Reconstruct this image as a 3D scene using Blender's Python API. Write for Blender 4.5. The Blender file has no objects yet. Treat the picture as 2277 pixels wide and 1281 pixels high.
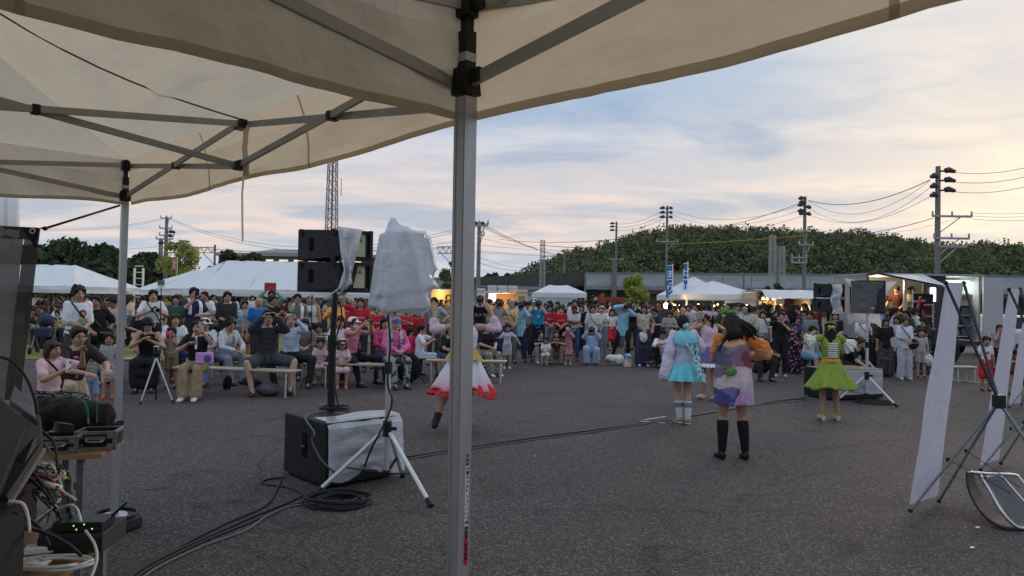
import bpy, math, random
import numpy as np
from mathutils import Vector, Matrix, noise
random.seed(7); RNG = np.random.default_rng(7)
sc = bpy.context.scene
COL = sc.collection
R = math.radians
# ---------------------------------------------------------------- camera
F, CAMH = 1580.0, 1.60
PITCH, ROLL = R(1.07), R(0.9)
cam = bpy.data.cameras.new('camera'); cam.sensor_width = 36; cam.lens = 36*F/2277
cam.clip_start = 0.05; cam.clip_end = 3000
camo = bpy.data.objects.new('camera', cam); COL.objects.link(camo)
CM = Matrix.Translation((0, 0, CAMH)) @ Matrix.Rotation(R(90)+PITCH, 4, 'X') @ Matrix.Rotation(ROLL, 4, 'Z')
camo.matrix_world = CM
sc.camera = camo
def ray(px, py): return CM.to_3x3() @ Vector(((px-1138.5)/F, -(py-640.5)/F, -1))
def pt(px, py, Y):
    r = ray(px, py); return Vector((0, 0, CAMH)) + r*(Y/r.y)
def gnd(px, py, z=0.0):
    r = ray(px, py); return Vector((0, 0, CAMH)) + r*((z-CAMH)/r.z)
def yH(px): return 670+(px-1138)*0.0157
def atz(px, z, Y):
    """point at depth Y and height z that lies in picture column px"""
    return Vector(((px-1138.5)/F*Y*1.0, Y, z))
# ---------------------------------------------------------------- world, sun, exposure
w = bpy.data.worlds.new('World'); sc.world = w; w.use_nodes = True
nt = w.node_tree; nt.nodes.clear()
def N(nt, t, **k):
    n = nt.nodes.new(t)
    for a, b in k.items():
        if a.startswith('i_'): n.inputs[a[2:].replace('_', ' ')].default_value = b
        else: setattr(n, a, b)
    return n
def LK(nt, a, b): nt.links.new(a, b)
def math_(nt, op, a, b=None, clamp=False):
    n = nt.nodes.new('ShaderNodeMath'); n.operation = op; n.use_clamp = clamp
    for i, v in enumerate((a, b)):
        if v is None: continue
        if isinstance(v, (int, float)): n.inputs[i].default_value = v
        else: nt.links.new(v, n.inputs[i])
    return n.outputs[0]
def ramp(nt, fac, stops, interp='LINEAR'):
    n = nt.nodes.new('ShaderNodeValToRGB'); n.color_ramp.interpolation = interp
    els = n.color_ramp.elements
    while len(els) < len(stops): els.new(0.5)
    for e, (p, c) in zip(els, stops):
        e.position = p; e.color = (c[0], c[1], c[2], 1) if hasattr(c, '__len__') else (c, c, c, 1)
    if fac is not None: nt.links.new(fac, n.inputs[0])
    return n.outputs[0]
def mix(nt, fac, a, b, blend='MIX'):
    n = nt.nodes.new('ShaderNodeMix'); n.data_type = 'RGBA'; n.blend_type = blend
    for i, v in ((0, fac), (6, a), (7, b)):
        if isinstance(v, (int, float)): n.inputs[i].default_value = v
        elif isinstance(v, tuple): n.inputs[i].default_value = (*v, 1)
        else: nt.links.new(v, n.inputs[i])
    return n.outputs[2]
def s2l(r, g, b): return tuple((c/255/12.92 if c/255 <= .04045 else ((c/255+.055)/1.055)**2.4) for c in (r, g, b))
SUN_AZ, SUN_EL = 38.0, 7.0      # degrees from +Y towards +X, degrees up
sky = N(nt, 'ShaderNodeTexSky', sky_type='NISHITA', sun_disc=False, sun_elevation=R(SUN_EL), sun_rotation=R(SUN_AZ), dust_density=2.0)
tc = N(nt, 'ShaderNodeTexCoord')
sep = N(nt, 'ShaderNodeSeparateXYZ'); LK(nt, tc.outputs['Generated'], sep.inputs[0])
el = math_(nt, 'MAXIMUM', sep.outputs[2], 0.0)
base = ramp(nt, el, [(0, s2l(176,192,208)), (.05, s2l(186,194,208)), (.11, s2l(202,196,196)), (.18, s2l(188,190,198)), (.28, s2l(158,178,202)), (.5, s2l(170,190,216)), (1, s2l(222,230,244))])
# warm glow towards the sunset
sd = (math.sin(R(SUN_AZ))*math.cos(R(11)), math.cos(R(SUN_AZ))*math.cos(R(11)), math.sin(R(11)))
vd = N(nt, 'ShaderNodeVectorMath', operation='DOT_PRODUCT'); LK(nt, tc.outputs['Generated'], vd.inputs[0]); vd.inputs[1].default_value = sd
glow = math_(nt, 'POWER', math_(nt, 'MAXIMUM', vd.outputs['Value'], 0.0), 20.0)
base = mix(nt, math_(nt, 'MULTIPLY', glow, .6, True), base, s2l(226, 214, 200))
# clouds projected on a high plane
den = math_(nt, 'ADD', el, .07)
cx = math_(nt, 'DIVIDE', sep.outputs[0], den); cy = math_(nt, 'DIVIDE', sep.outputs[1], den)
cmb = N(nt, 'ShaderNodeCombineXYZ'); LK(nt, cx, cmb.inputs[0]); LK(nt, cy, cmb.inputs[1])
mp = N(nt, 'ShaderNodeMapping'); LK(nt, cmb.outputs[0], mp.inputs[0]); mp.inputs['Rotation'].default_value = (0, 0, R(-32)); mp.inputs['Scale'].default_value = (.46, .66, 1); mp.inputs['Location'].default_value = (3.9, 1.9, 0)
n1 = N(nt, 'ShaderNodeTexNoise', i_Scale=1.3, i_Detail=9.0, i_Roughness=.56, i_Distortion=.5); LK(nt, mp.outputs[0], n1.inputs['Vector'])
n2 = N(nt, 'ShaderNodeTexNoise', i_Scale=1.9, i_Detail=8.0, i_Roughness=.56, i_Distortion=.6); LK(nt, mp.outputs[0], n2.inputs['Vector'])
dark = ramp(nt, n1.outputs[0], [(.50, 0), (.62, 1)])
lite = ramp(nt, n2.outputs[0], [(.44, 0), (.60, 1)])
warm = ramp(nt, el, [(0, s2l(226,200,188)), (.12, s2l(240,212,196)), (.22, s2l(206,206,212)), (.4, s2l(196,206,218)), (1, s2l(232,238,246))])
warm = mix(nt, math_(nt, 'MULTIPLY', glow, .8, True), warm, s2l(240, 224, 202))
base = mix(nt, math_(nt, 'MULTIPLY', lite, .62), base, warm)
darkc = ramp(nt, el, [(0, s2l(160,178,198)), (.15, s2l(158,170,188)), (.3, s2l(132,160,192)), (.6, s2l(160,180,206)), (1, s2l(196,208,228))])
base = mix(nt, math_(nt, 'MULTIPLY', dark, .72), base, darkc)
bg1 = N(nt, 'ShaderNodeBackground', i_Strength=.90); LK(nt, base, bg1.inputs[0])
bg2 = N(nt, 'ShaderNodeBackground', i_Strength=.06); LK(nt, sky.outputs[0], bg2.inputs[0])
ms = N(nt, 'ShaderNodeMixShader'); ms.inputs[0].default_value = .06
LK(nt, bg1.outputs[0], ms.inputs[1]); LK(nt, bg2.outputs[0], ms.inputs[2])
wo = N(nt, 'ShaderNodeOutputWorld'); LK(nt, ms.outputs[0], wo.inputs[0])
sl = bpy.data.lights.new('sun', 'SUN'); sl.energy = .8; sl.angle = R(25); sl.color = (1, .80, .62)
so = bpy.data.objects.new('sun', sl); COL.objects.link(so)
sunv = Vector((math.sin(R(SUN_AZ))*math.cos(R(12)), math.cos(R(SUN_AZ))*math.cos(R(12)), math.sin(R(12))))
so.rotation_euler = sunv.to_track_quat('Z', 'Y').to_euler(); so.location = sunv*50
sc.view_settings.view_transform = 'Standard'; sc.view_settings.look = 'None'
sc.view_settings.exposure = .46; sc.view_settings.gamma = 1; sc.view_settings.use_curve_mapping = False
# ---------------------------------------------------------------- materials
MC = {}
def mat(name, c, rough=.7, metal=0, nz=0, nscale=20, bump=0, bscale=80, spec=.22, alpha=1, trans=0, emit=None, estr=1, sheen=0, coat=0, transl=None, tmix=.4, stretch=None):
    if name in MC: return MC[name]
    m = bpy.data.materials.new(name); m.use_nodes = True; t = m.node_tree
    b = t.nodes['Principled BSDF']
    b.inputs['Base Color'].default_value = (*c, 1); b.inputs['Roughness'].default_value = rough; b.inputs['Metallic'].default_value = metal
    b.inputs['Specular IOR Level'].default_value = spec; b.inputs['Alpha'].default_value = alpha
    b.inputs['Transmission Weight'].default_value = trans; b.inputs['Coat Weight'].default_value = coat
    if sheen: b.inputs['Sheen Weight'].default_value = sheen
    if emit: b.inputs['Emission Color'].default_value = (*emit, 1); b.inputs['Emission Strength'].default_value = estr
    if nz or bump:
        g = N(t, 'ShaderNodeTexCoord'); src = g.outputs['Object']
        if stretch:
            mp = N(t, 'ShaderNodeMapping'); mp.inputs['Scale'].default_value = stretch; LK(t, src, mp.inputs[0]); src = mp.outputs[0]
    if nz:
        n = N(t, 'ShaderNodeTexNoise', i_Scale=nscale, i_Detail=6.0, i_Roughness=.65); LK(t, src, n.inputs['Vector'])
        col = ramp(t, n.outputs[0], [(.3, tuple(x*(1-nz) for x in c)), (.7, tuple(min(1, x*(1+nz)) for x in c))])
        LK(t, col, b.inputs['Base Color'])
    if bump:
        n = N(t, 'ShaderNodeTexNoise', i_Scale=bscale, i_Detail=4.0); LK(t, src, n.inputs['Vector'])
        bp = N(t, 'ShaderNodeBump', i_Strength=bump, i_Distance=.02); LK(t, n.outputs[0], bp.inputs['Height']); LK(t, bp.outputs[0], b.inputs['Normal'])
    if transl:
        tr = N(t, 'ShaderNodeBsdfTranslucent'); tr.inputs[0].default_value = (*transl, 1)
        mx = N(t, 'ShaderNodeMixShader'); mx.inputs[0].default_value = tmix
        out = t.nodes['Material Output']; LK(t, b.outputs[0], mx.inputs[1]); LK(t, tr.outputs[0], mx.inputs[2]); LK(t, mx.outputs[0], out.inputs[0])
        if bump: LK(t, bp.outputs[0], tr.inputs['Normal'])
    MC[name] = m; return m
def cloth(c, pat=None):
    c = tuple(round(x, 3) for x in c); k = ('cloth', c, pat)
    if k in MC: return MC[k]
    m = mat('cloth_%d' % len(MC), tuple(min(.72, q*1.18) for q in c), .85, nz=.16, nscale=9, bump=.25, bscale=26, spec=.2, sheen=.0)
    if pat:
        t = m.node_tree; b = t.nodes['Principled BSDF']
        g = N(t, 'ShaderNodeTexCoord')
        kind, c2 = pat[0], pat[1]
        if kind == 'stripe':
            x = N(t, 'ShaderNodeTexWave', bands_direction='Z', i_Scale=pat[2] if len(pat) > 2 else 9.0, i_Distortion=.6); LK(t, g.outputs['Object'], x.inputs[0])
            f = ramp(t, x.outputs[1], [(.48, 0), (.52, 1)])
        elif kind == 'floral':
            x = N(t, 'ShaderNodeTexVoronoi', i_Scale=pat[2] if len(pat) > 2 else 14.0); LK(t, g.outputs['Object'], x.inputs[0])
            f = ramp(t, x.outputs[0], [(.33, 1), (.40, 0)])
        elif kind == 'dots':
            x = N(t, 'ShaderNodeTexVoronoi', i_Scale=pat[2] if len(pat) > 2 else 22.0, i_Randomness=.3); LK(t, g.outputs['Object'], x.inputs[0])
            f = ramp(t, x.outputs[0], [(.28, 1), (.33, 0)])
        else:
            x = N(t, 'ShaderNodeTexNoise', i_Scale=pat[2] if len(pat) > 2 else 22.0, i_Detail=2.0); LK(t, g.outputs['Object'], x.inputs[0])
            f = ramp(t, x.outputs[0], [(.49, 0), (.53, 1)])
        if kind == 'floral':
            c3 = mix(t, N(t, 'ShaderNodeTexNoise', i_Scale=6.0).outputs[0], c2, tuple(min(1, q*.6+.25) for q in c2))
            LK(t, mix(t, f, c, c3), b.inputs['Base Color'])
        else: LK(t, mix(t, f, c, c2), b.inputs['Base Color'])
    MC[k] = m; return m
def emis(name, c, s):
    return mat(name, (.1, .1, .1), emit=c, estr=s)
# ---------------------------------------------------------------- mesh builder
class G:
    def __init__(s): s.v = []; s.f = []; s.m = []; s.mi = 0
    def add(s, vs, fs):
        o = len(s.v); s.v += [tuple(v) for v in vs]; s.f += [tuple(i+o for i in f) for f in fs]; s.m += [s.mi]*len(fs); return s
    def box(s, c, d, rot=None, taper=1):
        x, y, z = d[0]/2, d[1]/2, d[2]/2
        vs = [Vector((a*x*(taper if e > 0 else 1), b*y*(taper if e > 0 else 1), e*z)) for e in (-1, 1) for a, b in ((-1, -1), (1, -1), (1, 1), (-1, 1))]
        if rot is not None: vs = [rot @ v for v in vs]
        c = Vector(c)
        return s.add([v+c for v in vs], [(3, 2, 1, 0), (4, 5, 6, 7), (0, 1, 5, 4), (1, 2, 6, 5), (2, 3, 7, 6), (3, 0, 4, 7)])
    def bar(s, a, b, wd, th=None, up=(0, 0, 1)):
        a, b = Vector(a), Vector(b); d = (b-a); L = d.length; d.normalize(); th = th or wd
        u = Vector(up); 
        if abs(d.dot(u)) > .98: u = Vector((1, 0, 0))
        x = d.cross(u).normalized(); y = x.cross(d).normalized()
        M = Matrix((x, d, y)).transposed()
        return s.box((a+b)/2, (wd, L, th), M)
    def tube(s, pts, r, n=8, caps=True, flat=1.0):
        pts = [Vector(p) for p in pts]
        if not hasattr(r, '__len__'): r = [r]*len(pts)
        prev = None; rings = []
        for i, p in enumerate(pts):
            d = (pts[min(i+1, len(pts)-1)]-pts[max(i-1, 0)])
            d = d.normalized() if d.length > 1e-9 else Vector((0, 0, 1))
            if prev is None:
                u = Vector((0, 0, 1)) if abs(d.z) < .9 else Vector((0, 1, 0))
                x = d.cross(u).normalized()
            else:
                x = prev - d*prev.dot(d); x = x.normalized() if x.length > 1e-6 else d.orthogonal().normalized()
            y = d.cross(x); prev = x
            rings.append([p + x*math.cos(2*math.pi*k/n)*r[i] + y*math.sin(2*math.pi*k/n)*r[i]*flat for k in range(n)])
        return s.rings(rings, caps)
    def rings(s, rings, caps=True, closed=True):
        n = len(rings[0]); vs = [v for q in rings for v in q]; fs = []
        for i in range(len(rings)-1):
            for k in range(n if closed else n-1):
                k2 = (k+1) % n; fs.append((i*n+k, i*n+k2, (i+1)*n+k2, (i+1)*n+k))
        if caps: fs.append(tuple(range(n-1, -1, -1))); fs.append(tuple((len(rings)-1)*n+k for k in range(n)))
        return s.add(vs, fs)
    def cap(s, a, ra, b, rb, n=10):
        """closed tapered capsule"""
        a, b = Vector(a), Vector(b); d = b-a; L = d.length; d = d.normalized() if L > 1e-6 else Vector((0, 0, 1))
        P, Q = [], []
        for t in (-1, -.8, -.4): P.append(a+d*ra*t); Q.append(ra*math.sqrt(max(1e-4, 1-t*t)))
        P.append(a); Q.append(ra); P.append((a+b)/2); Q.append((ra+rb)/2); P.append(b); Q.append(rb)
        for t in (.4, .8, 1): P.append(b+d*rb*t); Q.append(rb*math.sqrt(max(1e-4, 1-t*t)))
        return s.tube(P, Q, n)
    def ell(s, c, r, M=None, n=12, m=8):
        c = Vector(c); rings = []
        for i in range(m+1):
            ph = math.pi*(.02+.96*i/m)
            q = [Vector((r[0]*math.sin(ph)*math.cos(2*math.pi*k/n), r[1]*math.sin(ph)*math.sin(2*math.pi*k/n), -r[2]*math.cos(ph))) for k in range(n)]
            rings.append([c+((M @ v) if M is not None else v) for v in q])
        return s.rings(rings)
    def mesh(s, name, smooth=False):
        me = bpy.data.meshes.new(name); me.from_pydata(s.v, [], s.f)
        if s.m and max(s.m): me.polygons.foreach_set('material_index', s.m)
        if smooth: me.polygons.foreach_set('use_smooth', [True]*len(me.polygons))
        me.update(); return me
def obj(name, data, m=None, parent=None, loc=(0, 0, 0), rz=0, label=None, cat=None, group=None, kind=None, smooth=False, bevel=0):
    if isinstance(data, G): data = data.mesh(name, smooth)
    o = bpy.data.objects.new(name, data); COL.objects.link(o)
    if m is not None and data is not None:
        for q in (m if isinstance(m, (list, tuple)) else [m]):
            if len(data.materials) < (len(m) if isinstance(m, (list, tuple)) else 1): data.materials.append(q)
    if parent is not None: o.parent = parent
    o.location = loc; o.rotation_euler = (0, 0, rz)
    if label: o['label'] = label
    if cat: o['category'] = cat
    if group: o['group'] = group
    if kind: o['kind'] = kind
    if bevel:
        b = o.modifiers.new('bevel', 'BEVEL'); b.width = bevel; b.segments = 2; b.limit_method = 'ANGLE'
    return o
def thing(name, loc, rz=0, label=None, cat=None, group=None):
    return obj(name, None, None, None, loc, rz, label, cat, group)
def copytree(o, loc=None, rz=None, label=None):
    r = o.copy(); COL.objects.link(r)
    if loc is not None: r.location = loc
    if rz is not None: r.rotation_euler = (0, 0, rz)
    if label: r['label'] = label
    for ch in list(o.children):
        c = ch.copy(); COL.objects.link(c); c.parent = r
        for g in list(ch.children):
            d = g.copy(); COL.objects.link(d); d.parent = c
    return r
WS = bpy.data.scenes.new('work')   # scratch scene for modifier evaluation, removed at the end
def text(body, h, m, parent=None, M=None, name='lettering', vertical=False, ext=.0006):
    """flat lettering as mesh; local x right, y up, faces +z; M places it"""
    c = bpy.data.curves.new('t', 'FONT'); c.body = '\n'.join(body) if vertical else body; c.size = h; c.align_x = 'CENTER'; c.align_y = 'CENTER'; c.extrude = ext; c.space_line = .85; c.resolution_u = 2
    o = bpy.data.objects.new('t', c); WS.collection.objects.link(o)
    vl = WS.view_layers[0]; vl.update(); dg = vl.depsgraph; me = bpy.data.meshes.new_from_object(o.evaluated_get(dg))
    bpy.data.objects.remove(o); bpy.data.curves.remove(c)
    if M is not None: me.transform(M)
    me.materials.clear(); return obj(name, me, m, parent)
def face_M(c, right, up):
    """matrix: local x->right, y->up, z->normal"""
    x = Vector(right).normalized(); y = Vector(up).normalized(); z = x.cross(y).normalized()
    M = Matrix((x, y, z)).transposed().to_4x4(); M.translation = Vector(c); return M
def remesh(g, voxel, smooth=3, wr=0, wsc=9, seed=0):
    me = g.mesh('tmp'); o = bpy.data.objects.new('tmp', me); WS.collection.objects.link(o)
    a = o.modifiers.new('r', 'REMESH'); a.mode = 'VOXEL'; a.voxel_size = voxel; a.use_smooth_shade = True
    if smooth: b = o.modifiers.new('s', 'SMOOTH'); b.factor = .5; b.iterations = smooth
    vl = WS.view_layers[0]; vl.update(); dg = vl.depsgraph; out = bpy.data.meshes.new_from_object(o.evaluated_get(dg))
    bpy.data.objects.remove(o); bpy.data.meshes.remove(me)
    if wr:
        nrm = [v.normal.copy() for v in out.vertices]
        for v, n in zip(out.vertices, nrm):
            p = v.co*wsc + Vector((seed*3.1, seed, 0)); q = noise.noise(Vector((p.x, p.y, p.z*.55)))+.5*noise.noise(p*2.1)
            v.co += n*q*wr
    out.polygons.foreach_set('use_smooth', [True]*len(out.polygons))
    return out
# ================================================================ SETTING
asph = bpy.data.materials.new('asphalt'); asph.use_nodes = True; t = asph.node_tree; b = t.nodes['Principled BSDF']
g = N(t, 'ShaderNodeTexCoord'); O_ = g.outputs['Object']
v1 = N(t, 'ShaderNodeTexVoronoi', i_Scale=85.0); LK(t, O_, v1.inputs[0])
nA = N(t, 'ShaderNodeTexNoise', i_Scale=48.0, i_Detail=6.0, i_Roughness=.75); LK(t, O_, nA.inputs['Vector'])
nB = N(t, 'ShaderNodeTexNoise', i_Scale=.35, i_Detail=7.0, i_Roughness=.6); LK(t, O_, nB.inputs['Vector'])
vc = N(t, 'ShaderNodeSeparateColor'); LK(t, v1.outputs['Color'], vc.inputs[0])
c1 = ramp(t, vc.outputs[0], [(0, (.018, .015, .015)), (.5, (.062, .050, .047)), (.8, (.115, .092, .085)), (1, (.30, .255, .235))])
c2 = ramp(t, nA.outputs[0], [(.32, (.018, .015, .015)), (.55, (.072, .060, .058)), (.72, (.21, .175, .165))])
c = mix(t, .5, c1, c2)
c = mix(t, 1.0, c, ramp(t, nB.outputs[0], [(.3, .74), (.5, 1.0), (.7, 1.16)]), 'MULTIPLY')
nC = N(t, 'ShaderNodeTexNoise', i_Scale=1.7, i_Detail=3.0, i_Distortion=1.2); LK(t, O_, nC.inputs['Vector']); c = mix(t, 1.0, c, ramp(t, nC.outputs[0], [(.28, .62), (.36, 1.0), (.70, 1.0), (.78, 1.14)]), 'MULTIPLY')
LK(t, c, b.inputs['Base Color']); b.inputs['Roughness'].default_value = .85; b.inputs['Specular IOR Level'].default_value = .2
vk = N(t, 'ShaderNodeTexVoronoi', i_Scale=.30, feature='DISTANCE_TO_EDGE'); vm = N(t, 'ShaderNodeVectorMath', operation='MULTIPLY_ADD'); LK(t, nC.outputs['Color'], vm.inputs[0]); vm.inputs[1].default_value = (.5, .5, 0); LK(t, O_, vm.inputs[2]); LK(t, vm.outputs[0], vk.inputs['Vector'])
LK(t, mix(t, 1.0, c, ramp(t, vk.outputs[0], [(0, .62), (.006, 1.0)]), 'MULTIPLY'), b.inputs['Base Color'])
bp = N(t, 'ShaderNodeBump', i_Strength=.9, i_Distance=.006); LK(t, mix(t, .5, v1.outputs[0], nA.outputs[0]), bp.inputs['Height']); LK(t, bp.outputs[0], b.inputs['Normal'])
g = G(); g.add([(-900, -60, 0), (900, -60, 0), (900, 1500, 0), (-900, 1500, 0)], [(0, 1, 2, 3)])
obj('asphalt_ground', g, asph, kind='structure')
grassm = mat('grass_soil', (.21, .19, .07), .95, nz=.45, nscale=1.1, bump=.6, bscale=30)
g = G(); LAWN = [(-60, 16.6), (-7.2, 17.4), (-4.6, 30), (-1.2, 62), (-20, 95), (-90, 95)]
g.add([(x, y, .012) for x, y in LAWN], [tuple(range(len(LAWN)))])
obj('lawn', g, grassm, kind='structure')
g = G(); g.add([(x, y, .012) for x, y in [(17, 46), (60, 46), (60, 100), (17, 100)]], [(0, 1, 2, 3)]); obj('verge', g, mat('verge_green', (.07, .11, .03), .95, nz=.4, nscale=2), kind='structure')
g = G()
for i in range(16000):
    x = random.uniform(-17, -5.4); y = 17.2+random.random()**1.6*16
    if x > -7.2+(y-17.4)*.2: continue
    a = random.random()*6.28; h = random.uniform(.02, .055); q = .012
    g.add([(x-q*math.cos(a), y-q*math.sin(a), .01), (x+q*math.cos(a), y+q*math.sin(a), .01), (x+random.uniform(-.02, .02), y+random.uniform(-.02, .02), h+.012)], [(0, 1, 2)])
obj('grass', g, mat('grass_blade', (.24, .23, .08), .9, nz=.4, nscale=3), kind='stuff', label='short dry green grass of the lawn behind the benches')
# painted lines on the asphalt
paint = mat('road_paint', (.62, .62, .60), .8, nz=.25, nscale=30); yel = mat('yellow_paint', (.55, .40, .16), .8, nz=.25, nscale=30)
def stripe(name, a, b_, wd, m, label):
    a, b_ = Vector(a), Vector(b_); d = (b_-a).normalized(); n = Vector((-d.y, d.x, 0))*wd/2
    g = G(); z = Vector((0, 0, .005)); g.add([a-n+z, b_-n+z, b_+n+z, a+n+z], [(0, 1, 2, 3)]); obj(name, g, m, kind='structure')
for a, b_ in (((1424, 937), (1478, 941)), ((1433, 934), (1480, 927))): stripe('painted_mark', gnd(*a), gnd(*b_), .035, paint, '')
stripe('parking_line', gnd(2040, 838), gnd(2260, 858), .11, yel, '')
# ---- foliage helpers
def leafmat(name, c, v=.35):
    if name in MC: return MC[name]
    m = bpy.data.materials.new(name); m.use_nodes = True; t = m.node_tree; b = t.nodes['Principled BSDF']
    ge = N(t, 'ShaderNodeNewGeometry'); tc = N(t, 'ShaderNodeTexCoord'); n = N(t, 'ShaderNodeTexNoise', i_Scale=.24, i_Detail=4.0, i_Roughness=.6); LK(t, tc.outputs['Object'], n.inputs['Vector'])
    f = math_(t, 'ADD', math_(t, 'MULTIPLY', ge.outputs['Random Per Island'], .35), math_(t, 'SUBTRACT', math_(t, 'MULTIPLY', n.outputs[0], 1.7), .5))
    LK(t, ramp(t, f, [(.12, tuple(x*(1-v) for x in c)), (.85, tuple(x*(1+1.6*v) for x in c))]), b.inputs['Base Color'])
    b.inputs['Roughness'].default_value = .75; b.inputs['Specular IOR Level'].default_value = .25
    tr = N(t, 'ShaderNodeBsdfTranslucent'); tr.inputs[0].default_value = (*[min(1, x*1.3) for x in c], 1)
    mx = N(t, 'ShaderNodeMixShader'); mx.inputs[0].default_value = .22; LK(t, b.outputs[0], mx.inputs[1]); LK(t, tr.outputs[0], mx.inputs[2]); LK(t, mx.outputs[0], t.nodes['Material Output'].inputs[0])
    MC[name] = m; return m
def leaves(blobs, per, size, rng=RNG):
    """leaf quads on the outside of many ellipsoids; blobs: (centre, radii)"""
    V = []
    for (c, r) in blobs:
        n = max(4, int(per)); d = rng.normal(size=(n, 3)); d /= np.linalg.norm(d, axis=1)[:, None]
        p = np.array(c) + d*np.array(r)*(.55+.5*rng.random((n, 1)))
        a = rng.normal(size=(n, 3)); a /= np.linalg.norm(a, axis=1)[:, None]; a = a*.8+d*.0
        bb = np.cross(a, d+rng.normal(size=(n, 3))*.5); bb /= (np.linalg.norm(bb, axis=1)[:, None]+1e-6)
        s = size*(.6+.8*rng.random((n, 1)))
        q = np.stack([p-a*s*.5-bb*s*.3, p+a*s*.5-bb*s*.35, p+a*s*.55+bb*s*.3, p-a*s*.45+bb*s*.35], 1)
        V.append(q.reshape(-1, 3))
    V = np.concatenate(V); n = len(V)//4
    me = bpy.data.meshes.new('leaves'); me.vertices.add(len(V)); me.vertices.foreach_set('co', V.ravel())
    me.loops.add(n*4); me.loops.foreach_set('vertex_index', np.arange(n*4)); me.polygons.add(n)
    me.polygons.foreach_set('loop_start', np.arange(0, n*4, 4)); me.polygons.foreach_set('loop_total', np.full(n, 4)); me.update(calc_edges=True); return me
bark = mat('bark', (.09, .07, .05), .95, nz=.35, nscale=6)
def tree(name, base, h, rx, label, m, lobes=16, per=200, size=.28, group=None, trunk=.25, seed=1, low=.15, cat='tree', conical=False):
    rr = random.Random(seed); root = thing(name, base, 0, label, cat, group)
    g = G(); top = Vector((rr.uniform(-.1, .1)*rx, 0, h*.75)); g.tube([(0, 0, 0), (rr.uniform(-.1, .1), 0, h*.3), top*.75, top], [trunk*.5, trunk*.42, trunk*.25, trunk*.08], 8)
    bl = []
    for i in range(lobes):
        a = rr.random()*6.28; z = h*(low+(1-low)*(i+.5)/lobes)*.93; e = (z/h-low)/(1-low); 
        wdt = (1-e*.85) if conical else math.sqrt(max(.05, 1-(2*e-.75)**2*.75))
        q = rr.random()**.5*rx*.68*wdt; s = rx*rr.uniform(.30, .48)*(.6+.5*wdt); c = (q*math.cos(a), q*math.sin(a), z)
        bl.append((c, (s, s, s*.72)))
        if i % 2 == 0: g.tube([(0, 0, max(h*.18, z*.55)), (c[0]*.5, c[1]*.5, z*.8), c], [trunk*.2, trunk*.12, .02], 5)
    obj('trunk', g, bark, root); obj('crown', leaves(bl, per, size, np.random.default_rng(seed)), m, root)
    return root
# ---- wooded hill
HP = [(1100, 640), (1150, 618), (1200, 592), (1280, 562), (1350, 549), (1420, 525), (1500, 512), (1600, 514), (1700, 518), (1800, 522), (1900, 525), (2000, 539), (2100, 549), (2277, 553), (2500, 566), (2800, 590)]
def prof(px): return float(np.interp(px, [a for a, _ in HP], [b for _, b in HP]))
YB, YR = 165.0, 250.0
HP = [(a_, b_+3) for a_, b_ in HP]
def hillz(px, f):
    zt = 1.6+(yH(px)-prof(px))/1580*YR-4.0
    return -1+max(0, zt+1)*math.sin(min(1, f)*math.pi/2)**.8
g = G(); NX, NF = 60, 12; rows = []
for j in range(NF+4):
    f = j/NF; Y = YB+(YR-YB)*f
    rows.append([(((1060+i*(1800/NX))-1138.5)/F*Y, Y, hillz(1060+i*1800/NX, f) if f <= 1 else hillz(1060+i*1800/NX, 1)*(1-(f-1)*2)) for i in range(NX+1)])
for r_ in range(len(rows)-1):
    g.rings([rows[r_], rows[r_+1]], False, False)
obj('hill', g, mat('hill_soil', (.03, .035, .018), 1, nz=.3, nscale=.3), kind='structure', smooth=True)
bl = []
for i in range(3300):
    f = random.random()**.8; px = random.uniform(1120, 2560); Y = YB+(YR-YB)*f
    s = random.uniform(1.1, 2.7); z = hillz(px, f)-.9+random.choice((0, 0, 0, 1.3)); 
    if z < .5: continue
    bl.append((((px-1138.5)/F*Y, Y, z+s*.7+random.uniform(0, 1.6)), (s, s, s*random.uniform(.9, 1.7))))
obj('forest', leaves(bl, 120, .68), leafmat('bamboo_leaves', (.092, .105, .050), .6), kind='stuff', label='dense bamboo and broadleaf forest covering the hill behind the railway')
dk = leafmat('evergreen_leaves', (.038, .056, .027), .5)
# ---- dark evergreen trees beyond the lawn
TL = [(128, 545, 66, 5.2, 'broad dark evergreen with a domed crown behind the sagging white tent'), (60, 566, 60, 4.6, 'dark evergreen half hidden behind the grey mesh screen'),
      (185, 590, 58, 3.6, 'low dark bush-like evergreen in the middle of the tree belt'), (222, 550, 64, 3.8, 'ragged dark evergreen with branches open to the sky beside the canopy leg'),
      (262, 574, 62, 3.4, 'dark evergreen directly behind the canopy leg'), (318, 566, 74, 3.4, 'round dark evergreen between the canopy leg and the yellow-green tree'),
      (350, 563, 76, 3.2, 'dark evergreen behind the power pole near the marquee')]
for i, (px, ty, d, rx, lb) in enumerate(TL):
    z = 1.6+(yH(px)-ty)/F*d
    tree('evergreen_tree', ((px-1138)/F*d, d, 0), z, rx, lb, dk, 22, 330, .42, 'evergreen trees beyond the lawn', .4, i+3, .02)
for i, (px, ty, d, rx, lb) in enumerate([(510, 556, 95, 3.2, 'small dark tree showing above the marquee ridge, nearer the hanging strap'), (553, 560, 100, 3.6, 'small dark tree showing above the marquee ridge beside the station roof'),
        (1098, 605, 150, 3.0, 'tiny dark tree above the viaduct just past the canopy leg'), (1132, 607, 150, 3.4, 'tiny dark round tree above the viaduct near the hill foot')]):
    z = 1.6+(yH(px)-ty)/F*d; tree('distant_tree', ((px-1138)/F*d, d, 0), z, rx, lb, dk, 14, 220, .5, 'distant trees', .4, i+30, .1)
lg = leafmat('young_leaves', (.26, .29, .06), .35)
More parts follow.
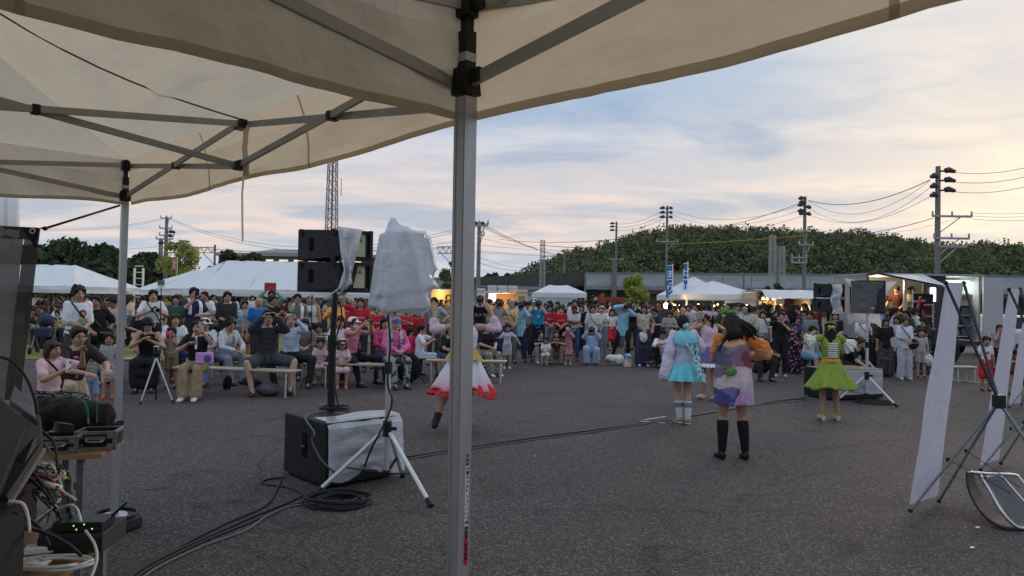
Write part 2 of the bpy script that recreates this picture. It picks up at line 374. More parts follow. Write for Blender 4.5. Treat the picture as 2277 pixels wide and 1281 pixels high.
tree('ginkgo_tree', ((400-1138)/F*60, 60, 0), 1.6+(658-527)/F*60, 2.0, 'slim yellow-green tree rising behind the marquee peak', lg, 20, 160, .2, None, .2, 40, .2)
tree('street_tree', ((1413-1138)/F*48, 48, 0), 1.6+(675-610)/F*48, 1.15, 'young yellow-green tree in front of the grey railway girder', lg, 18, 95, .17, None, .1, 41, .38)
tree('street_tree', ((1008-1138)/F*58, 58, 0), 1.6+(668-574)/F*58, 1.2, 'young green tree partly hidden by the near canopy leg', leafmat('green_leaves', (.08, .13, .035)), 16, 120, .18, None, .1, 42, .35)
for i, (px, ty) in enumerate([(1700, 632), (1725, 626), (1757, 640)]):
    tree('shrub', ((px-1138)/F*70, 70, 0), 1.6+(yH(px)-ty)/F*70, 1.0, ['small shrub below the girder behind the food van awning', 'taller shrub below the girder above the foil-roofed van', 'low shrub below the girder beside the concrete pole'][i], leafmat('shrub_leaves', (.06, .075, .03)), 10, 100, .2, 'shrubs below the viaduct', .06, 50+i, .1, 'shrub')
# ---- railway viaduct
conc = mat('old_concrete', (.085, .078, .068), .9, nz=.35, nscale=.9, bump=.3, bscale=4); steel = mat('girder_paint', (.36, .40, .42), .6, nz=.16, nscale=.7, stretch=(.3, 1, 2)); steeld = mat('girder_flange', (.24, .27, .29), .6, nz=.2, nscale=.6)
A = Vector((((1300-1138)/F)*112, 112, 0)); B = Vector(((2300-1138)/F*100, 100, 0)); D = (B-A).normalized(); Nn = Vector((D.y, -D.x, 0)); Mr = Matrix((D, -Nn, Vector((0, 0, 1)))).transposed()
via = thing('railway_viaduct', A, 0, 'long grey steel girder railway viaduct crossing below the wooded hill', 'viaduct')
L = (B-A).length+12; npn = 18; gp = G(); gp.box((0, 0, 0), (L/npn-.06, .25, 2.0)); pm = gp.mesh('girder_panel')
for i in range(npn):
    o = obj('girder_panel', pm, steel, via); o.matrix_local = Matrix.Translation(D*(L*(i+.5)/npn)+Vector((0, 0, 5.25))) @ Mr.to_4x4()
g = G(); g.box(D*L/2+Vector((0, 0, 3.95))+Nn*.15, (L, .9, .6), Mr); g.box(D*L/2+Vector((0, 0, 6.3)), (L, .6, .12), Mr); obj('flange', g, steeld, via)
g = G(); g.box(D*L/2-Nn*4+Vector((0, 0, 4.6)), (L+4, 7, 1.0), Mr); obj('deck', g, conc, via)
for px in (1478, 1850, 2215):
    k = (px-1300)/1000*(B-A).length; g = G(); g.box(D*k-Nn*2+Vector((0, 0, 1.8)), (3.0, 3, 3.6), Mr); g.box(D*k-Nn*1.5+Vector((0, 0, 3.4)), (4.6, 4, .7), Mr); obj('pier', g, conc, via)
# scaffold rail far along the viaduct
g = G(); orange = mat('scaffold_orange', (.42, .20, .06), .6)
for zz in (6.6, 7.2): g.bar(D*68+Vector((0, 0, zz))+Nn, D*(L+10)+Vector((0, 0, zz))+Nn, .07)
for i in range(18): g.bar(D*(68+i*1.15)+Vector((0, 0, 6.3))+Nn, D*(68+i*1.15)+Vector((0, 0, 7.3))+Nn, .07)
obj('scaffold_rail', g, orange, via)
A2 = Vector(((1030-1138)/F*150, 150, 0)); B2 = A-D*.4; D2 = (B2-A2); L2 = D2.length; D2.normalize(); M2 = Matrix((D2, Vector((-D2.y, D2.x, 0)), Vector((0, 0, 1)))).transposed()
v2 = thing('concrete_viaduct', A2, 0, 'weathered brown concrete viaduct joining the grey girder bridge', 'viaduct')
for i in range(7):
    g = G(); g.box((0, 0, 0), (L2/7-.05, .5, 2.1)); o = obj('parapet_panel', g, conc, v2); o.matrix_local = Matrix.Translation(D2*(L2*(i+.5)/7)+Vector((0, 0, 5.35))) @ M2.to_4x4()
g = G(); g.box(D2*L2/2+Vector((0, 3.5, 3.9)), (L2, 7, .8), M2); obj('deck', g, conc, v2)
for k in (.1, .5, .93): g = G(); g.box(D2*L2*k+Vector((0, 1.5, 1.75)), (4, 4, 3.5), M2); obj('pier', g, conc, v2)
# embankment below and behind
g = G(); g.box((40, 158, 1.6), (260, 3, 5.6)); g.box((-60, 175, .5), (260, 3, 4.0)); obj('embankment', g, mat('embankment', (.022, .026, .016), 1, nz=.4, nscale=.5), kind='structure')
bl = [((random.uniform(-8, 80), random.uniform(120, 150), random.uniform(.3, 1.6)), (2, 2, 1.5)) for _ in range(260)]
obj('undergrowth', leaves(bl, 40, .8), dk, kind='stuff', label='dark undergrowth in the shade under the viaduct')
# ---- poles and masts
conp = mat('pole_concrete', (.20, .19, .18), .8, nz=.2, nscale=3); gal = mat('galvanised', (.34, .35, .36), .5, .4, nz=.15, nscale=4); blk = mat('black_iron', (.03, .03, .032), .5); insm = mat('insulator', (.06, .06, .065), .3)
def upole(px, ty, d, r, label, arms, n=3, name='utility_pole', m=conp, cross=None):
    top = pt(px, ty, d); root = thing(name, (top.x, top.y, 0), 0, label, 'pole', 'utility poles')
    lean = -(top.z)*.004
    g = G(); g.tube([(lean, 0, 0), (0, 0, top.z)], [r*1.35, r], 10); obj('pole', g, m, root)
    for (dy, sx, ln) in arms:       # insulator arms: pixels below the top, side, metres
        z = top.z-dy/F*d; g = G()
        g.tube([(0, -.1, z), (sx*ln*.45, -.1, z+.05)], [.06, .06], 6); g.tube([(sx*ln*.4, -.1, z+.05), (sx*ln*.6, -.1, z+.1), (sx*ln, -.1, z)], [.16, .18, .10], 8)
        obj('insulator', g, insm, root)
    if cross:
        g = G()
        for (dy, x0, x1) in cross:
            z = top.z-dy/F*d; g.bar((x0, -.15, z), (x1, -.15, z), .12); g.bar((0, -.12, z-1.0), (x1*.7, -.12, z), .05)
            for q in (x0, (x0+x1)/2, x1): g.tube([(q, -.15, z), (q, -.15, z+.3)], [.07, .05], 6)
        obj('crossarm', g, gal, root)
    return top
P1 = upole(2086, 370, 42, .135, 'tallest concrete utility pole, behind the food truck', [(12, 1, .95), (33, 1, .95), (55, 1, .95), (25, -1, .5), (47, -1, .5), (67, -1, .5)], cross=[(112, -.4, 1.9), (161, -.3, 1.75), (179, 0, 1.6)])
P2 = upole(1790, 437, 58, .125, 'concrete utility pole in front of the girder beside the foil-roofed van', [(6, -1, .55), (15, -1, .5), (21, -1, .6), (26, 1, .45), (34, -1, .6), (40, -1, .5), (41, 1, .45)], cross=[(78, -.9, 0.2), (108, -.5, .6), (137, -1.1, .1), (148, -1.1, .1)])
P3 = upole(1484, 458, 82, .125, 'slender utility pole above the blue flags', [(6, -1, .9), (16, -1, .9), (26, -1, .9), (6, 1, .6), (16, 1, .6), (26, 1, .6)], cross=[(80, -1.2, 1.2)])
P4 = upole(1371, 493, 105, .14, 'thin distant utility pole standing at the hill foot', [(5, -1, 1.0), (12, -1, 1.0), (20, -1, 1.0)], cross=[(84, -1, 1)])
P5 = upole(1066, 494, 52, .13, 'dark utility pole just past the near canopy leg', [(6, 1, .4), (6, -1, .4)], cross=[(5, -.65, .65), (9, -.6, .6), (30, -.1, .35)])
P6 = upole(371, 482, 70, .15, 'dark utility pole rising behind the marquee', [(35, 1, .9), (44, 1, .7), (60, -1, .7)], cross=[(4, -.5, .5), (26, -.6, .6), (42, -.6, .8), (50, -.9, .7), (70, -.5, 1.0), (80, -.5, .9)])
for i, (px, ty, d, r) in enumerate([(358, 532, 75, .2), (1255, 555, 130, .2), (1302, 612, 90, .12), (1365, 575, 110, .2), (1438, 640, 60, .08), (1654, 608, 75, .09), (1730, 548, 90, .2)]):
    upole(px, ty, d, r, ['short dark pole against the evergreens beside the taller power pole', 'pale lattice-like pole on the viaduct near the hill foot', 'thin lamp pole at the end of the grey girder', 'small pole on the hill foot behind the girder', 'thin grey pole beside the young yellow-green tree', 'thin grey pole beside the blue arrow sign', 'slim post between the two lattice masts'][i], [], m=conp)
def lattice(px, ty, d, z0, w0, w1, nseg, label, name='lattice_mast', m=gal, th=.08, cat='mast', shaft=False):
    top = pt(px, ty, d); root = thing(name, (top.x, top.y, z0), 0, label, cat); H = top.z-z0
    g = G(); cs = []
    for k in range(nseg+1):
        e = k/nseg; w_ = w0+(w1-w0)*e; cs.append([Vector((sx*w_/2, sy*w_/2, H*e)) for sx, sy in ((-1, -1), (1, -1), (1, 1), (-1, 1))])
    for q in range(4): g.bar(cs[0][q], cs[-1][q], th*1.3)
    obj('legs' if False else 'corner_frame', g, m, root)
    g = G()
    for k in range(nseg):
        for q in range(4):
            q2 = (q+1) % 4; g.bar(cs[k][q], cs[k+1][q2], th*.7); g.bar(cs[k][q2], cs[k+1][q], th*.7); g.bar(cs[k+1][q], cs[k+1][q2], th*.8)
    if shaft: g.tube([(0, 0, 0), (0, 0, H)], th*1.6, 6)
    obj('bracing', g, m, root); return root, H, cs
tw = mat('tower_steel', (.19, .18, .18), .5, .3, nz=.15, nscale=1)
rt, H_, cs = lattice(741, 318, 200, 0, 3.6, 2.0, 17, 'tall steel lattice radio tower rising behind the covered speakers', 'radio_tower', tw, .16, 'tower', True)
g = G(); g.box((0, 0, H_-.4), (4.2, 3, .2))
for q in range(-4, 5): g.tube([(q*.5, -1.5, H_-.4), (q*.5, -1.5, H_+1.0-abs(q)*.1)], .06, 5)
g.tube([(2.9, 0, H_-2), (2.9, 0, H_+2)], .12, 6); g.tube([(2.5, 0, H_-15), (2.5, 0, H_-10)], .1, 6); obj('antenna_platform', g, tw, rt)
lattice(1207, 535, 108, 3.5, .75, .6, 12, 'grey lattice mast carrying railway wires on the concrete viaduct', m=mat('mast_grey', (.42, .43, .44), .6))
lattice(1718, 524, 96, 3.5, .75, .65, 12, 'taller of the two lattice railway masts above the girder', m=MC['mast_grey'], th=.045)
lattice(1739, 548, 98, 3.5, .7, .6, 9, 'shorter of the two lattice railway masts above the girder', m=MC['mast_grey'], th=.045)
def gantry(px0, px1, py, d, leg, label):
    a, b_ = pt(px0, py, d), pt(px1, py, d); root = thing('railway_gantry', (leg and b_.x or a.x, d, 0), 0, label, 'gantry'); o_ = Vector((b_.x, d, 0))
    g = G(); n = 6; a -= o_; b_ -= o_
    for dz in (0, -1.1): g.bar(a+Vector((0, 0, dz)), b_+Vector((0, 0, dz)), .14)
    for k in range(n):
        p, q = a+(b_-a)*k/n, a+(b_-a)*(k+1)/n; g.bar(p-Vector((0, 0, 1.1*(k % 2))), q-Vector((0, 0, 1.1*((k+1) % 2))), .1)
    obj('truss_beam', g, tw, root); g = G(); g.tube([(b_.x, 0, 0), (b_.x, 0, b_.z+.5)], .22, 8); g.bar((b_.x, 0, b_.z-3.5), (b_.x-2.4, 0, b_.z-1.1), .12); obj('post', g, tw, root)
gantry(430, 478, 550, 140, 1, 'dark railway gantry above the marquee ridge')
gantry(972, 1012, 549, 120, 1, 'dark railway gantry beside the plastic-covered speaker')
# ---- wires
wirem = mat('wire_black', (.03, .03, .033), .6); yelw = mat('yellow_sleeve', (.35, .26, .03), .6)
def wire(a, b_, sag, r, label, m=wirem, n=14, name='overhead_wire', cat='wire', group='overhead wires'):
    P = [a+(b_-a)*(k/n)-Vector((0, 0, sag*4*(k/n)*(1-k/n))) for k in range(n+1)]; g = G(); g.tube([p-a for p in P], r*.72, 5, False)
    return obj(name, g, m, loc=a, label=label, cat=cat, group=group)
W = [((2068, 400, 42), (1798, 446, 58), .8, .035, 'thick upper wire between the two tallest concrete poles'), ((2068, 402, 42), (1798, 447, 58), 1.5, .018, 'thin slack wire just under the thick one between the tallest poles'),
 ((2068, 417, 42), (1798, 462, 58), 1.6, .018, 'middle slack wire between the two tallest concrete poles'), ((2068, 437, 42), (1798, 477, 58), 1.1, .018, 'lowest slack wire between the two tallest concrete poles'),
 ((1784, 450, 58), (1490, 518, 82), .6, .035, 'thick wire from the van pole down to the slender pole'), ((1784, 455, 58), (1490, 466, 82), 1.2, .02, 'top thin wire reaching the slender pole'), ((1784, 466, 58), (1490, 476, 82), 1.3, .02, 'second thin wire reaching the slender pole'), ((1784, 480, 58), (1490, 484, 82), 1.3, .02, 'third thin wire reaching the slender pole'),
 ((1478, 466, 82), (1372, 498, 105), .5, .03, 'upper wire between the slender pole and the thin distant pole'), ((1478, 476, 82), (1372, 505, 105), .5, .03, 'middle wire between the slender pole and the thin distant pole'), ((1478, 484, 82), (1372, 512, 105), .5, .03, 'lower wire between the slender pole and the thin distant pole'),
 ((1478, 518, 82), (1110, 532, 120), .8, .045, 'thick cable running from the slender pole over the concrete viaduct'),
 ((2112, 382, 42), (2330, 360, 34), .3, .02, 'top wire leaving the tallest pole away from the hill'), ((2112, 403, 42), (2330, 380, 34), .3, .02, 'second wire leaving the tallest pole away from the hill'), ((2112, 425, 42), (2330, 402, 34), .3, .02, 'third wire leaving the tallest pole away from the hill'),
 ((2160, 473, 42), (2330, 470, 36), .1, .015, 'upper of three level wires at the pole bracket'), ((2145, 479, 42), (2330, 479, 36), .1, .015, 'middle of three level wires at the pole bracket'), ((2160, 487, 42), (2330, 487, 36), .1, .015, 'lower of three level wires at the pole bracket'),
 ((2075, 485, 42), (1795, 520, 60), .5, .03, 'dark service cable between tallest poles at bracket height'), ((2150, 478, 42), (1795, 505, 60), .9, .014, 'thin service wire between tallest poles at bracket height'),
 ((1074, 500, 52), (1500, 545, 90), 2.6, .03, 'upper sagging cable from the dark pole towards the hill'), ((1074, 503, 52), (1360, 543, 90), 1.7, .02, 'second sagging cable from the dark pole towards the hill'), ((1074, 507, 52), (1300, 548, 90), 1.0, .015, 'third sagging cable from the dark pole towards the hill'),
 ((1066, 528, 52), (1205, 548, 108), .3, .02, 'short wire from the dark pole to the viaduct lattice mast'), ((1066, 573, 52), (1190, 590, 108), .5, .02, 'low wire from the dark pole along the viaduct'), ((1066, 585, 52), (1178, 598, 108), .4, .025, 'lowest wire from the dark pole along the viaduct'),
 ((376, 485, 70), (1060, 498, 52), 2.3, .02, 'long upper wire spanning behind the speakers'), ((376, 487, 70), (1060, 502, 52), 2.5, .02, 'long second wire spanning behind the speakers'),
 ((362, 486, 70), (-80, 490, 60), .9, .02, 'upper wire from the marquee pole over the evergreens'), ((362, 489, 70), (-80, 495, 60), .9, .015, 'second wire from the marquee pole over the evergreens'),
 ((376, 540, 75), (1060, 530, 60), 1.2, .022, 'level cable passing behind the speakers at pole mid height'), ((376, 548, 75), (1060, 545, 60), .6, .018, 'lower level cable passing behind the speakers'), ((362, 548, 75), (-80, 560, 70), .3, .018, 'low wire skimming the evergreen crowns'),
 ((400, 556, 140), (1010, 552, 120), .5, .03, 'railway contact wire above the marquee ridge'), ((1015, 557, 120), (1300, 572, 115), .2, .025, 'railway contact wire over the concrete viaduct'), ((1062, 545, 110), (1720, 560, 100), .8, .025, 'railway feeder wire in front of the hill'), ((1062, 558, 110), (1720, 580, 100), .5, .025, 'lower railway feeder wire in front of the hill'), ((1720, 568, 100), (2330, 575, 90), .6, .025, 'railway wire across the dark slope'), ((1720, 583, 100), (2330, 598, 90), .4, .02, 'lower railway wire across the dark slope')]
for a, b_, s, r, lb in W: wire(pt(*a), pt(*b_), s, r, lb)
wire(pt(1480, 543, 60), pt(1788, 524, 57), .1, .05, 'yellow sleeved cable stretched in front of the hill', yelw)
wire(pt(1200, 545, 75), pt(1480, 543.5, 60), .3, .04, 'black cable continuing from the yellow sleeve over the hill foot')
# white cylinders far left, station roof, misc buildings
whitep = mat('white_paint', (.72, .73, .74), .5, nz=.05, nscale=1)
for px, r_, lb in ((5, .75, 'tall white pole cut by the picture edge above the mesh screen'), (31, .72, 'tall white pole above the corner of the mesh screen')):
    p = pt(px, 470, 95); g = G(); g.tube([(0, 0, 0), (0, 0, 22)], [r_, r_*.9], 16); obj('white_mast', g, whitep, loc=(p.x, p.y, 0), label=lb, cat='mast', smooth=True)
st = thing('station_building', (((615-1138)/F)*120, 120, 0), 0, 'low station building with pale roof showing above the marquee', 'building')
g = G(); g.box((6, 0, 8.6), (30, 8, .5)); g.box((4, 1, 9.3), (18, 6, .9), taper=.5); obj('roof', g, mat('station_roof', (.33, .31, .29), .7), st)
g = G(); g.box((6, 0, 4), (29, 7, 8.5)); obj('wall', g, mat('station_wall', (.12, .12, .12), .8), st)
wg = G(); wg.box((0, 0, 0), (1.4, .1, .45)); wm = wg.mesh('window')
for k in range(9): obj('window', wm, emis('station_light', (1, .85, .5), .7) if k in (0, 2) else mat('dull_glass', (.2, .24, .28), .2), st, loc=(-5+k*2.4, -3.6, 7.6))
for px, wpx, ty, d, c_, lb in ((1000, 80, 622, 70, (.33, .36, .38), 'low pale building behind the stalls, seen past the covered speaker'), (1170, 60, 645, 62, (.20, .26, .30), 'blue-grey site container between the stall and the small tent'), (1130, 210, 640, 80, (.23, .24, .25), 'long low grey shed under the concrete viaduct'), (1220, 120, 655, 58, (.42, .50, .56), 'pale blue site hut behind the small tent')):
    p = pt(px, ty, d); g = G(); ww = wpx/F*d; g.box((0, 0, p.z/2), (ww, 3, p.z)); o = thing('site_building', (p.x, d, 0), 0, lb, 'building'); obj('wall', g, mat('wall_%d' % px, c_, .8, nz=.12, nscale=.8), o)
    g = G(); g.box((0, 0, p.z+.08), (ww+.4, 3.4, .16)); obj('roof', g, steeld, o)
for px, lb in ((1358, 'rust-orange shipping container beside the young yellow-green tree'),):
    a, b_ = pt(1330, 660, 62), pt(1392, 700, 62); o = thing('container', ((a.x+b_.x)/2, 62, 0), 0, lb, 'container'); z = a.z; ww = b_.x-a.x
    g = G(); g.box((0, 1.2, z/2), (ww, 2.4, z)); obj('body', g, mat('container_orange', (.30, .07, .03), .6, nz=.2, nscale=1), o)
    cg = G(); cg.box((0, 0, 0), (.06, .05, z*.9)); cm_ = cg.mesh('rib')
    for k in range(14): obj('rib', cm_, MC['container_orange'], o, loc=(-ww/2+.1+k*(ww-.2)/13, -.02, z/2))
# far sign posts
def sign(px, ty, d, w_, h_, c_, label, body=None, post=True, name='road_sign', arrow=False):
    p = pt(px, ty, d); o = thing(name, (p.x, d, 0), 0, label, 'sign'); 
    g = G(); g.tube([(0, .03, 0), (0, .03, p.z)], .03, 6); obj('post', g, gal, o)
    g = G()
    if arrow: g.add([(-w_/2, 0, p.z-h_), (w_/2, 0, p.z-h_), (w_/2, 0, p.z-h_*.35), (0, 0, p.z), (-w_/2, 0, p.z-h_*.35), (-w_/2, .02, p.z-h_), (w_/2, .02, p.z-h_), (w_/2, .02, p.z-h_*.35), (0, .02, p.z), (-w_/2, .02, p.z-h_*.35)], [(0, 1, 2, 3, 4), (9, 8, 7, 6, 5), (0, 5, 6, 1), (1, 6, 7, 2), (2, 7, 8, 3), (3, 8, 9, 4), (4, 9, 5, 0)])
    else: g.box((0, 0, p.z-h_/2), (w_, .03, h_))
    obj('panel', g, mat('sign_%s' % str(c_), c_, .5), o); return o, p
o, p = sign(1666, 639, 62, .34, .62, (.03, .13, .38), 'small blue pointed sign on a post beside the foil-roofed van', arrow=True)
obj_ = text('人', .3, whitep, o, face_M((0, -.02, p.z-.38), (1, 0, 0), (0, 0, 1)))
sign(1324, 660, 60, .25, .5, (.5, .55, .5), 'small pale arrow sign before the orange container', arrow=True)
sign(1340, 652, 60, .3, 1.5, (.28, .09, .05), 'narrow rusty upright sign beside the orange container')
# stacked goal frame / white rack beside marquee
g = G(); p = pt(309, 596, 46)
for x in (-.28, .28): g.bar((x, 0, 0), (x, 0, p.z), .1)
for k in range(6): g.bar((-.28, 0, 1.5+k*.4), (.28, 0, 1.5+k*.4), .05)
obj('white_ladder_frame', g, whitep, loc=(p.x, p.y, 0), label='white upright ladder frame beside the marquee end', cat='frame')
# guard rail at far edge of lawn
g = G()
for k in range(20): g.bar((k*1.6, 0, 0), (k*1.6, 0, .75), .08)
g.bar((-.5, 0, .7), (31, 0, .7), .1); g.bar((-.5, 0, .4), (31, 0, .4), .08); obj('guard_rail', g, mat('rail_wood', (.2, .17, .13), .8), loc=(-38, 54, 0), label='low brown guard rail under the evergreens at the lawn edge', cat='railing')
# ================================================================ TENTS FAR
canw = mat('white_canvas', (.76, .79, .82), .6, nz=.05, nscale=1.5, bump=.25, bscale=2.2, transl=(.6, .62, .65), tmix=.18)
def sheet(c00, c10, c11, c01, nx=14, ny=8, sag=0.0, wr=.02, seed=0):
    g = G(); c00, c10, c11, c01 = map(Vector, (c00, c10, c11, c01)); n = (c10-c00).cross(c01-c00).normalized(); rows = []
    for j in range(ny+1):
        v = j/ny; row = []
        for i in range(nx+1):
            u = i/nx; p = (c00*(1-u)+c10*u)*(1-v)+(c01*(1-u)+c11*u)*v
            p = p-Vector((0, 0, sag*4*u*(1-u)*(1-v*.6)*min(1, v*3+.15)))+n*wr*noise.noise(Vector((u*6+seed, v*3, seed)))
            row.append(p)
        rows.append(row)
    for a, b_ in zip(rows, rows[1:]): g.rings([a, b_], False, False)
    return g
def marquee(name, x0, x1, y0, y1, ez, rz_, label, inset=1.7, val=.28, npan=4, loc=(0, 0, 0), rot=0):
    o = thing(name, loc, rot, label, 'tent'); ym = (y0+y1)/2
    for k in range(npan):
        a, b_ = x0+(x1-x0)*k/npan, x0+(x1-x0)*(k+1)/npan
        ra = max(a, x0+inset) if k else x0+inset; rb = b_ if k < npan-1 else x1-inset
        for yy, s in ((y0, 1), (y1, 2)):
            obj('roof_panel', sheet((a, yy, ez), (b_, yy, ez), (rb, ym, rz_), (ra, ym, rz_), 8, 8, .05, .05, k*3.3+s), canw, o, smooth=True)
    for xa, xr in ((x0, x0+inset), (x1, x1-inset)):
        obj('end_panel', sheet((xa, y0, ez), (xa, y1, ez), (xr, ym+.01, rz_), (xr, ym-.01, rz_), 8, 8, .05, .04), canw, o, smooth=True)
    pr = [(x0, y0), (x1, y0), (x1, y1), (x0, y1)]
    for k in range(4):
        a, b_ = pr[k], pr[(k+1) % 4]; obj('valance', sheet((*a, ez), (*b_, ez), (*b_, ez-val), (*a, ez-val), 24, 2, 0, .07, k), canw, o, smooth=True)
    g = G()
    for k in range(npan+1):
        for yy in (y0+.05, y1-.05): g.tube([(x0+.05+(x1-x0-.1)*k/npan, yy, 0), (x0+.05+(x1-x0-.1)*k/npan, yy, ez)], .03, 6)
    obj('pole_frame', g, gal, o)
    return o
dM = 33
xa, xb = (345-1138)/F*dM, (860-1138)/F*dM
marquee('marquee', 0, xb-xa, 0, 5.4, 1.95, 1.6+(659-578)/F*(dM+2.7), 'long white marquee with a hipped canvas roof, a dirty patch near its end', 2.2, .32, 5, (xa, dM, 0))
xa2 = (298-1138)/F*42; marquee('marquee', 0, 9, 0, 5.4, 1.95, 1.6+(658-601)/F*45, 'second white marquee peeking out behind the long one', 2.2, .3, 3, (xa2, 42, 0))
xa3 = (-190-1138)/F*30; marquee('marquee', 0, (162+190)/F*30, 0, 5.4, 1.95, 1.6+(655-588)/F*32, 'white tent with a sagging roof beside the grey mesh screen', 1.6, .3, 2, (xa3, 30, 0))
def poptent(px, d, w_, ez, pk, label, pkx=.35, flat=0):
    x = (px-1138)/F*d; o = thing('popup_tent', (x, d, 0), 0, label, 'tent'); h = w_/2; f = flat/2
    c = [(-h, -1.4), (h, -1.4), (h, 1.4), (-h, 1.4)]; r = [(-f, -.02), (f, -.02), (f, .02), (-f, .02)]
    for k in range(4):
        a, b_, ra, rb = c[k], c[(k+1) % 4], r[k], r[(k+1) % 4]
        obj('roof_panel', sheet((*a, ez), (*b_, ez), (*rb, pk), (*ra, pk), 10, 8, .10, .02, k), canw, o, smooth=True)
        obj('valance', sheet((*a, ez), (*b_, ez), (*b_, ez-.22), (*a, ez-.22), 12, 1, 0, .02, k), canw, o, smooth=True)
        g = G(); g.bar((a[0]*.97, a[1]*.97, 0), (a[0]*.97, a[1]*.97, ez), .05); obj('leg', g, whitep, o)
    return o
poptent(1241, 36, 2.6, 2.05, 1.6+(672-634)/F*36+.0, 'small white pop-up tent between the churro stall and the girder bridge', flat=.9)
poptent(1541, 31, 2.6, 1.98, 1.6+(676-627)/F*31+.25, 'white pop-up tent with a blue flag, behind its twin')
poptent(1585, 29, 2.9, 2.0, 1.6+(677-635)/F*29+.2, 'white pop-up tent lit by bulbs, closest to the foil-roofed van')
poptent(1905, 30, 2.2, 2.1, 2.5, 'white pop-up tent mostly hidden behind the plastic-wrapped speaker')
# ---- lit bulbs
def bulb(px, py, d, r, c, s, label, light=0):
    p = pt(px, py, d); o = thing('light_bulb', p, 0, label, 'bulb', 'bulbs of the stalls'); g = G(); g.ell((0, 0, 0), (r, r, r*1.1), n=12, m=8); obj('globe', g, emis('bulb_%s_%g' % (str(c), s), c, s), o, smooth=True)
    g = G(); g.tube([(0, 0, r*.9), (0, 0, r*2.2)], [r*.4, r*.3], 8); g.tube([(0, 0, r*2), (0, 0, r*6)], r*.08, 4); obj('socket', g, blk, o)
    if light:
        l = bpy.data.lights.new('lamp_light', 'POINT'); l.energy = light; l.color = (1, .62, .3); l.shadow_soft_size = r; lo = bpy.data.objects.new('lamp_light', l); COL.objects.link(lo); lo.parent = o; lo.location = (0, -r*2.5, 0)
bulb(1481, 680, 27, .10, (1, .62, .28), 14, 'brightest bare bulb glowing at the tent corner', 45)
bulb(1496, 680, 27.6, .07, (1, .66, .32), 11, 'second bright bulb beside the brightest one at the tent corner', 15)
for i, px in enumerate((1489, 1501, 1511, 1553, 1563, 1588, 1596, 1612)): bulb(px, 677+(i % 3)*1.5, 28, .035, (1, .75, .2), 5, 'small yellow bulb strung below the tent valance, %s' % ['first after the big bulb', 'close to the second big bulb', 'beside the tent leg', 'mid-valance above a dark-haired head', 'paired mid-valance', 'two heads before the ribboned dancer', 'near a red lamp', 'at the far tent corner'][i])
for i, (px, py) in enumerate(((1697, 664), (1706, 666), (1720, 666), (1660, 680), (1783, 686))): bulb(px, py, 26.5, .05, (1, .6, .22), 8, ['amber bulb under the awning edge of the foil van', 'middle amber bulb inside the foil van', 'third amber bulb over the foil van counter', 'yellow bulb before the patterned cloth by the white board', 'low orange lamp over the dark side counter'][i], 8 if i in (1, 4) else 0)
# ---- flags
def flag(px, d, ty, by, w_, c1, label, words, lean=.0):
    a = pt(px, ty, d); b_ = pt(px, by, d); o = thing('banner_flag', (a.x, d, 0), 0, label, 'flag', 'upright advertising flags'); g = G(); g.tube([(w_/2, 0, 0), (w_/2+lean, 0, a.z+.1)], .02, 6); g.tube([(w_/2+lean, 0, a.z+.05), (-w_/2, 0, a.z+.02)], .012, 5); obj('pole', g, whitep, o)
    s = sheet((-w_/2, 0, a.z), (w_/2+lean, 0, a.z), (w_/2, 0, b_.z), (-w_/2, 0, b_.z), 6, 14, 0, .06, px); obj('cloth', s, mat('flag_%s' % str(c1), c1, .8, nz=.1, nscale=2), o, smooth=True)
    h = (a.z-b_.z)/len(words)*.82; text(list(words), h, whitep, o, face_M((0, -.09, (a.z+b_.z)/2), (1, 0, 0), (0, 0, 1)), vertical=True)
flag(1489, 30, 592, 662, .26, (.04, .16, .42), 'blue and white upright flag beside the bright bulbs', 'まつり')
flag(1525, 30, 587, 661, .17, (.03, .15, .45), 'narrow blue upright flag above the tent peak', 'ビール')
flag(389, 50, 578, 600, .35, (.5, .18, .12), 'small red flag standing above the second marquee', 'から')
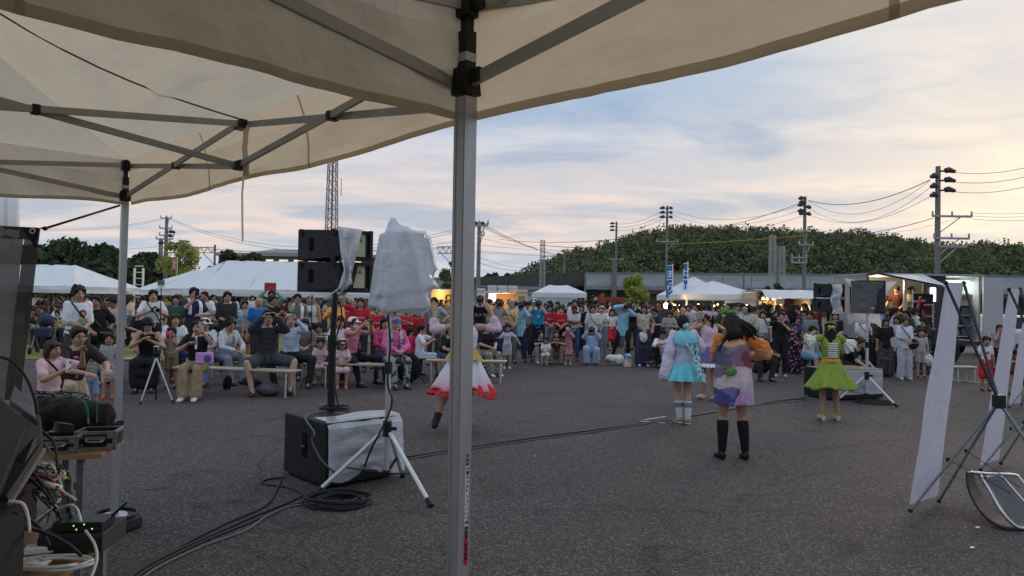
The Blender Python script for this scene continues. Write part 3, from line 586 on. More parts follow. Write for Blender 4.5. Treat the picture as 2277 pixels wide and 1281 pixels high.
# ================================================================ NEAR CANOPIES
can = mat('beige_canvas', (.44, .385, .30), .75, nz=.20, nscale=2.2, bump=1.0, bscale=5, transl=(.76, .66, .49), tmix=.50)
hem = mat('canvas_hem', (.46, .40, .31), .8, nz=.15, nscale=9, transl=(.7, .62, .48), tmix=.45)
alu = mat('aluminium_leg', (.42, .43, .44), .42, .55, nz=.10, nscale=5, stretch=(8, 8, 1)); aluD = mat('truss_paint', (.36, .36, .35), .5, .35, nz=.12, nscale=6)
blkp = mat('black_plastic', (.018, .018, .02), .45); hook = mat('ring_steel', (.5, .5, .5), .3, .9)
U = Vector((.715, -.70, 0)).normalized(); V_ = Vector((-.70, -.715, 0)).normalized()
def canopy(name, C, S, SV, ze, zl, zv, peak, label, legs, baseweight=(), tilt=Vector((0, 0, 0)), bowk=.05, wob=.03, seed=0, tapes=()):
    """C: ground position of the corner, U and V_ edge directions; ze eave, zl slider, zv valance hem"""
    o = thing(name, (C.x, C.y, 0), 0, label, 'canopy')
    Z = lambda u, v, z: U*u+V_*v+Vector((0, 0, z))
    cor = [(0, 0), (S, 0), (S, SV), (0, SV)]; pk = Z(S/2, SV/2, peak)
    # roof: four panels, sagging between ribs
    def roof(a, b_, k):
        a3, b3 = Z(*a, ze+.03), Z(*b_, ze+.03); g = G(); rows = []; n, m_ = 26, 22
        for j in range(m_+1):
            v = j/m_; row = []
            for i in range(n+1):
                u = i/n; p = (a3*(1-u)+b3*u)*(1-v)+pk*v
                sg = .16*math.sin(math.pi*v)*(.25+.75*math.sin(math.pi*u)) + .05*abs(math.sin(2*math.pi*u))*(1-v)*min(1, v*6)
                w_ = math.sin(math.pi*u)*(.045*noise.noise(Vector((u*9*(1-v)+k*5, v*7, seed)))+.014*noise.noise(Vector((u*26*(1-v)+v*9, v*20, k))))
                p = p-Vector((0, 0, (sg-w_)*(1 if 0 < v < 1 else 0))); row.append(p)
            rows.append(row)
        for r1, r2 in zip(rows, rows[1:]): g.rings([r1, r2], False, False)
        return obj('roof_panel', g, can, o, smooth=True)
    for k in range(4): roof(cor[k], cor[(k+1) % 4], k)
    # seams along roof: from mid-edge to peak and along hips
    seam = mat('seam', (.20, .17, .13), .8)
    for k in range(4):
        a, b_ = cor[k], cor[(k+1) % 4]; P = []
        for i in range(14):
            v = i/13*.96; p = (Z(*a, ze+.03)*.5+Z(*b_, ze+.03)*.5)*(1-v)+pk*v; P.append(p-Vector((0, 0, .16*math.sin(math.pi*v)+.012)))
        g = G(); g.tube(P, .0045, 4); obj('seam', g, seam, o)
    # valance
    for k in range(4):
        a, b_ = cor[k], cor[(k+1) % 4]; a3, b3 = Z(*a, 0), Z(*b_, 0); out = (a3+b3)/2-Z(S/2, SV/2, 0); out.normalize(); g = G(); g2 = G(); rows = []; n = 60
        for j in range(7):
            v = j/6; row = []
            for i in range(n+1):
                u = i/n; bow = math.sin(math.pi*u); d_ = out*((.03+.007*noise.noise(Vector((u*34+v*5, v*5, k))))*min(1, v*3)+bowk*v*bow+wob*v*noise.noise(Vector((u*9+k*7, v*1.5, seed))))
                e = min(u, 1-u)*S
                if e < .22: d_ += out*(-.030*math.cos(e/.22*math.pi*.5)*math.sin(math.pi*v))
                row.append(a3*(1-u)+b3*u+d_+Vector((0, 0, ze+.031-(ze+.031-zv)*v-.02*v*math.sin(math.pi*2*u)**2+.012*v*noise.noise(Vector((u*7, 0, seed+k))))))
            rows.append(row)
        for r1, r2 in zip(rows, rows[1:]): g.rings([r1, r2], False, False)
        va = obj('valance', g, can, o, smooth=True)
        lo = rows[-1]; up_ = [p-out*.004+Vector((0, 0, .022)) for p in lo]; lo2 = [p-out*.004-Vector((0, 0, .001)) for p in lo]; g2.rings([up_, lo2], False, False); obj('hem', g2, hem, va, smooth=True)
        for u in (.36, .67):     # vertical joins of the valance panels
            g3 = G(); P = [rows[j][int(u*n)]-out*.006 for j in range(7)]; q = (b3-a3).normalized()*.008; g3.rings([[p-q for p in P], [p+q for p in P]], False, False); obj('seam_tape', g3, hem, va)
    # legs
    dgl = (U+V_).normalized()
    rot = Matrix((U, -V_, Vector((0, 0, 1)))).transposed()
    for k in legs:
        c_ = cor[k]; cc = Z(*c_, 0); inw = (Z(S/2, SV/2, 0)-cc).normalized(); cc = cc+inw*.02
        g = G(); dl = tilt if k == 0 else tilt*0; g.bar(cc+dl, cc+Vector((0, 0, zl-.04)), .040, .040, up=U)
        for e in (-.0205, .0205)*(1 if dl.length == 0 else 0):   # raised corner beads
            g.box(cc+rot @ Vector((e*.0, -.0212, 0))+rot @ Vector((e*.7, 0, 0))+Vector((0, 0, zl/2-.02)), (.006, .003, zl-.05), rot)
        lg_ = obj('leg', g, alu, o)
        g = G(); g.box(cc+Vector((0, 0, zl+.05)), (.034, .034, .16), rot); g.box(cc+Vector((0, 0, (zl+ze)/2+.03)), (.024, .024, ze-zl), rot); obj('inner_tube', g, blkp, lg_)
        g = G(); g.box(cc+Vector((0, 0, zl+.062)), (.036, .036, .022), rot); obj('collar', g, alu, lg_)
        g = G(); g.box(cc+Vector((0, 0, zl)), (.056, .056, .07), rot); g.box(cc+Vector((0, 0, zl+.01))+(rot @ Vector((.04, 0, 0))), (.035, .022, .036), rot); g.box(cc+Vector((0, 0, zl+.01))+(rot @ Vector((0, .04, 0))), (.022, .035, .036), rot)
        for q in (-.018, 0, .018): g.box(cc+(rot @ Vector((q, -.029, 0)))+Vector((0, 0, zl)), (.006, .004, .066), rot)
        obj('slider', g, blkp, lg_, bevel=.003)
        g = G(); P = [cc-inw*.035+Vector((0, 0, zl-.025))+(U*.014*math.cos(t_)+Vector((0, 0, .014*math.sin(t_)))) for t_ in np.linspace(0, 6.28, 15)]; g.tube(P, .0022, 5); obj('pull_ring', g, hook, lg_)
        g = G(); g.box(cc+Vector((0, 0, ze-.01)), (.054, .054, .065), rot); g.box(cc+Vector((0, 0, ze-.01))+(rot @ Vector((.038, 0, 0))), (.035, .024, .036), rot); g.box(cc+Vector((0, 0, ze-.01))+(rot @ Vector((0, .038, 0))), (.024, .035, .036), rot); obj('corner_bracket', g, blkp, lg_, bevel=.003)
    # trusses
    def truss(a, d, L, nu=2, zt=ze-.01, zb=zl):
        m = L/nu; g = None
        for i in range(nu):
            s0, s1 = i*m, (i+1)*m; p0, p1 = a+d*(s0+.03), a+d*(s1-.03); sd = Vector((-d.y, d.x, 0))*.014
            flip = i % 2
            g = G(); g.bar(p0+Vector((0, 0, zt))+sd, p1+Vector((0, 0, zb))+sd, .013, .030); obj('truss_bar', g, aluD, o)
            g = G(); g.bar(p0+Vector((0, 0, zb))-sd, p1+Vector((0, 0, zt))-sd, .013, .030); obj('truss_bar', g, aluD, o)
            mid = a+d*(s0+s1)/2+Vector((0, 0, (zt+zb)/2)); g = G(); M = Matrix((d, Vector((-d.y, d.x, 0)), Vector((0, 0, 1)))).transposed(); g.box(mid, (.03, .048, .04), M); obj('pivot_sleeve', g, blkp, o, bevel=.002)
            if i < nu-1:
                for z in (zt, zb): g = G(); g.box(a+d*s1+Vector((0, 0, z)), (.09, .05, .045), M); obj('truss_joint', g, blkp, o, bevel=.003)
    for k in range(4):
        a, b_ = Z(*cor[k], 0), Z(*cor[(k+1) % 4], 0); truss(a, (b_-a).normalized(), (b_-a).length)
    truss(Z(S/2, 0, 0), V_, SV, 2); truss(Z(0, SV/2, 0), U, S, 2)
    g = G(); g.tube([Z(S/2, SV/2, zl-.05), Z(S/2, SV/2, peak-.02)], .02, 8); obj('centre_post', g, aluD, o)
    return o, Z
C2 = pt(283, 400, 4.9); C2.z = 0
WB = gnd(257, 1172)
zv2, ze2, zl2 = 1.6+(657-455)/F*4.9, 1.6+(657-366)/F*4.9, 1.6+(657-437)/F*4.9
S2 = 3.3
while 1138.5+F*(C2+U*S2).x/(C2+U*S2).y < 1033: S2 += .005
cn2, Z2 = canopy('canopy_tent', C2, S2, 3.62, ze2, zl2, zv2, 3.22, 'beige pop-up canopy standing beside the equipment table, its corner leg in a round weight', [0, 1, 2], tilt=WB-C2, wob=.035, seed=3)
C1 = pt(1038, 185, 1.83); C1.z = 0
zv1, ze1, zl1 = 1.6+(668-262)/F*1.83, 1.6+(668-6)/F*1.83, 1.6+(668-186)/F*1.83
cn1, Z1 = canopy('canopy_tent', C1, 2.9, 2.9, ze1, zl1, zv1, 3.15, 'beige pop-up canopy overhead with its aluminium leg in the middle of the view', [0], bowk=-.03, wob=.006, seed=8)
# stickers on the near leg and tag on its fabric
stk = mat('sticker_white', (.75, .75, .74), .5); red = mat('sticker_red', (.55, .03, .06), .5); ink = mat('ink', (.02, .02, .02), .6); yl = mat('label_yellow', (.62, .45, .05), .6)
cc = C1+(U+V_).normalized()*.02; nrm = -V_     # face turned to the picture's side: local -v side
def leg_sticker(z0, z1, m, chars, tm, nm):
    # the leg face whose outward normal is V_ + faces the camera's side
    nn = V_*-1; side = U
    # choose the face seen on the bright side: normal = U direction towards camera? computed below
    nn = U if U.dot(Vector((0, -1, 0))) > 0 else -U; rt_ = V_.cross(Vector((0, 0, 1))); 
    best = [(n_, t_) for n_, t_ in ((U, -V_), (V_, -U))]
    n_, t_ = best[0]; up = Vector((0, 0, 1)); xr = up.cross(n_)
    c_ = cc+n_*.0208+Vector((0, 0, (z0+z1)/2))-C1+xr*.006; 
    g = G(); M = Matrix((xr, up, n_)).transposed(); g.box(c_, (.012, z1-z0, .0008), M); s_ = obj(nm, g, m, None, loc=C1)
    tx = text(chars, .011, tm, s_, face_M(c_+n_*.0008, -up, xr))
    return s_
zz = lambda py: 1.6+(669-py)/F*1.83*1.0
s_ = leg_sticker(zz(1160), zz(1028), stk, 'アスモ工業カスタム イベント二丁目 交換部', ink, 'white_sticker'); s_['label'] = 'narrow white sticker with black writing running down the near canopy leg'; s_['category'] = 'sticker'
s_ = leg_sticker(zz(1243), zz(1186), red, '取扱注意', ink, 'red_sticker'); s_['label'] = 'red warning sticker low on the near canopy leg'; s_['category'] = 'sticker'
tg = pt(996, 118, 1.86); a_ = Vector((1, 0, 0)); g = G(); M = face_M((0, 0, 0), V_*-1, (0, 0, 1)).to_3x3(); g.box((0, 0, -.016), (.024, .05, .001), M); o = obj('care_tag', g, stk, loc=tg, label='small white care tag with a yellow band sewn inside the near valance', cat='tag')
g = G(); g.box((0, 0, .004), (.0245, .009, .002), M); obj('band', g, yl, o); text('ATTENTION\n取扱注意\nMADE IN', .0045, ink, o, face_M((0, 0, -.02)+V_.cross(Vector((0,0,1)))*0 if False else Vector((0, 0, -.02))+(M @ Vector((0, 0, .001))), M @ Vector((1, 0, 0)), (0, 0, 1)))
# hanging strap of the second canopy
mj = C2+U*1.8; Pz = [(0, 0, zl2+.02), (.012, 0, zl2-.03), (.0, .01, zl2-.15), (.008, 0, zl2-.3), (.012, .0, pt(515, 540, 3.65).z)]
g = G(); g.rings([[Vector(p)+U*-.012+Vector((0, -.03, 0)) for p in Pz], [Vector(p)+U*.012+Vector((0, -.03, .012 if i == 4 else 0)) for i, p in enumerate(Pz)]], False, False)
g.rings([[Vector((0, 0, ze2-.02))+U*-.02, Vector((0, 0, zl2+.08))+U*-.03, Vector((0, 0, zl2-.06))+U*.005], [Vector((0, 0, ze2-.02))+U*.05, Vector((0, 0, zl2+.08))+U*.03, Vector((0, 0, zl2-.06))+U*.06]], False, False)
obj('hanging_strap', g, hem, cn2, loc=U*1.8)
# round weight at the canopy foot
wb = WB+(U+V_).normalized()*.02; wt = thing('base_weight', (wb.x, wb.y, 0), 0, 'round black plastic weight holding the corner leg of the second canopy', 'weight')
g = G(); g.tube([(0, 0, 0), (0, 0, .02), (0, 0, .07), (0, 0, .085)], [.17, .175, .165, .15], 28); obj('body', g, blkp, wt, smooth=False)
g = G(); g.tube([(0, 0, .085), (0, 0, .095)], [.085, .08], 20); obj('foot_plate', g, alu, wt)
g = G(); P = [(.145*math.cos(t_), .145*math.sin(t_), .095) for t_ in np.linspace(0, 6.28, 30)]; g.tube(P, .012, 6); obj('rim', g, blkp, wt)
g = G(); zk = gnd(258, 993).z; g.tube([(-.03, -.0, .72), (.05, -.03, .72)], [.022, .022], 10); obj('leg_knob', g, blkp, wt)
hg = G(); hg.tube([(0, 0, 0), (0, .004, 0)], .005, 8); hm = hg.mesh('adjusting_hole')
for k in range(4): 
    n_ = U*-1 if False else V_; obj('adjusting_hole', hm, blkp, wt, loc=Vector((0, 0, .22+k*.13))+Vector((-.004, -.0225, 0)))
# ---- grey mesh screen with grommet and cord
ms_ = mat('grey_mesh', (.25, .255, .27), .8, nz=.18, nscale=3, bump=.3, bscale=5, alpha=.96); msd = mat('screen_border', (.075, .072, .072), .8, nz=.2, nscale=8, alpha=.95)
TR = pt(90, 507, 4.3); TLp = pt(-160, 494, 4.2); BRp = pt(45, 890, 4.35); BLp = pt(-210, 890, 4.2)
ts = thing('mesh_screen', (TR.x, TR.y, 0), 0, 'translucent grey mesh screen with a dark border, tied to the canopy leg', 'screen'); Q = Vector((TR.x, TR.y, 0))
lerp = lambda a, b_, t_: a*(1-t_)+b_*t_
obj('mesh_cloth', sheet(TLp-Q, lerp(TR, TLp, .14)-Q, lerp(BRp, BLp, .14)-Q, BLp-Q, 16, 16, 0, .035, 2), ms_, ts, smooth=True)
obj('border', sheet(lerp(TR, TLp, .14)-Q, TR-Q, BRp-Q, lerp(BRp, BLp, .14)-Q, 4, 16, 0, .02, 2), msd, ts, smooth=True)
obj('border', sheet(TLp-Q+Vector((0, -.01, 0)), TR-Q+Vector((0, -.01, 0)), lerp(TR, BRp, .07)-Q+Vector((0, -.01, 0)), lerp(TLp, BLp, .07)-Q+Vector((0, -.01, 0)), 16, 3, 0, .02, 2), msd, ts, smooth=True)
g = G(); g.add([lerp(TR, TLp, .16)-Q+Vector((0, -.02, .0)), TR-Q+Vector((0, -.02, 0)), lerp(TR, BRp, .12)-Q+Vector((0, -.02, 0))], [(0, 1, 2)]); obj('corner_patch', g, blkp, ts)
g = G(); e = lerp(TR, pt(80, 515, 4.3), 1)-Q+Vector((0, -.03, 0)); P = [e+Vector((.014*math.cos(t_), 0, .014*math.sin(t_))) for t_ in np.linspace(0, 6.28, 15)]; g.tube(P, .005, 6); obj('grommet', g, hook, ts)
g = G(); e2 = pt(100, 508, 4.32); top_ = pt(266, 457, 4.86); g.tube([TR, e2], .004, 5); g.ell(e2, (.016, .016, .013)); g.tube([e2, top_], .0075, 6); obj('bungee_cord', g, blkp, label='black elastic cord from the screen corner up to the canopy leg', cat='cord', smooth=True)
# ================================================================ PLASTIC COVERS
plas = mat('plastic_sheet', (.66, .69, .73), .16, coat=.6, nz=.10, nscale=6, bump=.55, bscale=16, spec=.5, transl=(.70, .74, .80), tmix=.42)
def crumple(me, amp, sc_, seed=0):
    for v in me.vertices:
        p = v.co; q = noise.ridged_multi_fractal(p*sc_+Vector((seed, seed, 0)), 1.0, 2.1, 3, .6, 2.0) if hasattr(noise, 'ridged_multi_fractal') else noise.noise(p*sc_)
        v.co = p+v.normal*amp*(q-1.0)
    me.update()
t = plas.node_tree; b = t.nodes['Principled BSDF']; g_ = N(t, 'ShaderNodeTexCoord'); nz_ = N(t, 'ShaderNodeTexNoise', i_Scale=3.0, i_Detail=3.0); LK(t, g_.outputs['Object'], nz_.inputs['Vector'])
vm = N(t, 'ShaderNodeVectorMath', operation='MULTIPLY_ADD'); LK(t, nz_.outputs['Color'], vm.inputs[0]); vm.inputs[1].default_value = (.5, .5, .5); LK(t, g_.outputs['Object'], vm.inputs[2])
v_1 = N(t, 'ShaderNodeTexVoronoi', i_Scale=7.0); v_2 = N(t, 'ShaderNodeTexVoronoi', i_Scale=19.0); LK(t, vm.outputs[0], v_1.inputs[0]); LK(t, vm.outputs[0], v_2.inputs[0])
bp = N(t, 'ShaderNodeBump', i_Strength=.32, i_Distance=.03); LK(t, math_(t, 'ADD', v_1.outputs[0], math_(t, 'MULTIPLY', v_2.outputs[0], .35)), bp.inputs['Height']); LK(t, bp.outputs[0], b.inputs['Normal'])
clearp = mat('clear_plastic', (.78, .78, .80), .22, nz=.06, nscale=6, bump=.4, bscale=20, transl=(.8, .8, .82), tmix=.45, alpha=.82)
clearf = mat('clear_plastic_front', (.7, .7, .72), .15, bump=.5, bscale=9, alpha=.13)
# ---- subwoofers
cab = mat('cabinet_black', (.016, .016, .018), .55, nz=.2, nscale=40, bump=.25, bscale=120)
cab2 = mat('cabinet_worn', (.035, .035, .038), .6, nz=.35, nscale=9)
def subwoofer(a, bl_, br_, zt, label, side_h=True):
    o = thing('subwoofer', (a.x, a.y, 0), 0, label, 'loudspeaker'); A0 = Vector((0, 0, 0)); L = Vector((bl_.x-a.x, bl_.y-a.y, 0)); Rr = Vector((br_.x-a.x, br_.y-a.y, 0)); Rn = Vector((-L.y, L.x, 0)).normalized(); Rn = Rn if Rn.dot(Rr) > 0 else -Rn; Rr = Rn*Rr.length
    Z = Vector((0, 0, 1)); g = G(); c = [A0, L, L+Rr, Rr]
    g.add([p+Z*.02 for p in c]+[p+Z*zt for p in c], [(0, 1, 2, 3), (7, 6, 5, 4), (0, 4, 5, 1), (1, 5, 6, 2), (2, 6, 7, 3), (3, 7, 4, 0)]); cb = obj('cabinet', g, cab, o, bevel=.012)
    no = Vector((L.y, -L.x, 0)).normalized(); no = no if no.dot(Rr) < 0 else -no
    M = Matrix((L.normalized(), Z, no)).transposed(); m_ = L*.48
    g = G(); g.box(m_+Z*zt*.64+no*.002, (.07, .15, .012), M); g.box(m_+Z*zt*.48+no*.002, (.07, .11, .012), M); obj('handle_recess', g, mat('recess', (.004, .004, .004), 1), cb)
    g = G(); g.tube([m_-L.normalized()*.04+Z*zt*.55+no*.012, m_+L.normalized()*.04+Z*zt*.55+no*.012], .014, 8); obj('handle', g, blkp, cb)
    cg = G()
    for k, (p, q) in enumerate(((A0, 1), (L, 1), (Rr, 1), (L+Rr, 1))):
        pass
    tp = L*.5+Rr*.5+Z*zt; g = G(); g.tube([tp, tp+Z*.006], [.055, .055], 16); obj('pole_socket', g, mat('socket_metal', (.1, .1, .1), .4, .6), o)
    return o, L, Rr, no
a = gnd(722, 1090); zt = 1.6-(941-663.5)/F*a.y; sub1, L1, R1, no1 = subwoofer(a, gnd(630, 1052), gnd(882, 1062), zt, 'big black subwoofer with plastic taped over one face, near the cable coil')
# plastic over the sub's other face
n2_ = -L1.normalized(); g = G(); rows = []
for j in range(15):
    v = j/14; row = []
    for i in range(23):
        u = i/22; x = R1*(.02+1.05*u); z = zt+.02-(zt-.06)*v*(1+.08*math.sin(u*9)*(v > .8)); out_ = .02+.05*abs(noise.noise(Vector((u*4, v*3, 1))))+(.06*v if u > .9 else 0)
        if j == 0: out_ = -.24+.05*math.sin(u*7)
        if j == 1: out_ = -.02; z = zt+.012
        row.append(x+n2_*out_+Vector((0, 0, z+(.03*noise.noise(Vector((u*12, v, 5))) if j == 14 else 0))))
    rows.append(row)
for r1, r2 in zip(rows, rows[1:]): g.rings([r1, r2], False, False)
obj('plastic_sheet', g, plas, loc=sub1.location, label='crumpled translucent plastic sheet taped over the subwoofer front', cat='plastic cover', smooth=True)
# ---- cables: helper
cabm = mat('cable_black', (.02, .02, .022), .5); cabg = mat('cable_grey', (.11, .11, .115), .5); cabw = mat('cable_white', (.55, .54, .50), .5)
def smoothpath(P, k=6):
    P = [Vector(p) for p in P]; out = []
    for i in range(len(P)-1):
        p0, p1, p2, p3 = P[max(i-1, 0)], P[i], P[i+1], P[min(i+2, len(P)-1)]
        for j in range(k):
            t_ = j/k; out.append(.5*((2*p1)+(p2-p0)*t_+(2*p0-5*p1+4*p2-p3)*t_*t_+(3*p1-p0-3*p2+p3)*t_**3))
    out.append(P[-1]); return out
def cable(P, r, m, label, name='cable', n=6, k=6, group=None):
    P = smoothpath(P, k); o = P[0].copy(); g = G(); g.tube([p-o for p in P], r, n); return obj(name, g, m, loc=o, label=label, cat='cable', group=group, smooth=True)
gz = lambda px, py, z=.008: gnd(px, py, z)
# ---- line array on pole
pb = pt(735, 912, 1); pol = gnd(736, 914, zt); px_ = Vector((pol.x, pol.y, 0)); d1 = pol.y
lp = thing('speaker_pole', (pol.x, pol.y, zt+.007), 0, 'black steel pole rising from the big subwoofer to the stacked array speakers', 'pole'); ztop = pt(742, 655, d1).z
g = G(); g.tube([(0, 0, 0), (0, 0, .62)], .036, 14); g.tube([(0, 0, .62), (.02, 0, ztop-zt)], .028, 14); obj('tube', g, blkp, lp, smooth=False)
g = G(); g.tube([(0, 0, .56), (0, 0, .70)], .045, 14); g.tube([(.04, -.03, .63), (.085, -.05, .63)], .02, 10); obj('clamp', g, blkp, lp)
lab = mat('panel_label', (.50, .47, .33), .6, nz=.1, nscale=30)
def array_box(c, w1, w2, h, a1, a2, label, tape=None, num='2'):
    """c: near vertical edge base; w1 along a1 (seen side), w2 along a2"""
    o = thing('array_speaker', c, 0, label, 'loudspeaker', 'line array speakers'); a1, a2 = a1.normalized(), a2.normalized(); Z = Vector((0, 0, 1)); g = G()
    s = .035; q = [Vector((0, 0, s)), a1*w1+Z*0, a1*w1+a2*w2, a2*w2+Z*s]
    t_ = [Vector((0, 0, h-s*.4)), a1*w1+Z*h, a1*w1+a2*w2+Z*h, a2*w2+Z*(h-s*.4)]
    g.add(q+t_, [(3, 2, 1, 0), (4, 5, 6, 7), (0, 1, 5, 4), (1, 2, 6, 5), (2, 3, 7, 6), (3, 0, 4, 7)]); bd = obj('body', g, cab2, o, bevel=.006)
    n1_ = a1.cross(Z); n1_ = n1_ if n1_.dot(a2) < 0 else -n1_; M = Matrix((a1, Z, n1_)).transposed()
    g = G(); g.box(a1*w1*.66+Z*h*.52+n1_*.001, (.045, h*.42, .012), M); obj('handle_slot', g, MC['recess'], bd)
    g = G(); 
    for zz_ in (.02, h-.03): g.box(a1*w1*.12+Z*zz_+n1_*.012, (.05, .05, .02), M)
    g.box(a1*w1*.9+Z*(h*.9)+n1_*.01, (.03, .06, .02), M); obj('rigging', g, blkp, o)
    n2 = a2.cross(Z); n2 = n2 if n2.dot(a1) < 0 else -n2; M2_ = Matrix((-a2 if False else a2, Z, n2)).transposed()
    xr = Z.cross(n2)
    g = G(); g.box(a2*w2*.64+Z*h*.52+n2*.003, (w2*.36, h*.74, .004), M2_); lb_ = obj('label_panel', g, lab, o)
    text(num, .05, whitep, lb_, face_M(a2*w2*.60+Z*h*.42+n2*.007, xr, Z)); text('INPUT\nLINK\nSPEAKER\nIMPEDANCE', .012, ink, lb_, face_M(a2*w2*.66+Z*h*.68+n2*.007, xr, Z))
    g = G()
    for zz_ in (.015, h-.02): g.box(a2*w2*.5+Z*zz_+n2*.02, (w2*1.03, .03, .03), M2_)
    g.box(a2*w2*.96+Z*h*.5+n2*.02, (.035, h, .035), M2_); g.bar(a2*w2*.30+n2*.03+Z*.02, a2*w2*.52+n2*.03+Z*(h*.97), .03); obj('rear_frame', g, blkp, o)
    return o
ad = 6.75; e0 = pt(752, 650, ad); eL = pt(660, 645, ad+.15); eR = pt(822, 650, ad+.25)
a1v = Vector((eL.x-e0.x, eL.y-e0.y, 0)); a2v = Vector((eR.x-e0.x, eR.y-e0.y, 0)); hh = (pt(752, 508, ad).z-e0.z)/2
array_box(e0, a1v.length, a2v.length, hh-.006, a1v, a2v, 'lower black line array speaker on the near pole, marked 2', num='2')
array_box(e0+Vector((0, 0, hh)), a1v.length, a2v.length, hh, a1v, a2v, 'upper black line array speaker on the near pole under a plastic flap', num='1')
# plastic hanging between
g = G(); rows = []; T0, T1 = pt(752, 506, ad-.03), pt(803, 512, ad+.05)
pathL = [(752, 503), (757, 560), (765, 600), (752, 640), (716, 668)]; pathR = [(806, 511), (792, 570), (783, 610), (786, 630), (768, 657)]
for j in range(21):
    v = j/20; k = min(3, int(v*4)); e = v*4-k; row = []
    l = (pathL[k][0]*(1-e)+pathL[k+1][0]*e, pathL[k][1]*(1-e)+pathL[k+1][1]*e); r_ = (pathR[k][0]*(1-e)+pathR[k+1][0]*e, pathR[k][1]*(1-e)+pathR[k+1][1]*e)
    for i in range(13):
        u = i/12; p = pt(l[0]*(1-u)+r_[0]*u, l[1]*(1-u)+r_[1]*u, ad-.06+.10*u*(1)-.05*math.sin(u*9+v*3)*v+.05*noise.noise(Vector((u*3, v*5, 3)))); row.append(p-e0)
    rows.append(row)
for r1, r2 in zip(rows, rows[1:]): g.rings([r1, r2], False, False)
obj('plastic_flap', g, plas, loc=e0, label='shiny plastic flap hanging over the stacked array speakers', cat='plastic cover', smooth=True)
# ---- tripod speaker stands
def tripod(c, zh, feet, ztop, label, tilt=0, rr=.022, mt=None):
    mt = mt or mat('stand_silver', (.55, .56, .58), .35, .5); o = thing('tripod_stand', (c.x, c.y, 0), 0, label, 'speaker stand', 'tripod speaker stands'); C0 = Vector((c.x, c.y, 0))
    g = G(); g.tube([(0, 0, .10), (0, 0, zh+.55)], rr, 14); obj('lower_tube', g, mt, o, smooth=False); g = G(); g.tube([(0, 0, zh+.5), (0, 0, ztop)], rr*.8, 14); obj('upper_tube', g, mt, o)
    g = G(); g.tube([(0, 0, zh-.03), (0, 0, zh+.10)], rr*1.7, 14); g.tube([(rr, -.02, zh+.04), (rr+.06, -.04, zh+.04)], .016, 8); obj('hub', g, blkp, o)
    g = G(); g.tube([(0, 0, zh+.5), (0, 0, zh+.6)], rr*1.5, 12); obj('collar', g, blkp, o); g = G(); g.tube([(0, 0, .10), (0, 0, .16)], rr*1.5, 12); obj('collar', g, blkp, o)
    for f in feet:
        f = Vector((f.x, f.y, .02))-C0; h0 = Vector((0, 0, zh))+Vector((f.x, f.y, 0)).normalized()*.05; g = G(); g.tube([h0, f], .018, 10); lg_ = obj('leg', g, mt, o)
        g = G(); g.tube([f+(h0-f).normalized()*.06, f-(h0-f).normalized()*.015], [.021, .024], 10); obj('rubber_foot', g, blkp, lg_)
        g = G(); g.bar((0, 0, .13), f+(h0-f)*.42, .028, .008); obj('brace', g, blkp, o)
    return o
f1, f2, f3 = gnd(703, 1102), gnd(957, 1128), gnd(895, 1062); cc3 = (f1+f2+f3)/3; cc3 = Vector((pt(862, 900, cc3.y+.12).x, cc3.y+.12, 0)); dd = cc3.y
tripod(cc3, pt(860, 962, dd).z, [f1, f2, f3], pt(862, 660, dd).z, 'silver tripod stand under the plastic-bagged speaker')
# bagged speaker: remeshed cabinet shape, crumpled
g = G(); Q = lambda px, py, dy=0: pt(px, py, dd+dy)-Vector((cc3.x, cc3.y, 0))
for (pts_, hy) in (([(862, 512), (946, 516), (952, 690), (850, 690)], .17), ([(845, 520), (900, 512), (930, 690), (818, 684)], .13), ([(900, 512), (958, 528), (978, 600), (900, 650)], .14), ([(905, 600), (977, 590), (940, 702), (880, 690)], .12), ([(850, 560), (940, 560), (975, 640), (835, 660)], .18)):
    fr = [Q(*p, -hy) for p in pts_]; bk = [Q(*p, hy) for p in pts_]; g.add(fr+bk, [(3, 2, 1, 0), (4, 5, 6, 7), (0, 1, 5, 4), (1, 2, 6, 5), (2, 3, 7, 6), (3, 0, 4, 7)])
g.tube([Q(880, 520), Q(874, 500), Q(876, 482)], [.10, .055, .02], 8)
me = remesh(g, .014, 6)
nn_ = [v.normal.copy() for v in me.vertices]
for v, vn in zip(me.vertices, nn_):   # draped folds that fan out from the top corner
    p = v.co; ang = math.atan2(p.x+.0, p.z-1.0 if False else (2.45-p.z)); rad = math.hypot(p.x, 2.45-p.z)
    f_ = (.5-abs(math.sin(ang*7+1.8*noise.noise(p*1.7))))*.042*min(1, rad*1.5)+.034*noise.noise(Vector((p.x*3.2+3, p.y*3, p.z*1.4)))+.008*noise.noise(Vector((p.x*11, p.y*8, p.z*4)))
    c_ = noise.ridged_multi_fractal(p*4.5, 1.0, 2.2, 4, .7, 2.0)*.002
    v.co += vn*(f_-c_+.01)
me.update()
obj('bagged_speaker', me, plas, loc=(cc3.x, cc3.y, 0), label='loudspeaker wrapped in a crumpled grey plastic bag on the silver tripod', cat='loudspeaker')
cable([pt(862, 700, dd-.05), pt(868, 760, dd-.05), pt(862, 850, dd-.06), pt(872, 890, dd-.06), pt(858, 935, dd-.08), gz(825, 1000, .35), gz(800, 1060, .02), gz(770, 1085), gz(760, 1110)], .009, cabm, 'black cable wound down the silver tripod to the coil')
cable([pt(745, 650, 6.7), pt(760, 700, 6.7), pt(738, 790, 6.75), pt(745, 860, 6.75), pt(753, 905, 6.75)], .008, cabm, 'black cable hanging along the speaker pole')
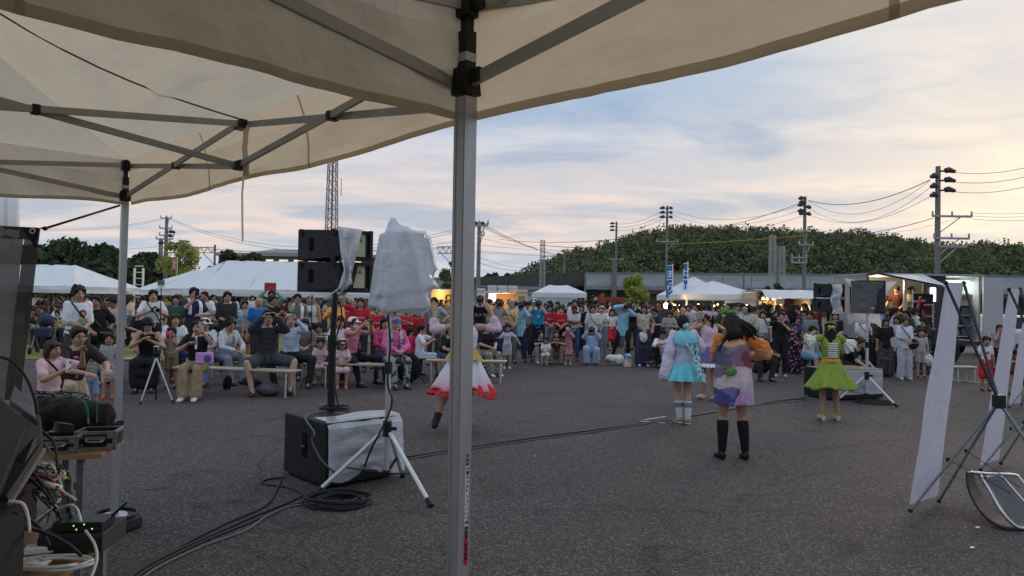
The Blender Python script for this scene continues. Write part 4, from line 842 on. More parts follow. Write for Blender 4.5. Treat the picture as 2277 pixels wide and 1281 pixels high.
def coil(c, r0, r1, n, rad, m, label, sx=1.0, sy=.8, z0=.01, seed=0):
    P = []; rr = random.Random(seed)
    for k in range(n*14):
        a_ = k/14*2*math.pi; r_ = r0+(r1-r0)*(.5+.5*math.sin(k*.23))+rr.uniform(-.012, .012); P.append((r_*sx*math.cos(a_)+.015*math.sin(k*.09), r_*sy*math.sin(a_), z0+rad*(k/(n*14))*n*.7+rr.uniform(0, .006)))
    g = G(); g.tube(P, rad, 6); return obj('cable_coil', g, m, loc=c, label=label, cat='cable', smooth=True)
coil(gnd(755, 1122), .15, .27, 9, .0085, cabm, 'flat coil of black cable on the asphalt under the silver tripod', 1.0, .75)
coil(Vector((pol.x+.05, pol.y-.02, zt+.012)), .09, .15, 3, .0085, cabm, 'small loop of cable lying on top of the big subwoofer', 1, .8)
cable([Vector((pol.x-.03, pol.y-.15, zt+.02)), Vector((pol.x-.12, pol.y-.4, zt+.01)), a+Vector((-.10, .02, zt*.85)), a+Vector((-.12, .02, .4)), a+Vector((-.02, -.03, .25)), a+Vector((.08, .0, .15))], .009, cabg, 'grey cable drooping over the subwoofer edge')
cable([gz(632, 1062), gz(600, 1065), gz(582, 1075), gz(640, 1084), gz(672, 1100), gz(640, 1118), gz(560, 1150), gz(470, 1190), gz(380, 1230), gz(290, 1278), gz(240, 1310)], .009, cabm, 'looping black cable from the subwoofer to the picture bottom')
cable([gz(626, 1066), gz(615, 1090), gz(590, 1125), gz(500, 1165), gz(400, 1215), gz(300, 1275), gz(250, 1320)], .009, cabm, 'black cable running beside the looping one to the equipment table')
cable([gz(700, 1118), gz(640, 1128), gz(590, 1150), gz(545, 1180), gz(450, 1215), gz(350, 1262), gz(300, 1300)], .0085, cabg, 'grey cable leaving the coil towards the equipment table')
cable([gz(752, 1096), gz(700, 1112), gz(640, 1126), gz(560, 1160), gz(450, 1205), gz(330, 1265), gz(260, 1320)], .0085, cabm, 'third black cable leading from the coil to the table')
cable([gz(895, 1018), gz(1000, 1002), gz(1200, 972), gz(1400, 946), gz(1600, 915), gz(1720, 893), gz(1790, 886)], .011, cabm, 'black cable laid straight across the open asphalt', k=4)
cable([gz(900, 1022), gz(1000, 1005), gz(1200, 976), gz(1350, 956), gz(1500, 932), gz(1640, 906), gz(1790, 890)], .009, cabg, 'grey cable laid beside the black one across the asphalt', k=4)
# ================================================================ FAR PA on the other side
a = gnd(1855, 892); zt2 = 1.6-(822-681)/F*a.y; sub2, L2_, R2_, no2 = subwoofer(a, gnd(1787, 880), gnd(1908, 880), zt2, 'distant black subwoofer behind the dancer in green')
g = G(); rows = []
n2_ = -L2_.normalized()
for j in range(7): rows.append([R2_*(.02+u_*.95)+n2_*(.015+.04*abs(noise.noise(Vector((u_*4, j, 3)))))+Vector((0, 0, zt2-.01-zt2*.8*j/6)) for u_ in np.linspace(0, 1, 12)])
for r1, r2 in zip(rows, rows[1:]): g.rings([r1, r2], False, False)
obj('plastic_sheet', g, plas, loc=sub2.location, label='plastic sheet over the distant subwoofer near the second tripod', cat='plastic cover', smooth=True)
ad2 = 12.0; e0 = pt(1850, 694, ad2); eL = pt(1808, 690, ad2+.2); eR = pt(1874, 690, ad2+.3); a1v = Vector((eL.x-e0.x, eL.y-e0.y, 0)); a2v = Vector((eR.x-e0.x, eR.y-e0.y, 0)); hh = (pt(1850, 630, ad2).z-e0.z)/2
array_box(e0, a1v.length, a2v.length, hh-.008, a1v, a2v, 'lower black array speaker beyond the dancer in green', num='')
array_box(e0+Vector((0, 0, hh)), a1v.length, a2v.length, hh, a1v, a2v, 'upper black array speaker beyond the dancer in green', num='')
g = G(); g.tube([(0, 0, 0), (0, 0, e0.z-zt2)], .03, 10); obj('speaker_pole', g, blkp, loc=(pt(1842, 690, ad2+.2).x, ad2+.2, zt2), label='black pole holding the two distant array speakers', cat='pole')
g = G(); rows = [[pt(1849+u_*22+3*math.sin(v*9), 632+v*66, ad2-.05+.1*noise.noise(Vector((u_*3, v*6, 1))))-e0 for u_ in np.linspace(0, 1, 6)] for v in np.linspace(0, 1, 14)]
for r1, r2 in zip(rows, rows[1:]): g.rings([r1, r2], False, False)
obj('plastic_flap', g, plas, loc=e0, label='pale plastic strip hanging down the distant array speakers', cat='plastic cover', smooth=True)
f1, f2, f3 = gnd(1862, 893), gnd(1994, 906), gnd(1922, 884); c4 = Vector((pt(1928, 800, 11.9).x, 11.9, 0))
tripod(c4, pt(1926, 840, 11.9).z, [f1, f2, f3], pt(1930, 690, 11.9).z, 'silver tripod stand under the speaker wrapped in clear plastic')
sp = thing('speaker', (c4.x, c4.y, pt(1928, 697, 11.9).z), 0, 'black loudspeaker on the distant tripod, wrapped in clear plastic', 'loudspeaker'); hS = pt(1928, 624, 11.9).z-sp.location.z; wS = 60/F*11.9
g = G(); g.box((0, 0, hS/2), (wS, .34, hS)); obj('body', g, cab2, sp, bevel=.02); g = G(); g.box((0, -.175, hS/2), (wS*.88, .01, hS*.9)); gr = obj('grille', g, mat('grille', (.03, .03, .033), .6, nz=.3, nscale=20, bump=.5, bscale=60), sp)
g = G(); g.ell((0, -.182, hS*.16), (.035, .004, .018)); obj('badge', g, mat('badge', (.4, .4, .4), .3, .6), sp)
g = G(); ew = [(1875, 618), (1982, 626), (1968, 660), (1955, 722), (1935, 703), (1905, 706), (1888, 722), (1893, 660)]; rows = []
lft = [(1877, 618), (1893, 640), (1892, 672), (1884, 706), (1888, 722)]; rgt = [(1996, 625), (1974, 648), (1964, 676), (1957, 700), (1960, 730)]
for side, dy in ((0, -.24), (1, .24)):
    rows = []; g = G()
    for j in range(13):
        v = j/12*4; k = min(3, int(v)); e = v-k; l = [lft[k][q]*(1-e)+lft[k+1][q]*e for q in (0, 1)]; r_ = [rgt[k][q]*(1-e)+rgt[k+1][q]*e for q in (0, 1)]
        rows.append([pt(l[0]*(1-u_)+r_[0]*u_, l[1]*(1-u_)+r_[1]*u_+(6*math.sin(u_*math.pi) if j == 0 else (-16*math.sin(u_*math.pi) if j == 12 else 0)), c4.y+dy*(.3+.7*math.sin(math.pi*u_))+.03*noise.noise(Vector((u_*6, v*2, side*7))))-c4 for u_ in np.linspace(0, 1, 14)])
    for r1, r2 in zip(rows, rows[1:]): g.rings([r1, r2], False, False)
    obj('clear_bag', g, clearp if side else clearf, loc=c4, label=['clear plastic layer in front of the distant loudspeaker', 'cloudy plastic bag flaring out behind the distant loudspeaker'][side], cat='plastic cover', smooth=True)
coil(gnd(1950, 897), .2, .34, 3, .01, cabm, 'cable loops on the asphalt beside the distant tripod')
# ================================================================ BANNER STANDS
fab = mat('banner_back', (.70, .69, .74), .7, nz=.10, nscale=3.5, transl=(.62, .60, .68), tmix=.35); polem = mat('banner_pole', (.05, .05, .055), .4, .4); polg = mat('banner_pole_grey', (.22, .24, .27), .4, .6)
# faint see-through print: pale lilac swirls, nothing recognisable
t = fab.node_tree; b = t.nodes['Principled BSDF']; g_ = N(t, 'ShaderNodeTexCoord'); wv = N(t, 'ShaderNodeTexNoise', i_Scale=2.3, i_Detail=2.0, i_Distortion=2.5); LK(t, g_.outputs['Object'], wv.inputs['Vector'])
LK(t, ramp(t, wv.outputs[0], [(.0, (.60, .60, .64)), (.44, (.61, .61, .65)), (.47, (.50, .47, .58)), (.50, (.60, .58, .64)), (.60, (.56, .57, .66)), (.62, (.62, .60, .66)), (1, (.62, .62, .65))]), b.inputs['Base Color'])
def xbanner(off, label, hubd=(.30, -.30), ztop=None):
    BL = gnd(2022, 1140); BL.z = .06; BR = Vector((3.52, 5.86, .06)); dz = (2.0 if False else 0)
    TL = pt(2103, 629, 5.45); TRb = pt(2143, 629, 5.82)
    o = thing('banner_stand', BL+off-Vector((0, 0, .06)), 0, label, 'banner stand', 'banner stands seen from the back'); Z0 = BL-Vector((0, 0, .06))
    BL, BR, TL, TRb = BL-Z0, BR-Z0, TL-Z0, TRb-Z0
    obj('banner', sheet(TL, TRb, BR, BL, 6, 24, .0, .015, off.x), fab, o, smooth=True)
    h = pt(2221, 893, 5.3)-Z0
    g = G(); g.box(h, (.07, .06, .10)); obj('hub', g, blkp, o, bevel=.004)
    for e, m_, r_ in ((TL, polem, .011), (TRb, polem, .011), (BL+Vector((-.02, -.05, -.03)), polg, .010), (BR+Vector((-.02, -.05, -.03)), polg, .010)):
        g = G(); g.tube([h, e], r_, 8); obj('pole', g, m_, o); g = G(); g.ell(e, (.018, .018, .018), n=8, m=6); obj('pole_tip', g, blkp, o)
    rf = h+Vector((.42, -.35, 0)); rf.z = .02; g = G(); g.tube([h, rf], .013, 8); obj('rear_leg', g, polg, o)
    m1 = h*.45+BL*.55; m2 = h*.5+BR*.5
    for q in (m1, m2): g = G(); g.ell(q, (.02, .02, .02), n=8, m=6); g.tube([q, q+(rf-q)*.45], .003, 4); obj('stay', g, blkp, o)
    for k in range(9):
        pass
    return o
xbanner(Vector((0, 0, 0)), 'tall white banner stand seen from behind, standing before the food truck')
xbanner(Vector((1.50, 1.45, 0)), 'second white banner stand seen from behind, beyond the black frame')
xbanner(Vector((4.9, 5.9, 0)), 'third banner stand seen from behind, at the picture edge')
# ---- folding frame lying on the asphalt
ff = gnd(2240, 1180); o = thing('sled_chair', (ff.x, ff.y, 0), 0, 'black curved sled frame with silver tubes and mesh seat lying by the banner', 'chair'); dF = ff.y; q_ = lambda px, py, dy=0: pt(px, py, dF+dy)-Vector((ff.x, ff.y, 0))
arc = [(2150, 1050, .35), (2152, 1080, .28), (2163, 1110, .2), (2182, 1140, .1), (2208, 1163, .05), (2242, 1176, 0), (2300, 1177, 0)]
A_ = smoothpath([q_(*p) for p in arc], 5); inn = smoothpath([q_(p[0]+14+8*math.sin(i*.5), p[1]-(2+i*3), p[2]+.18) for i, p in enumerate(arc)], 5); g = G(); g.rings([A_, inn], False, False); g.rings([[p+Vector((0, 0, .012)) for p in inn], [p+Vector((0, 0, .012)) for p in A_]], False, False); obj('curved_rim', g, mat('rim_mesh', (.035, .033, .035), .6, nz=.3, nscale=60, bump=.5, bscale=150), o, smooth=True)
g = G(); g.tube(A_, .009, 6); obj('rim_edge', g, blkp, o)
chrome = mat('chrome_tube', (.45, .48, .52), .22, .9)
for P, nm in (([(2150, 1050, .35), (2200, 1054, .4), (2252, 1056, .42), (2268, 1064, .4), (2290, 1095, .3)], 'side_tube'), ([(2180, 1058, .3), (2200, 1090, .2), (2230, 1140, .05), (2262, 1172, 0), (2300, 1174, 0)], 'side_tube'), ([(2192, 1062, .4), (2225, 1060, .45), (2250, 1085, .4), (2290, 1130, .25)], 'seat_tube')):
    g = G(); g.tube(smoothpath([q_(*p) for p in P], 5), .012, 8); obj(nm, g, chrome, o, smooth=True)
g = G(); g.add([q_(2196, 1066, .38), q_(2226, 1066, .43), q_(2290, 1142, .2), q_(2262, 1168, .03)], [(0, 1, 2, 3)]); obj('seat_mesh', g, mat('seat_mesh', (.09, .09, .095), .7, nz=.3, nscale=60), o)
for px, py, lb in ((2174, 1175, 'small white scrap of paper on the asphalt below the black frame'), (2162, 1220, 'second scrap of paper lying lower on the asphalt'), (1190, 1016, 'tiny pale pebble on the open asphalt')):
    p = gnd(px, py); g = G(); g.box((0, 0, .008), (.03 if px > 2000 else .01, .018, .006), Matrix.Rotation(.5, 3, 'Z')); obj('paper_scrap', g, stk, loc=p, label=lb, cat='litter')
# ================================================================ EQUIPMENT TABLES
wood = mat('table_wood', (.24, .14, .065), .45, nz=.22, nscale=5, stretch=(1, 8, 1)); tmet = mat('table_metal', (.16, .165, .17), .5, .4, nz=.2, nscale=6)
def table(c, sx, sy, h, rot, label, legpos):
    o = thing('folding_table', c, rot, label, 'table'); g = G(); g.box((0, 0, h-.012), (sx, sy, .024)); obj('tabletop', g, wood, o, bevel=.003)
    g = G(); g.box((0, -sy/2-.003, h-.012), (sx*1.002, .006, .028)); g.box((0, 0, h-.035), (sx*.95, .03, .02)); obj('edge_strip', g, mat('edge_strip', (.36, .22, .12), .5), o)
    for x, y in legpos: g = G(); g.bar((x, y, 0), (x, y, h-.03), .035); obj('leg', g, tmet, o)
    g = G(); g.bar((legpos[0][0], legpos[0][1], h*.45), (legpos[1][0], legpos[1][1], h*.45), .012); g.bar((legpos[0][0], legpos[0][1], h*.72), (legpos[0][0]-.4, legpos[0][1], h-.05), .03); obj('brace', g, tmet, o)
    return o
tp = gnd(180, 1010, .70); d0 = tp.y; hT = .70
corner = gnd(262, 1003, hT); rotT = R(14)
tc_ = corner+Vector((-.68, -.02, 0)); tc_.z = 0
table(tc_, 1.2, .42, hT, rotT, 'folding table holding the metal flight cases beside the canopy leg', [(.48, -.16), (.30, .17), (-.5, -.16)])
def onT(px, py): return gnd(px, py, hT)
alc = mat('case_alu', (.40, .40, .41), .35, .8, nz=.2, nscale=20); casb = mat('case_black', (.02, .02, .022), .5)
def flightcase(c, sx, sy, h, rz, label):
    o = thing('flight_case', c, rz, label, 'case', 'metal edged flight cases'); g = G()
    for a_, b_ in (((0, -sy/2+.006, h/2), (sx, .012, h)), ((0, sy/2-.006, h/2), (sx, .012, h)), ((-sx/2+.006, 0, h/2), (.012, sy, h)), ((sx/2-.006, 0, h/2), (.012, sy, h)), ((0, 0, .005), (sx, sy, .01))): g.box(a_, b_)
    obj('shell', g, casb, o)
    g = G()
    for z in (.008, h-.006): g.box((0, -sy/2-.003, z), (sx+.012, .008, .018)); g.box((sx/2+.003, 0, z), (.008, sy, .018)); g.box((-sx/2-.003, 0, z), (.008, sy, .018)); g.box((0, sy/2+.003, z), (sx+.012, .008, .018))
    for x in (-sx/2, sx/2): g.box((x, -sy/2-.003, h/2), (.022, .008, h))
    obj('metal_edging', g, alc, o)
    for x in (-sx/2+.02, sx/2-.02):
        for z in (.02, h-.02): g = G(); g.box((x, -sy/2-.009, z), (.036, .006, .036)); g.ell((x, -sy/2-.012, z), (.005, .004, .005), n=6, m=4); obj('corner_plate', g, alc, o)
    g = G(); g.tube(smoothpath([(-.045, -sy/2-.008, h*.62), (-.035, -sy/2-.03, h*.50), (.035, -sy/2-.03, h*.50), (.045, -sy/2-.008, h*.62)], 4), .005, 6); g.box((0, -sy/2-.008, h*.66), (.11, .005, .02)); obj('handle', g, alc, o)
    return o
flightcase(onT(206, 1000)+Vector((0, .07, 0)), .20, .16, .105, rotT, 'open metal-edged flight case at the table end, filled with black cloth')
flightcase(onT(122, 1008)+Vector((0, .06, 0)), .20, .16, .095, rotT, 'metal-edged flight case under the roll of tape')
tpo = thing('tape_roll', onT(130, 1000)+Vector((0, .03, .098)), 0, 'roll of black gaffer tape standing on a flight case', 'tape'); g = G(); rings = []
for rr_, zz_ in ((.05, 0), (.05, .05), (.035, .05), (.035, 0)): rings.append([Vector((rr_*math.cos(t_), rr_*math.sin(t_), zz_)) for t_ in np.linspace(0, 6.283, 24, endpoint=False)])
g.rings(rings+[rings[0]], False); obj('tape', g, blkp, tpo, smooth=False); g = G(); g.rings([[v*.985+Vector((0, 0, .001)) for v in rings[2]], [v*.985+Vector((0, 0, .001)) for v in rings[3]]], False); obj('core', g, mat('tape_core', (.35, .36, .40), .6), tpo)
tpo.rotation_euler = (R(-12), R(10), 0)
# black cloth bag with green drawstring
g = G(); bc = onT(165, 985)+Vector((0, .12, 0)); K = lambda px, py, dy=0: pt(px, py, bc.y+dy)-bc
for p, r_ in (((110, 930), .10), ((150, 915), .11), ((190, 925), .12), ((222, 925), .085), ((170, 955), .11), ((205, 950), .09), ((235, 905), .035), ((100, 905), .06)): g.ell(K(*p), (r_*1.1, r_*1.2, r_*.85))
me = remesh(g, .012, 8, .02, 9, 4); bg_ = obj('black_bag', me, mat('black_cloth', (.018, .017, .018), .85, nz=.3, nscale=30, bump=.5, bscale=60), loc=bc, label='slumped black cloth bag with a green drawstring lying on the flight cases', cat='bag')
grn = mat('green_cord', (.02, .22, .07), .6)
for P in ([(165, 884, -.14), (185, 892, -.15), (193, 915, -.15), (196, 930, -.15)], [(176, 884, -.14), (192, 900, -.15), (197, 928, -.15)], [(211, 888, -.13), (215, 905, -.12), (216, 940, -.12)]):
    g = G(); g.tube(smoothpath([K(*p) for p in P], 5), .004, 5); obj('drawstring', g, grn, bg_)
g = G(); g.tube([K(196, 930, -.15), K(196, 942, -.15)], .005, 6); obj('cord_end', g, mat('brass', (.5, .35, .12), .4, .7), bg_)
# near table with router, cables
t2 = gnd(150, 1238, .66); t2c = Vector((-1.97, t2.y-.02, 0)); table(t2c, .9, .55, .66, R(8), 'second folding table with an orange wood top under the router and white cables', [(.40, -.2), (.40, .22), (-.3, -.2)])
N2 = lambda px, py, z=.665: gnd(px, py, z)
ro = N2(140, 1222); rt_ = thing('router', Vector((-1.565, ro.y+.02, .74)), R(6), 'black network router with green status lights and two antennas', 'router')
g = G(); g.box((0, 0, .018), (.17, .11, .034)); obj('case', g, blkp, rt_, bevel=.003)
for x, z in ((-.012, .024), (.024, .028), (.052, .012), (-.002, .010)): g = G(); g.ell((x, -.056, z), (.0025, .002, .0025), n=8, m=6); obj('status_light', g, emis('led_green', (.2, 1, .1), 1.6), rt_)
for x, dx in ((-.06, -.02), (.08, .06)): g = G(); g.tube([(x, .03, .03), (x+dx, .02, .085)], [.005, .004], 6); obj('antenna', g, blkp, rt_)
rk = thing('rack_unit', Vector((-1.59, ro.y+.06, .665)), R(6), 'dark rack unit stacked under the router', 'rack unit'); g = G(); g.box((0, 0, .036), (.22, .2, .07)); obj('case', g, cab2, rk, bevel=.003); g = G(); g.box((0, -.102, .036), (.22, .004, .045)); obj('front_panel', g, casb, rk)
wa = thing('power_adapter', N2(108, 1222)+Vector((0, -.03, 0)), R(20), 'white power adapter lying on the orange tabletop', 'adapter'); g = G(); g.box((0, 0, .015), (.11, .055, .028)); obj('case', g, whitep, wa, bevel=.006)
for i, (r0, r1, cxp, m_, lb) in enumerate(((.085, .115, 120, cabw, 'thick coil of white cable in front of the router'), (.04, .06, 60, cabw, 'small coil of pale cable at the table edge'))):
    coil(N2(cxp, 1262), r0, r1, 3, .006, m_, lb, 1.1, .55, .006, i)
rng_ = random.Random(5)
hang = [(([(100, 985, 3.2), (118, 1015, 3.0), (140, 1045, 2.9), (150, 1090, 2.8), (158, 1150, 2.6)]), cabm, 'black cable dropping behind the flight cases'), ([(95, 1030, 3.2), (125, 1042, 3.0), (135, 1060, 2.9), (125, 1085, 2.8)], cabw, 'white cable arching under the table edge'),
 ([(126, 1135, 2.6), (150, 1124, 2.55), (170, 1130, 2.5), (180, 1160, 2.4)], cabw, 'thick pale cable looping over the router'), ([(30, 1140, 2.4), (55, 1150, 2.4), (90, 1175, 2.35), (110, 1215, 2.3)], cabm, 'black cable bundle crossing before the router'), ([(20, 1115, 2.3), (50, 1120, 2.3), (62, 1150, 2.3), (66, 1185, 2.25)], cabw, 'cream cable hanging beside the router'),
 ([(60, 1060, 2.8), (100, 1095, 2.7), (130, 1140, 2.6), (135, 1155, 2.5)], cabm, 'thin black cable in the tangle below the cases'), ([(190, 1180, 2.4), (210, 1210, 2.35), (215, 1245, 2.3), (200, 1290, 2.25)], cabw, 'pale cable hanging off the table corner'), ([(40, 1170, 2.3), (100, 1185, 2.25), (150, 1210, 2.25), (180, 1235, 2.2)], cabm, 'flat black cable bundle over the orange tabletop'),
 ([(-30, 790, 3.0), (20, 800, 3.0), (55, 835, 3.0), (78, 890, 3.0), (88, 950, 3.0), (120, 985, 3.0), (128, 1040, 2.9)], cabm, 'long bowed black cable in front of the mesh screen'), ([(50, 1020, 2.9), (90, 1070, 2.8), (120, 1110, 2.7), (128, 1150, 2.6)], cabg, 'grey cable in the tangle below the cases'),
 ([(80, 1040, 3.0), (150, 1050, 2.9), (158, 1090, 2.8), (150, 1140, 2.7)], cabg, 'second grey cable arching below the cases'), ([(60, 1055, 2.9), (110, 1065, 2.8), (140, 1100, 2.7)], mat('cable_red', (.4, .03, .04), .5), 'short red cable in the tangle')]
for P, m_, lb in hang: cable([pt(*p) for p in P], .006 if m_ is not cabw else .005, m_, lb)
for k in range(12):
    x0, y0 = rng_.uniform(55, 125), rng_.uniform(1035, 1090); x1, y1 = rng_.uniform(80, 170), rng_.uniform(1110, 1165)
    cable([pt(x0, y0, 2.9), pt(x0+rng_.uniform(10, 50), y0+rng_.uniform(-12, 20), 2.85), pt((x0+x1)/2+rng_.uniform(-20, 50), (y0+y1)/2, 2.8), pt(x1, y1, 2.6)], rng_.uniform(.003, .006), [cabm, cabm, cabg, cabw][k % 4], ['black', 'slim black', 'dark grey', 'cream'][k % 4]+' cable in the knot below the flight cases, '+['uppermost loop', 'middle loop', 'lowest loop'][k//4], group='knot of cables')
for k, (px, py) in enumerate(((137, 1060), (143, 1064), (131, 1072))):
    p = pt(px, py, 2.85); g = G(); g.ell((0, 0, 0), (.012, .01, .009), n=8, m=6); obj('plug', g, mat('plug_yellow', (.65, .5, .04), .5), loc=p, label=['yellow plug on top of the cable tangle', 'yellow plug touching the highest one', 'lowest yellow plug in the cable tangle'][k], cat='plug', smooth=True)
for k, (px, py, dx, m_) in enumerate(((118, 1082, .03, stk), (125, 1100, .035, alc))):
    p = pt(px, py, 2.75); g = G(); g.tube([(-.03, 0, .01), (.03, 0, -.005)], [.012, .010], 8); obj('connector', g, m_, loc=p, label=['white cable connector in the tangle', 'silver cable connector in the tangle'][k], cat='connector', smooth=True)
# black console / lid seen edge-on at the picture edge
def slab(name, P, th, m, label, cat, edge=None):
    P = [Vector(p) for p in P]; o_ = P[0].copy(); n_ = (P[1]-P[0]).cross(P[3]-P[0]).normalized()*th; o = thing(name, o_, 0, label, cat); g = G(); g.add([p-o_ for p in P]+[p-o_+n_ for p in P], [(3, 2, 1, 0), (4, 5, 6, 7), (0, 1, 5, 4), (1, 2, 6, 5), (2, 3, 7, 6), (3, 0, 4, 7)]); obj('panel', g, m, o, bevel=.004)
    if edge:
        for i, j in edge: g = G(); g.bar(P[i]-o_, P[j]-o_, .014); obj('metal_edge', g, alc, o)
    return o
slab('console_lid', [pt(-60, 1100, 2.5), pt(20, 1120, 2.45), pt(98, 1000, 2.9), pt(92, 935, 3.0)], .03, casb, 'big black flight case lid propped up at the picture edge', 'case lid', [(1, 2)])
slab('console_lid', [pt(-80, 1110, 2.2), pt(-10, 1130, 2.2), pt(60, 960, 2.7), pt(-20, 890, 2.8)], .04, casb, 'second black lid leaning behind the propped one', 'case lid')
slab('laptop', [pt(22, 905, 2.9), pt(84, 950, 2.7), pt(72, 915, 2.95), pt(32, 870, 3.1)], .03, mat('laptop_grey', (.07, .07, .075), .5), 'dark grey laptop tilted on top of the case lid', 'laptop')
rb = thing('rack_case', pt(5, 1215, 2.1), R(10), 'grey metal-edged rack case at the bottom picture corner', 'case'); g = G(); g.box((-.10, 0, -.12), (.18, .3, .34)); obj('shell', g, casb, rb)
g = G()
for z in (-.0, .05, -.07): g.box((-.10, -.155, z), (.19, .012, .018))
g.box((-.005, -.15, -.1), (.02, .02, .34)); obj('metal_edging', g, alc, rb)
g = G(); g.box((0, 0, .55), (.9, .7, 1.1)); obj('mixer_stand', g, casb, loc=(pt(-330, 1000, 2.6).x, 2.6, 0), label='black cloth-covered mixing desk stand cut by the picture edge', cat='stand')
cl_ = thing('monitor', pt(10, 985, 2.75), 0, 'dim screen glowing teal behind the black lids', 'monitor'); g = G(); g.box((-.05, 0, 0), (.2, .02, .14)); obj('frame', g, blkp, cl_); g = G(); g.box((-.05, -.012, 0), (.17, .002, .11)); obj('display', g, mat('screen_teal', (.03, .07, .07), .3, emit=(.02, .06, .06), estr=.5), cl_)
# ================================================================ FOOD TRUCKS AND STALLS
body = mat('truck_grey', (.30, .31, .33), .45, nz=.08, nscale=2); bodyd = mat('truck_dark', (.035, .037, .042), .5); warmw = mat('warm_wall', (.5, .38, .2), .7)
tyre = mat('tyre', (.02, .02, .02), .8)
def wheel(o, x, y, r=.34):
    g = G(); g.tube([(x, y-.1, r), (x, y+.1, r)], r, 20); w_ = obj('wheel', g, tyre, o); g = G(); g.tube([(x, y-.12, r), (x, y-.1, r)], r*.55, 14); obj('rim', g, alu, w_)
def lampin(o, loc, e, c=(1, .72, .4), r=.12):
    l = bpy.data.lights.new('lamp_light', 'POINT'); l.energy = e; l.color = c; l.shadow_soft_size = r; lo = bpy.data.objects.new('lamp_light', l); COL.objects.link(lo); lo.parent = o; lo.location = loc
dT = 20.0; tx = lambda px: (px-1138.5)/F*dT; tzz = lambda px, py: 1.6+(yH(px)-py)/F*dT
X0, X1, XM = tx(1930), tx(2180), tx(2052)
ft = thing('food_truck', (X0, dT, 0), 0, 'grey box food truck with a lit serving hatch and a red banner', 'food truck'); w_ = X1-X0; zt_ = tzz(2080, 614); cz = tzz(2000, 697)
g = G(); g.box((w_/2, 2.1, .55), (w_, .1, 1.1)); g.box((w_/2, 2.1, 1.5), (w_, .06, 2.1)); obj('rear_wall', g, body, ft)
g = G(); g.box((w_/2, 1.05, zt_+.03), (w_+.1, 2.3, .06)); obj('roof', g, body, ft); g = G(); g.box((w_/2, 1.05, .62), (w_, 2.1, .12)); obj('floor', g, bodyd, ft)
g = G(); g.box(((XM-X0)/2, 0, .62+(cz-.62)/2), (XM-X0, .06, cz-.62)); obj('counter_wall', g, body, ft); g = G(); g.box(((XM-X0)/2, -.18, cz), (XM-X0+.1, .4, .05)); obj('counter', g, mat('counter', (.55, .52, .46), .5), ft)
g = G(); g.box((0, 1.05, zt_/2+.35), (.06, 2.1, zt_-.7)); obj('side_wall', g, body, ft)
xb_ = XM-X0; xc_ = tx(2102)-X0
g = G(); g.box(((xb_+xc_)/2, 0, zt_/2+.3), (xc_-xb_, .06, zt_-.6)); obj('front_panel', g, bodyd, ft)
g = G(); g.box((xb_-.5, 0, (cz+zt_)/2), (.07, .07, zt_-cz)); obj('window_post', g, alu, ft)
g = G(); g.box((w_-.02, 1.05, zt_/2+.35), (.05, 2.1, zt_-.7)); obj('end_wall', g, body, ft)
g = G()
for z in np.linspace(.75, zt_-.2, 16): g.box(((xc_+w_)/2, .9, z), (w_-xc_-.1, .03, .09))
obj('corrugated_wall', g, mat('pale_corrugated', (.42, .42, .40), .6), ft)
for k in range(5): g = G(); g.box(((xc_+w_)/2, .55, .8+k*.3), (w_-xc_-.15, .5, .03)); obj('shelf', g, alu, ft)
for k in range(9): g = G(); g.box((xc_+.25+(k % 3)*.28, .5, .92+(k//3)*.3), (.2, .25, .18)); obj('stored_box', g, mat('stored_%d' % (k % 3), [(.2, .2, .22), (.35, .3, .25), (.12, .13, .15)][k % 3], .7), ft)
g = G(); g.box((w_+.03+(tx(2222)-X1)/2, -.1, zt_/2+.28), (tx(2222)-X1, .05, zt_-.6)); dr = obj('open_door', g, mat('door_white', (.42, .43, .45), .5, nz=.05), ft); g = G(); g.tube([(w_+.03, -.1, .6), (w_+.03, -.1, zt_)], .03, 8); obj('hinge', g, alu, dr)
g = G(); g.add([(-.6, -1.7, zt_-.05), (xb_-.12, -1.5, zt_-.40), (xb_-.05, 0, zt_+.02), (-.1, 0, zt_-.02)], [(0, 1, 2, 3)]); g.add([(-.6, -1.7, zt_), (xb_-.12, -1.5, zt_-.35), (xb_-.05, 0, zt_+.07), (-.1, 0, zt_+.04)], [(3, 2, 1, 0)]); obj('hatch_awning', g, steel, ft)
g = G(); g.bar((xb_+.25, -.04, tzz(2060, 640)), (xb_+.25, -.04, tzz(2060, 670)), .12); obj('strip_light', g, emis('strip_light', (.9, .95, 1), 3), ft)
g = G(); g.box(((xc_+w_)/2, .5, zt_-.12), (w_-xc_-.3, .5, .04)); obj('ceiling_light', g, emis('ceil_light', (.8, 1, .9), 2.2), ft)
lampin(ft, (xb_*.5, .9, zt_-.25), 45, (1, .75, .4)); lampin(ft, ((xc_+w_)/2, .4, zt_-.25), 14, (.85, 1, .92))
for k in range(6): g = G(); g.box((.3+k*.22, 1.9, cz+.1+.12*(k % 3)), (.16, .2, .3+.2*(k % 2))); obj('kitchen_box', g, mat('kitchen_%d' % (k % 3), [(.5, .35, .1), (.4, .4, .38), (.15, .1, .06)][k % 3], .6), ft)
for x in (.9, w_-.9): wheel(ft, x, .1)
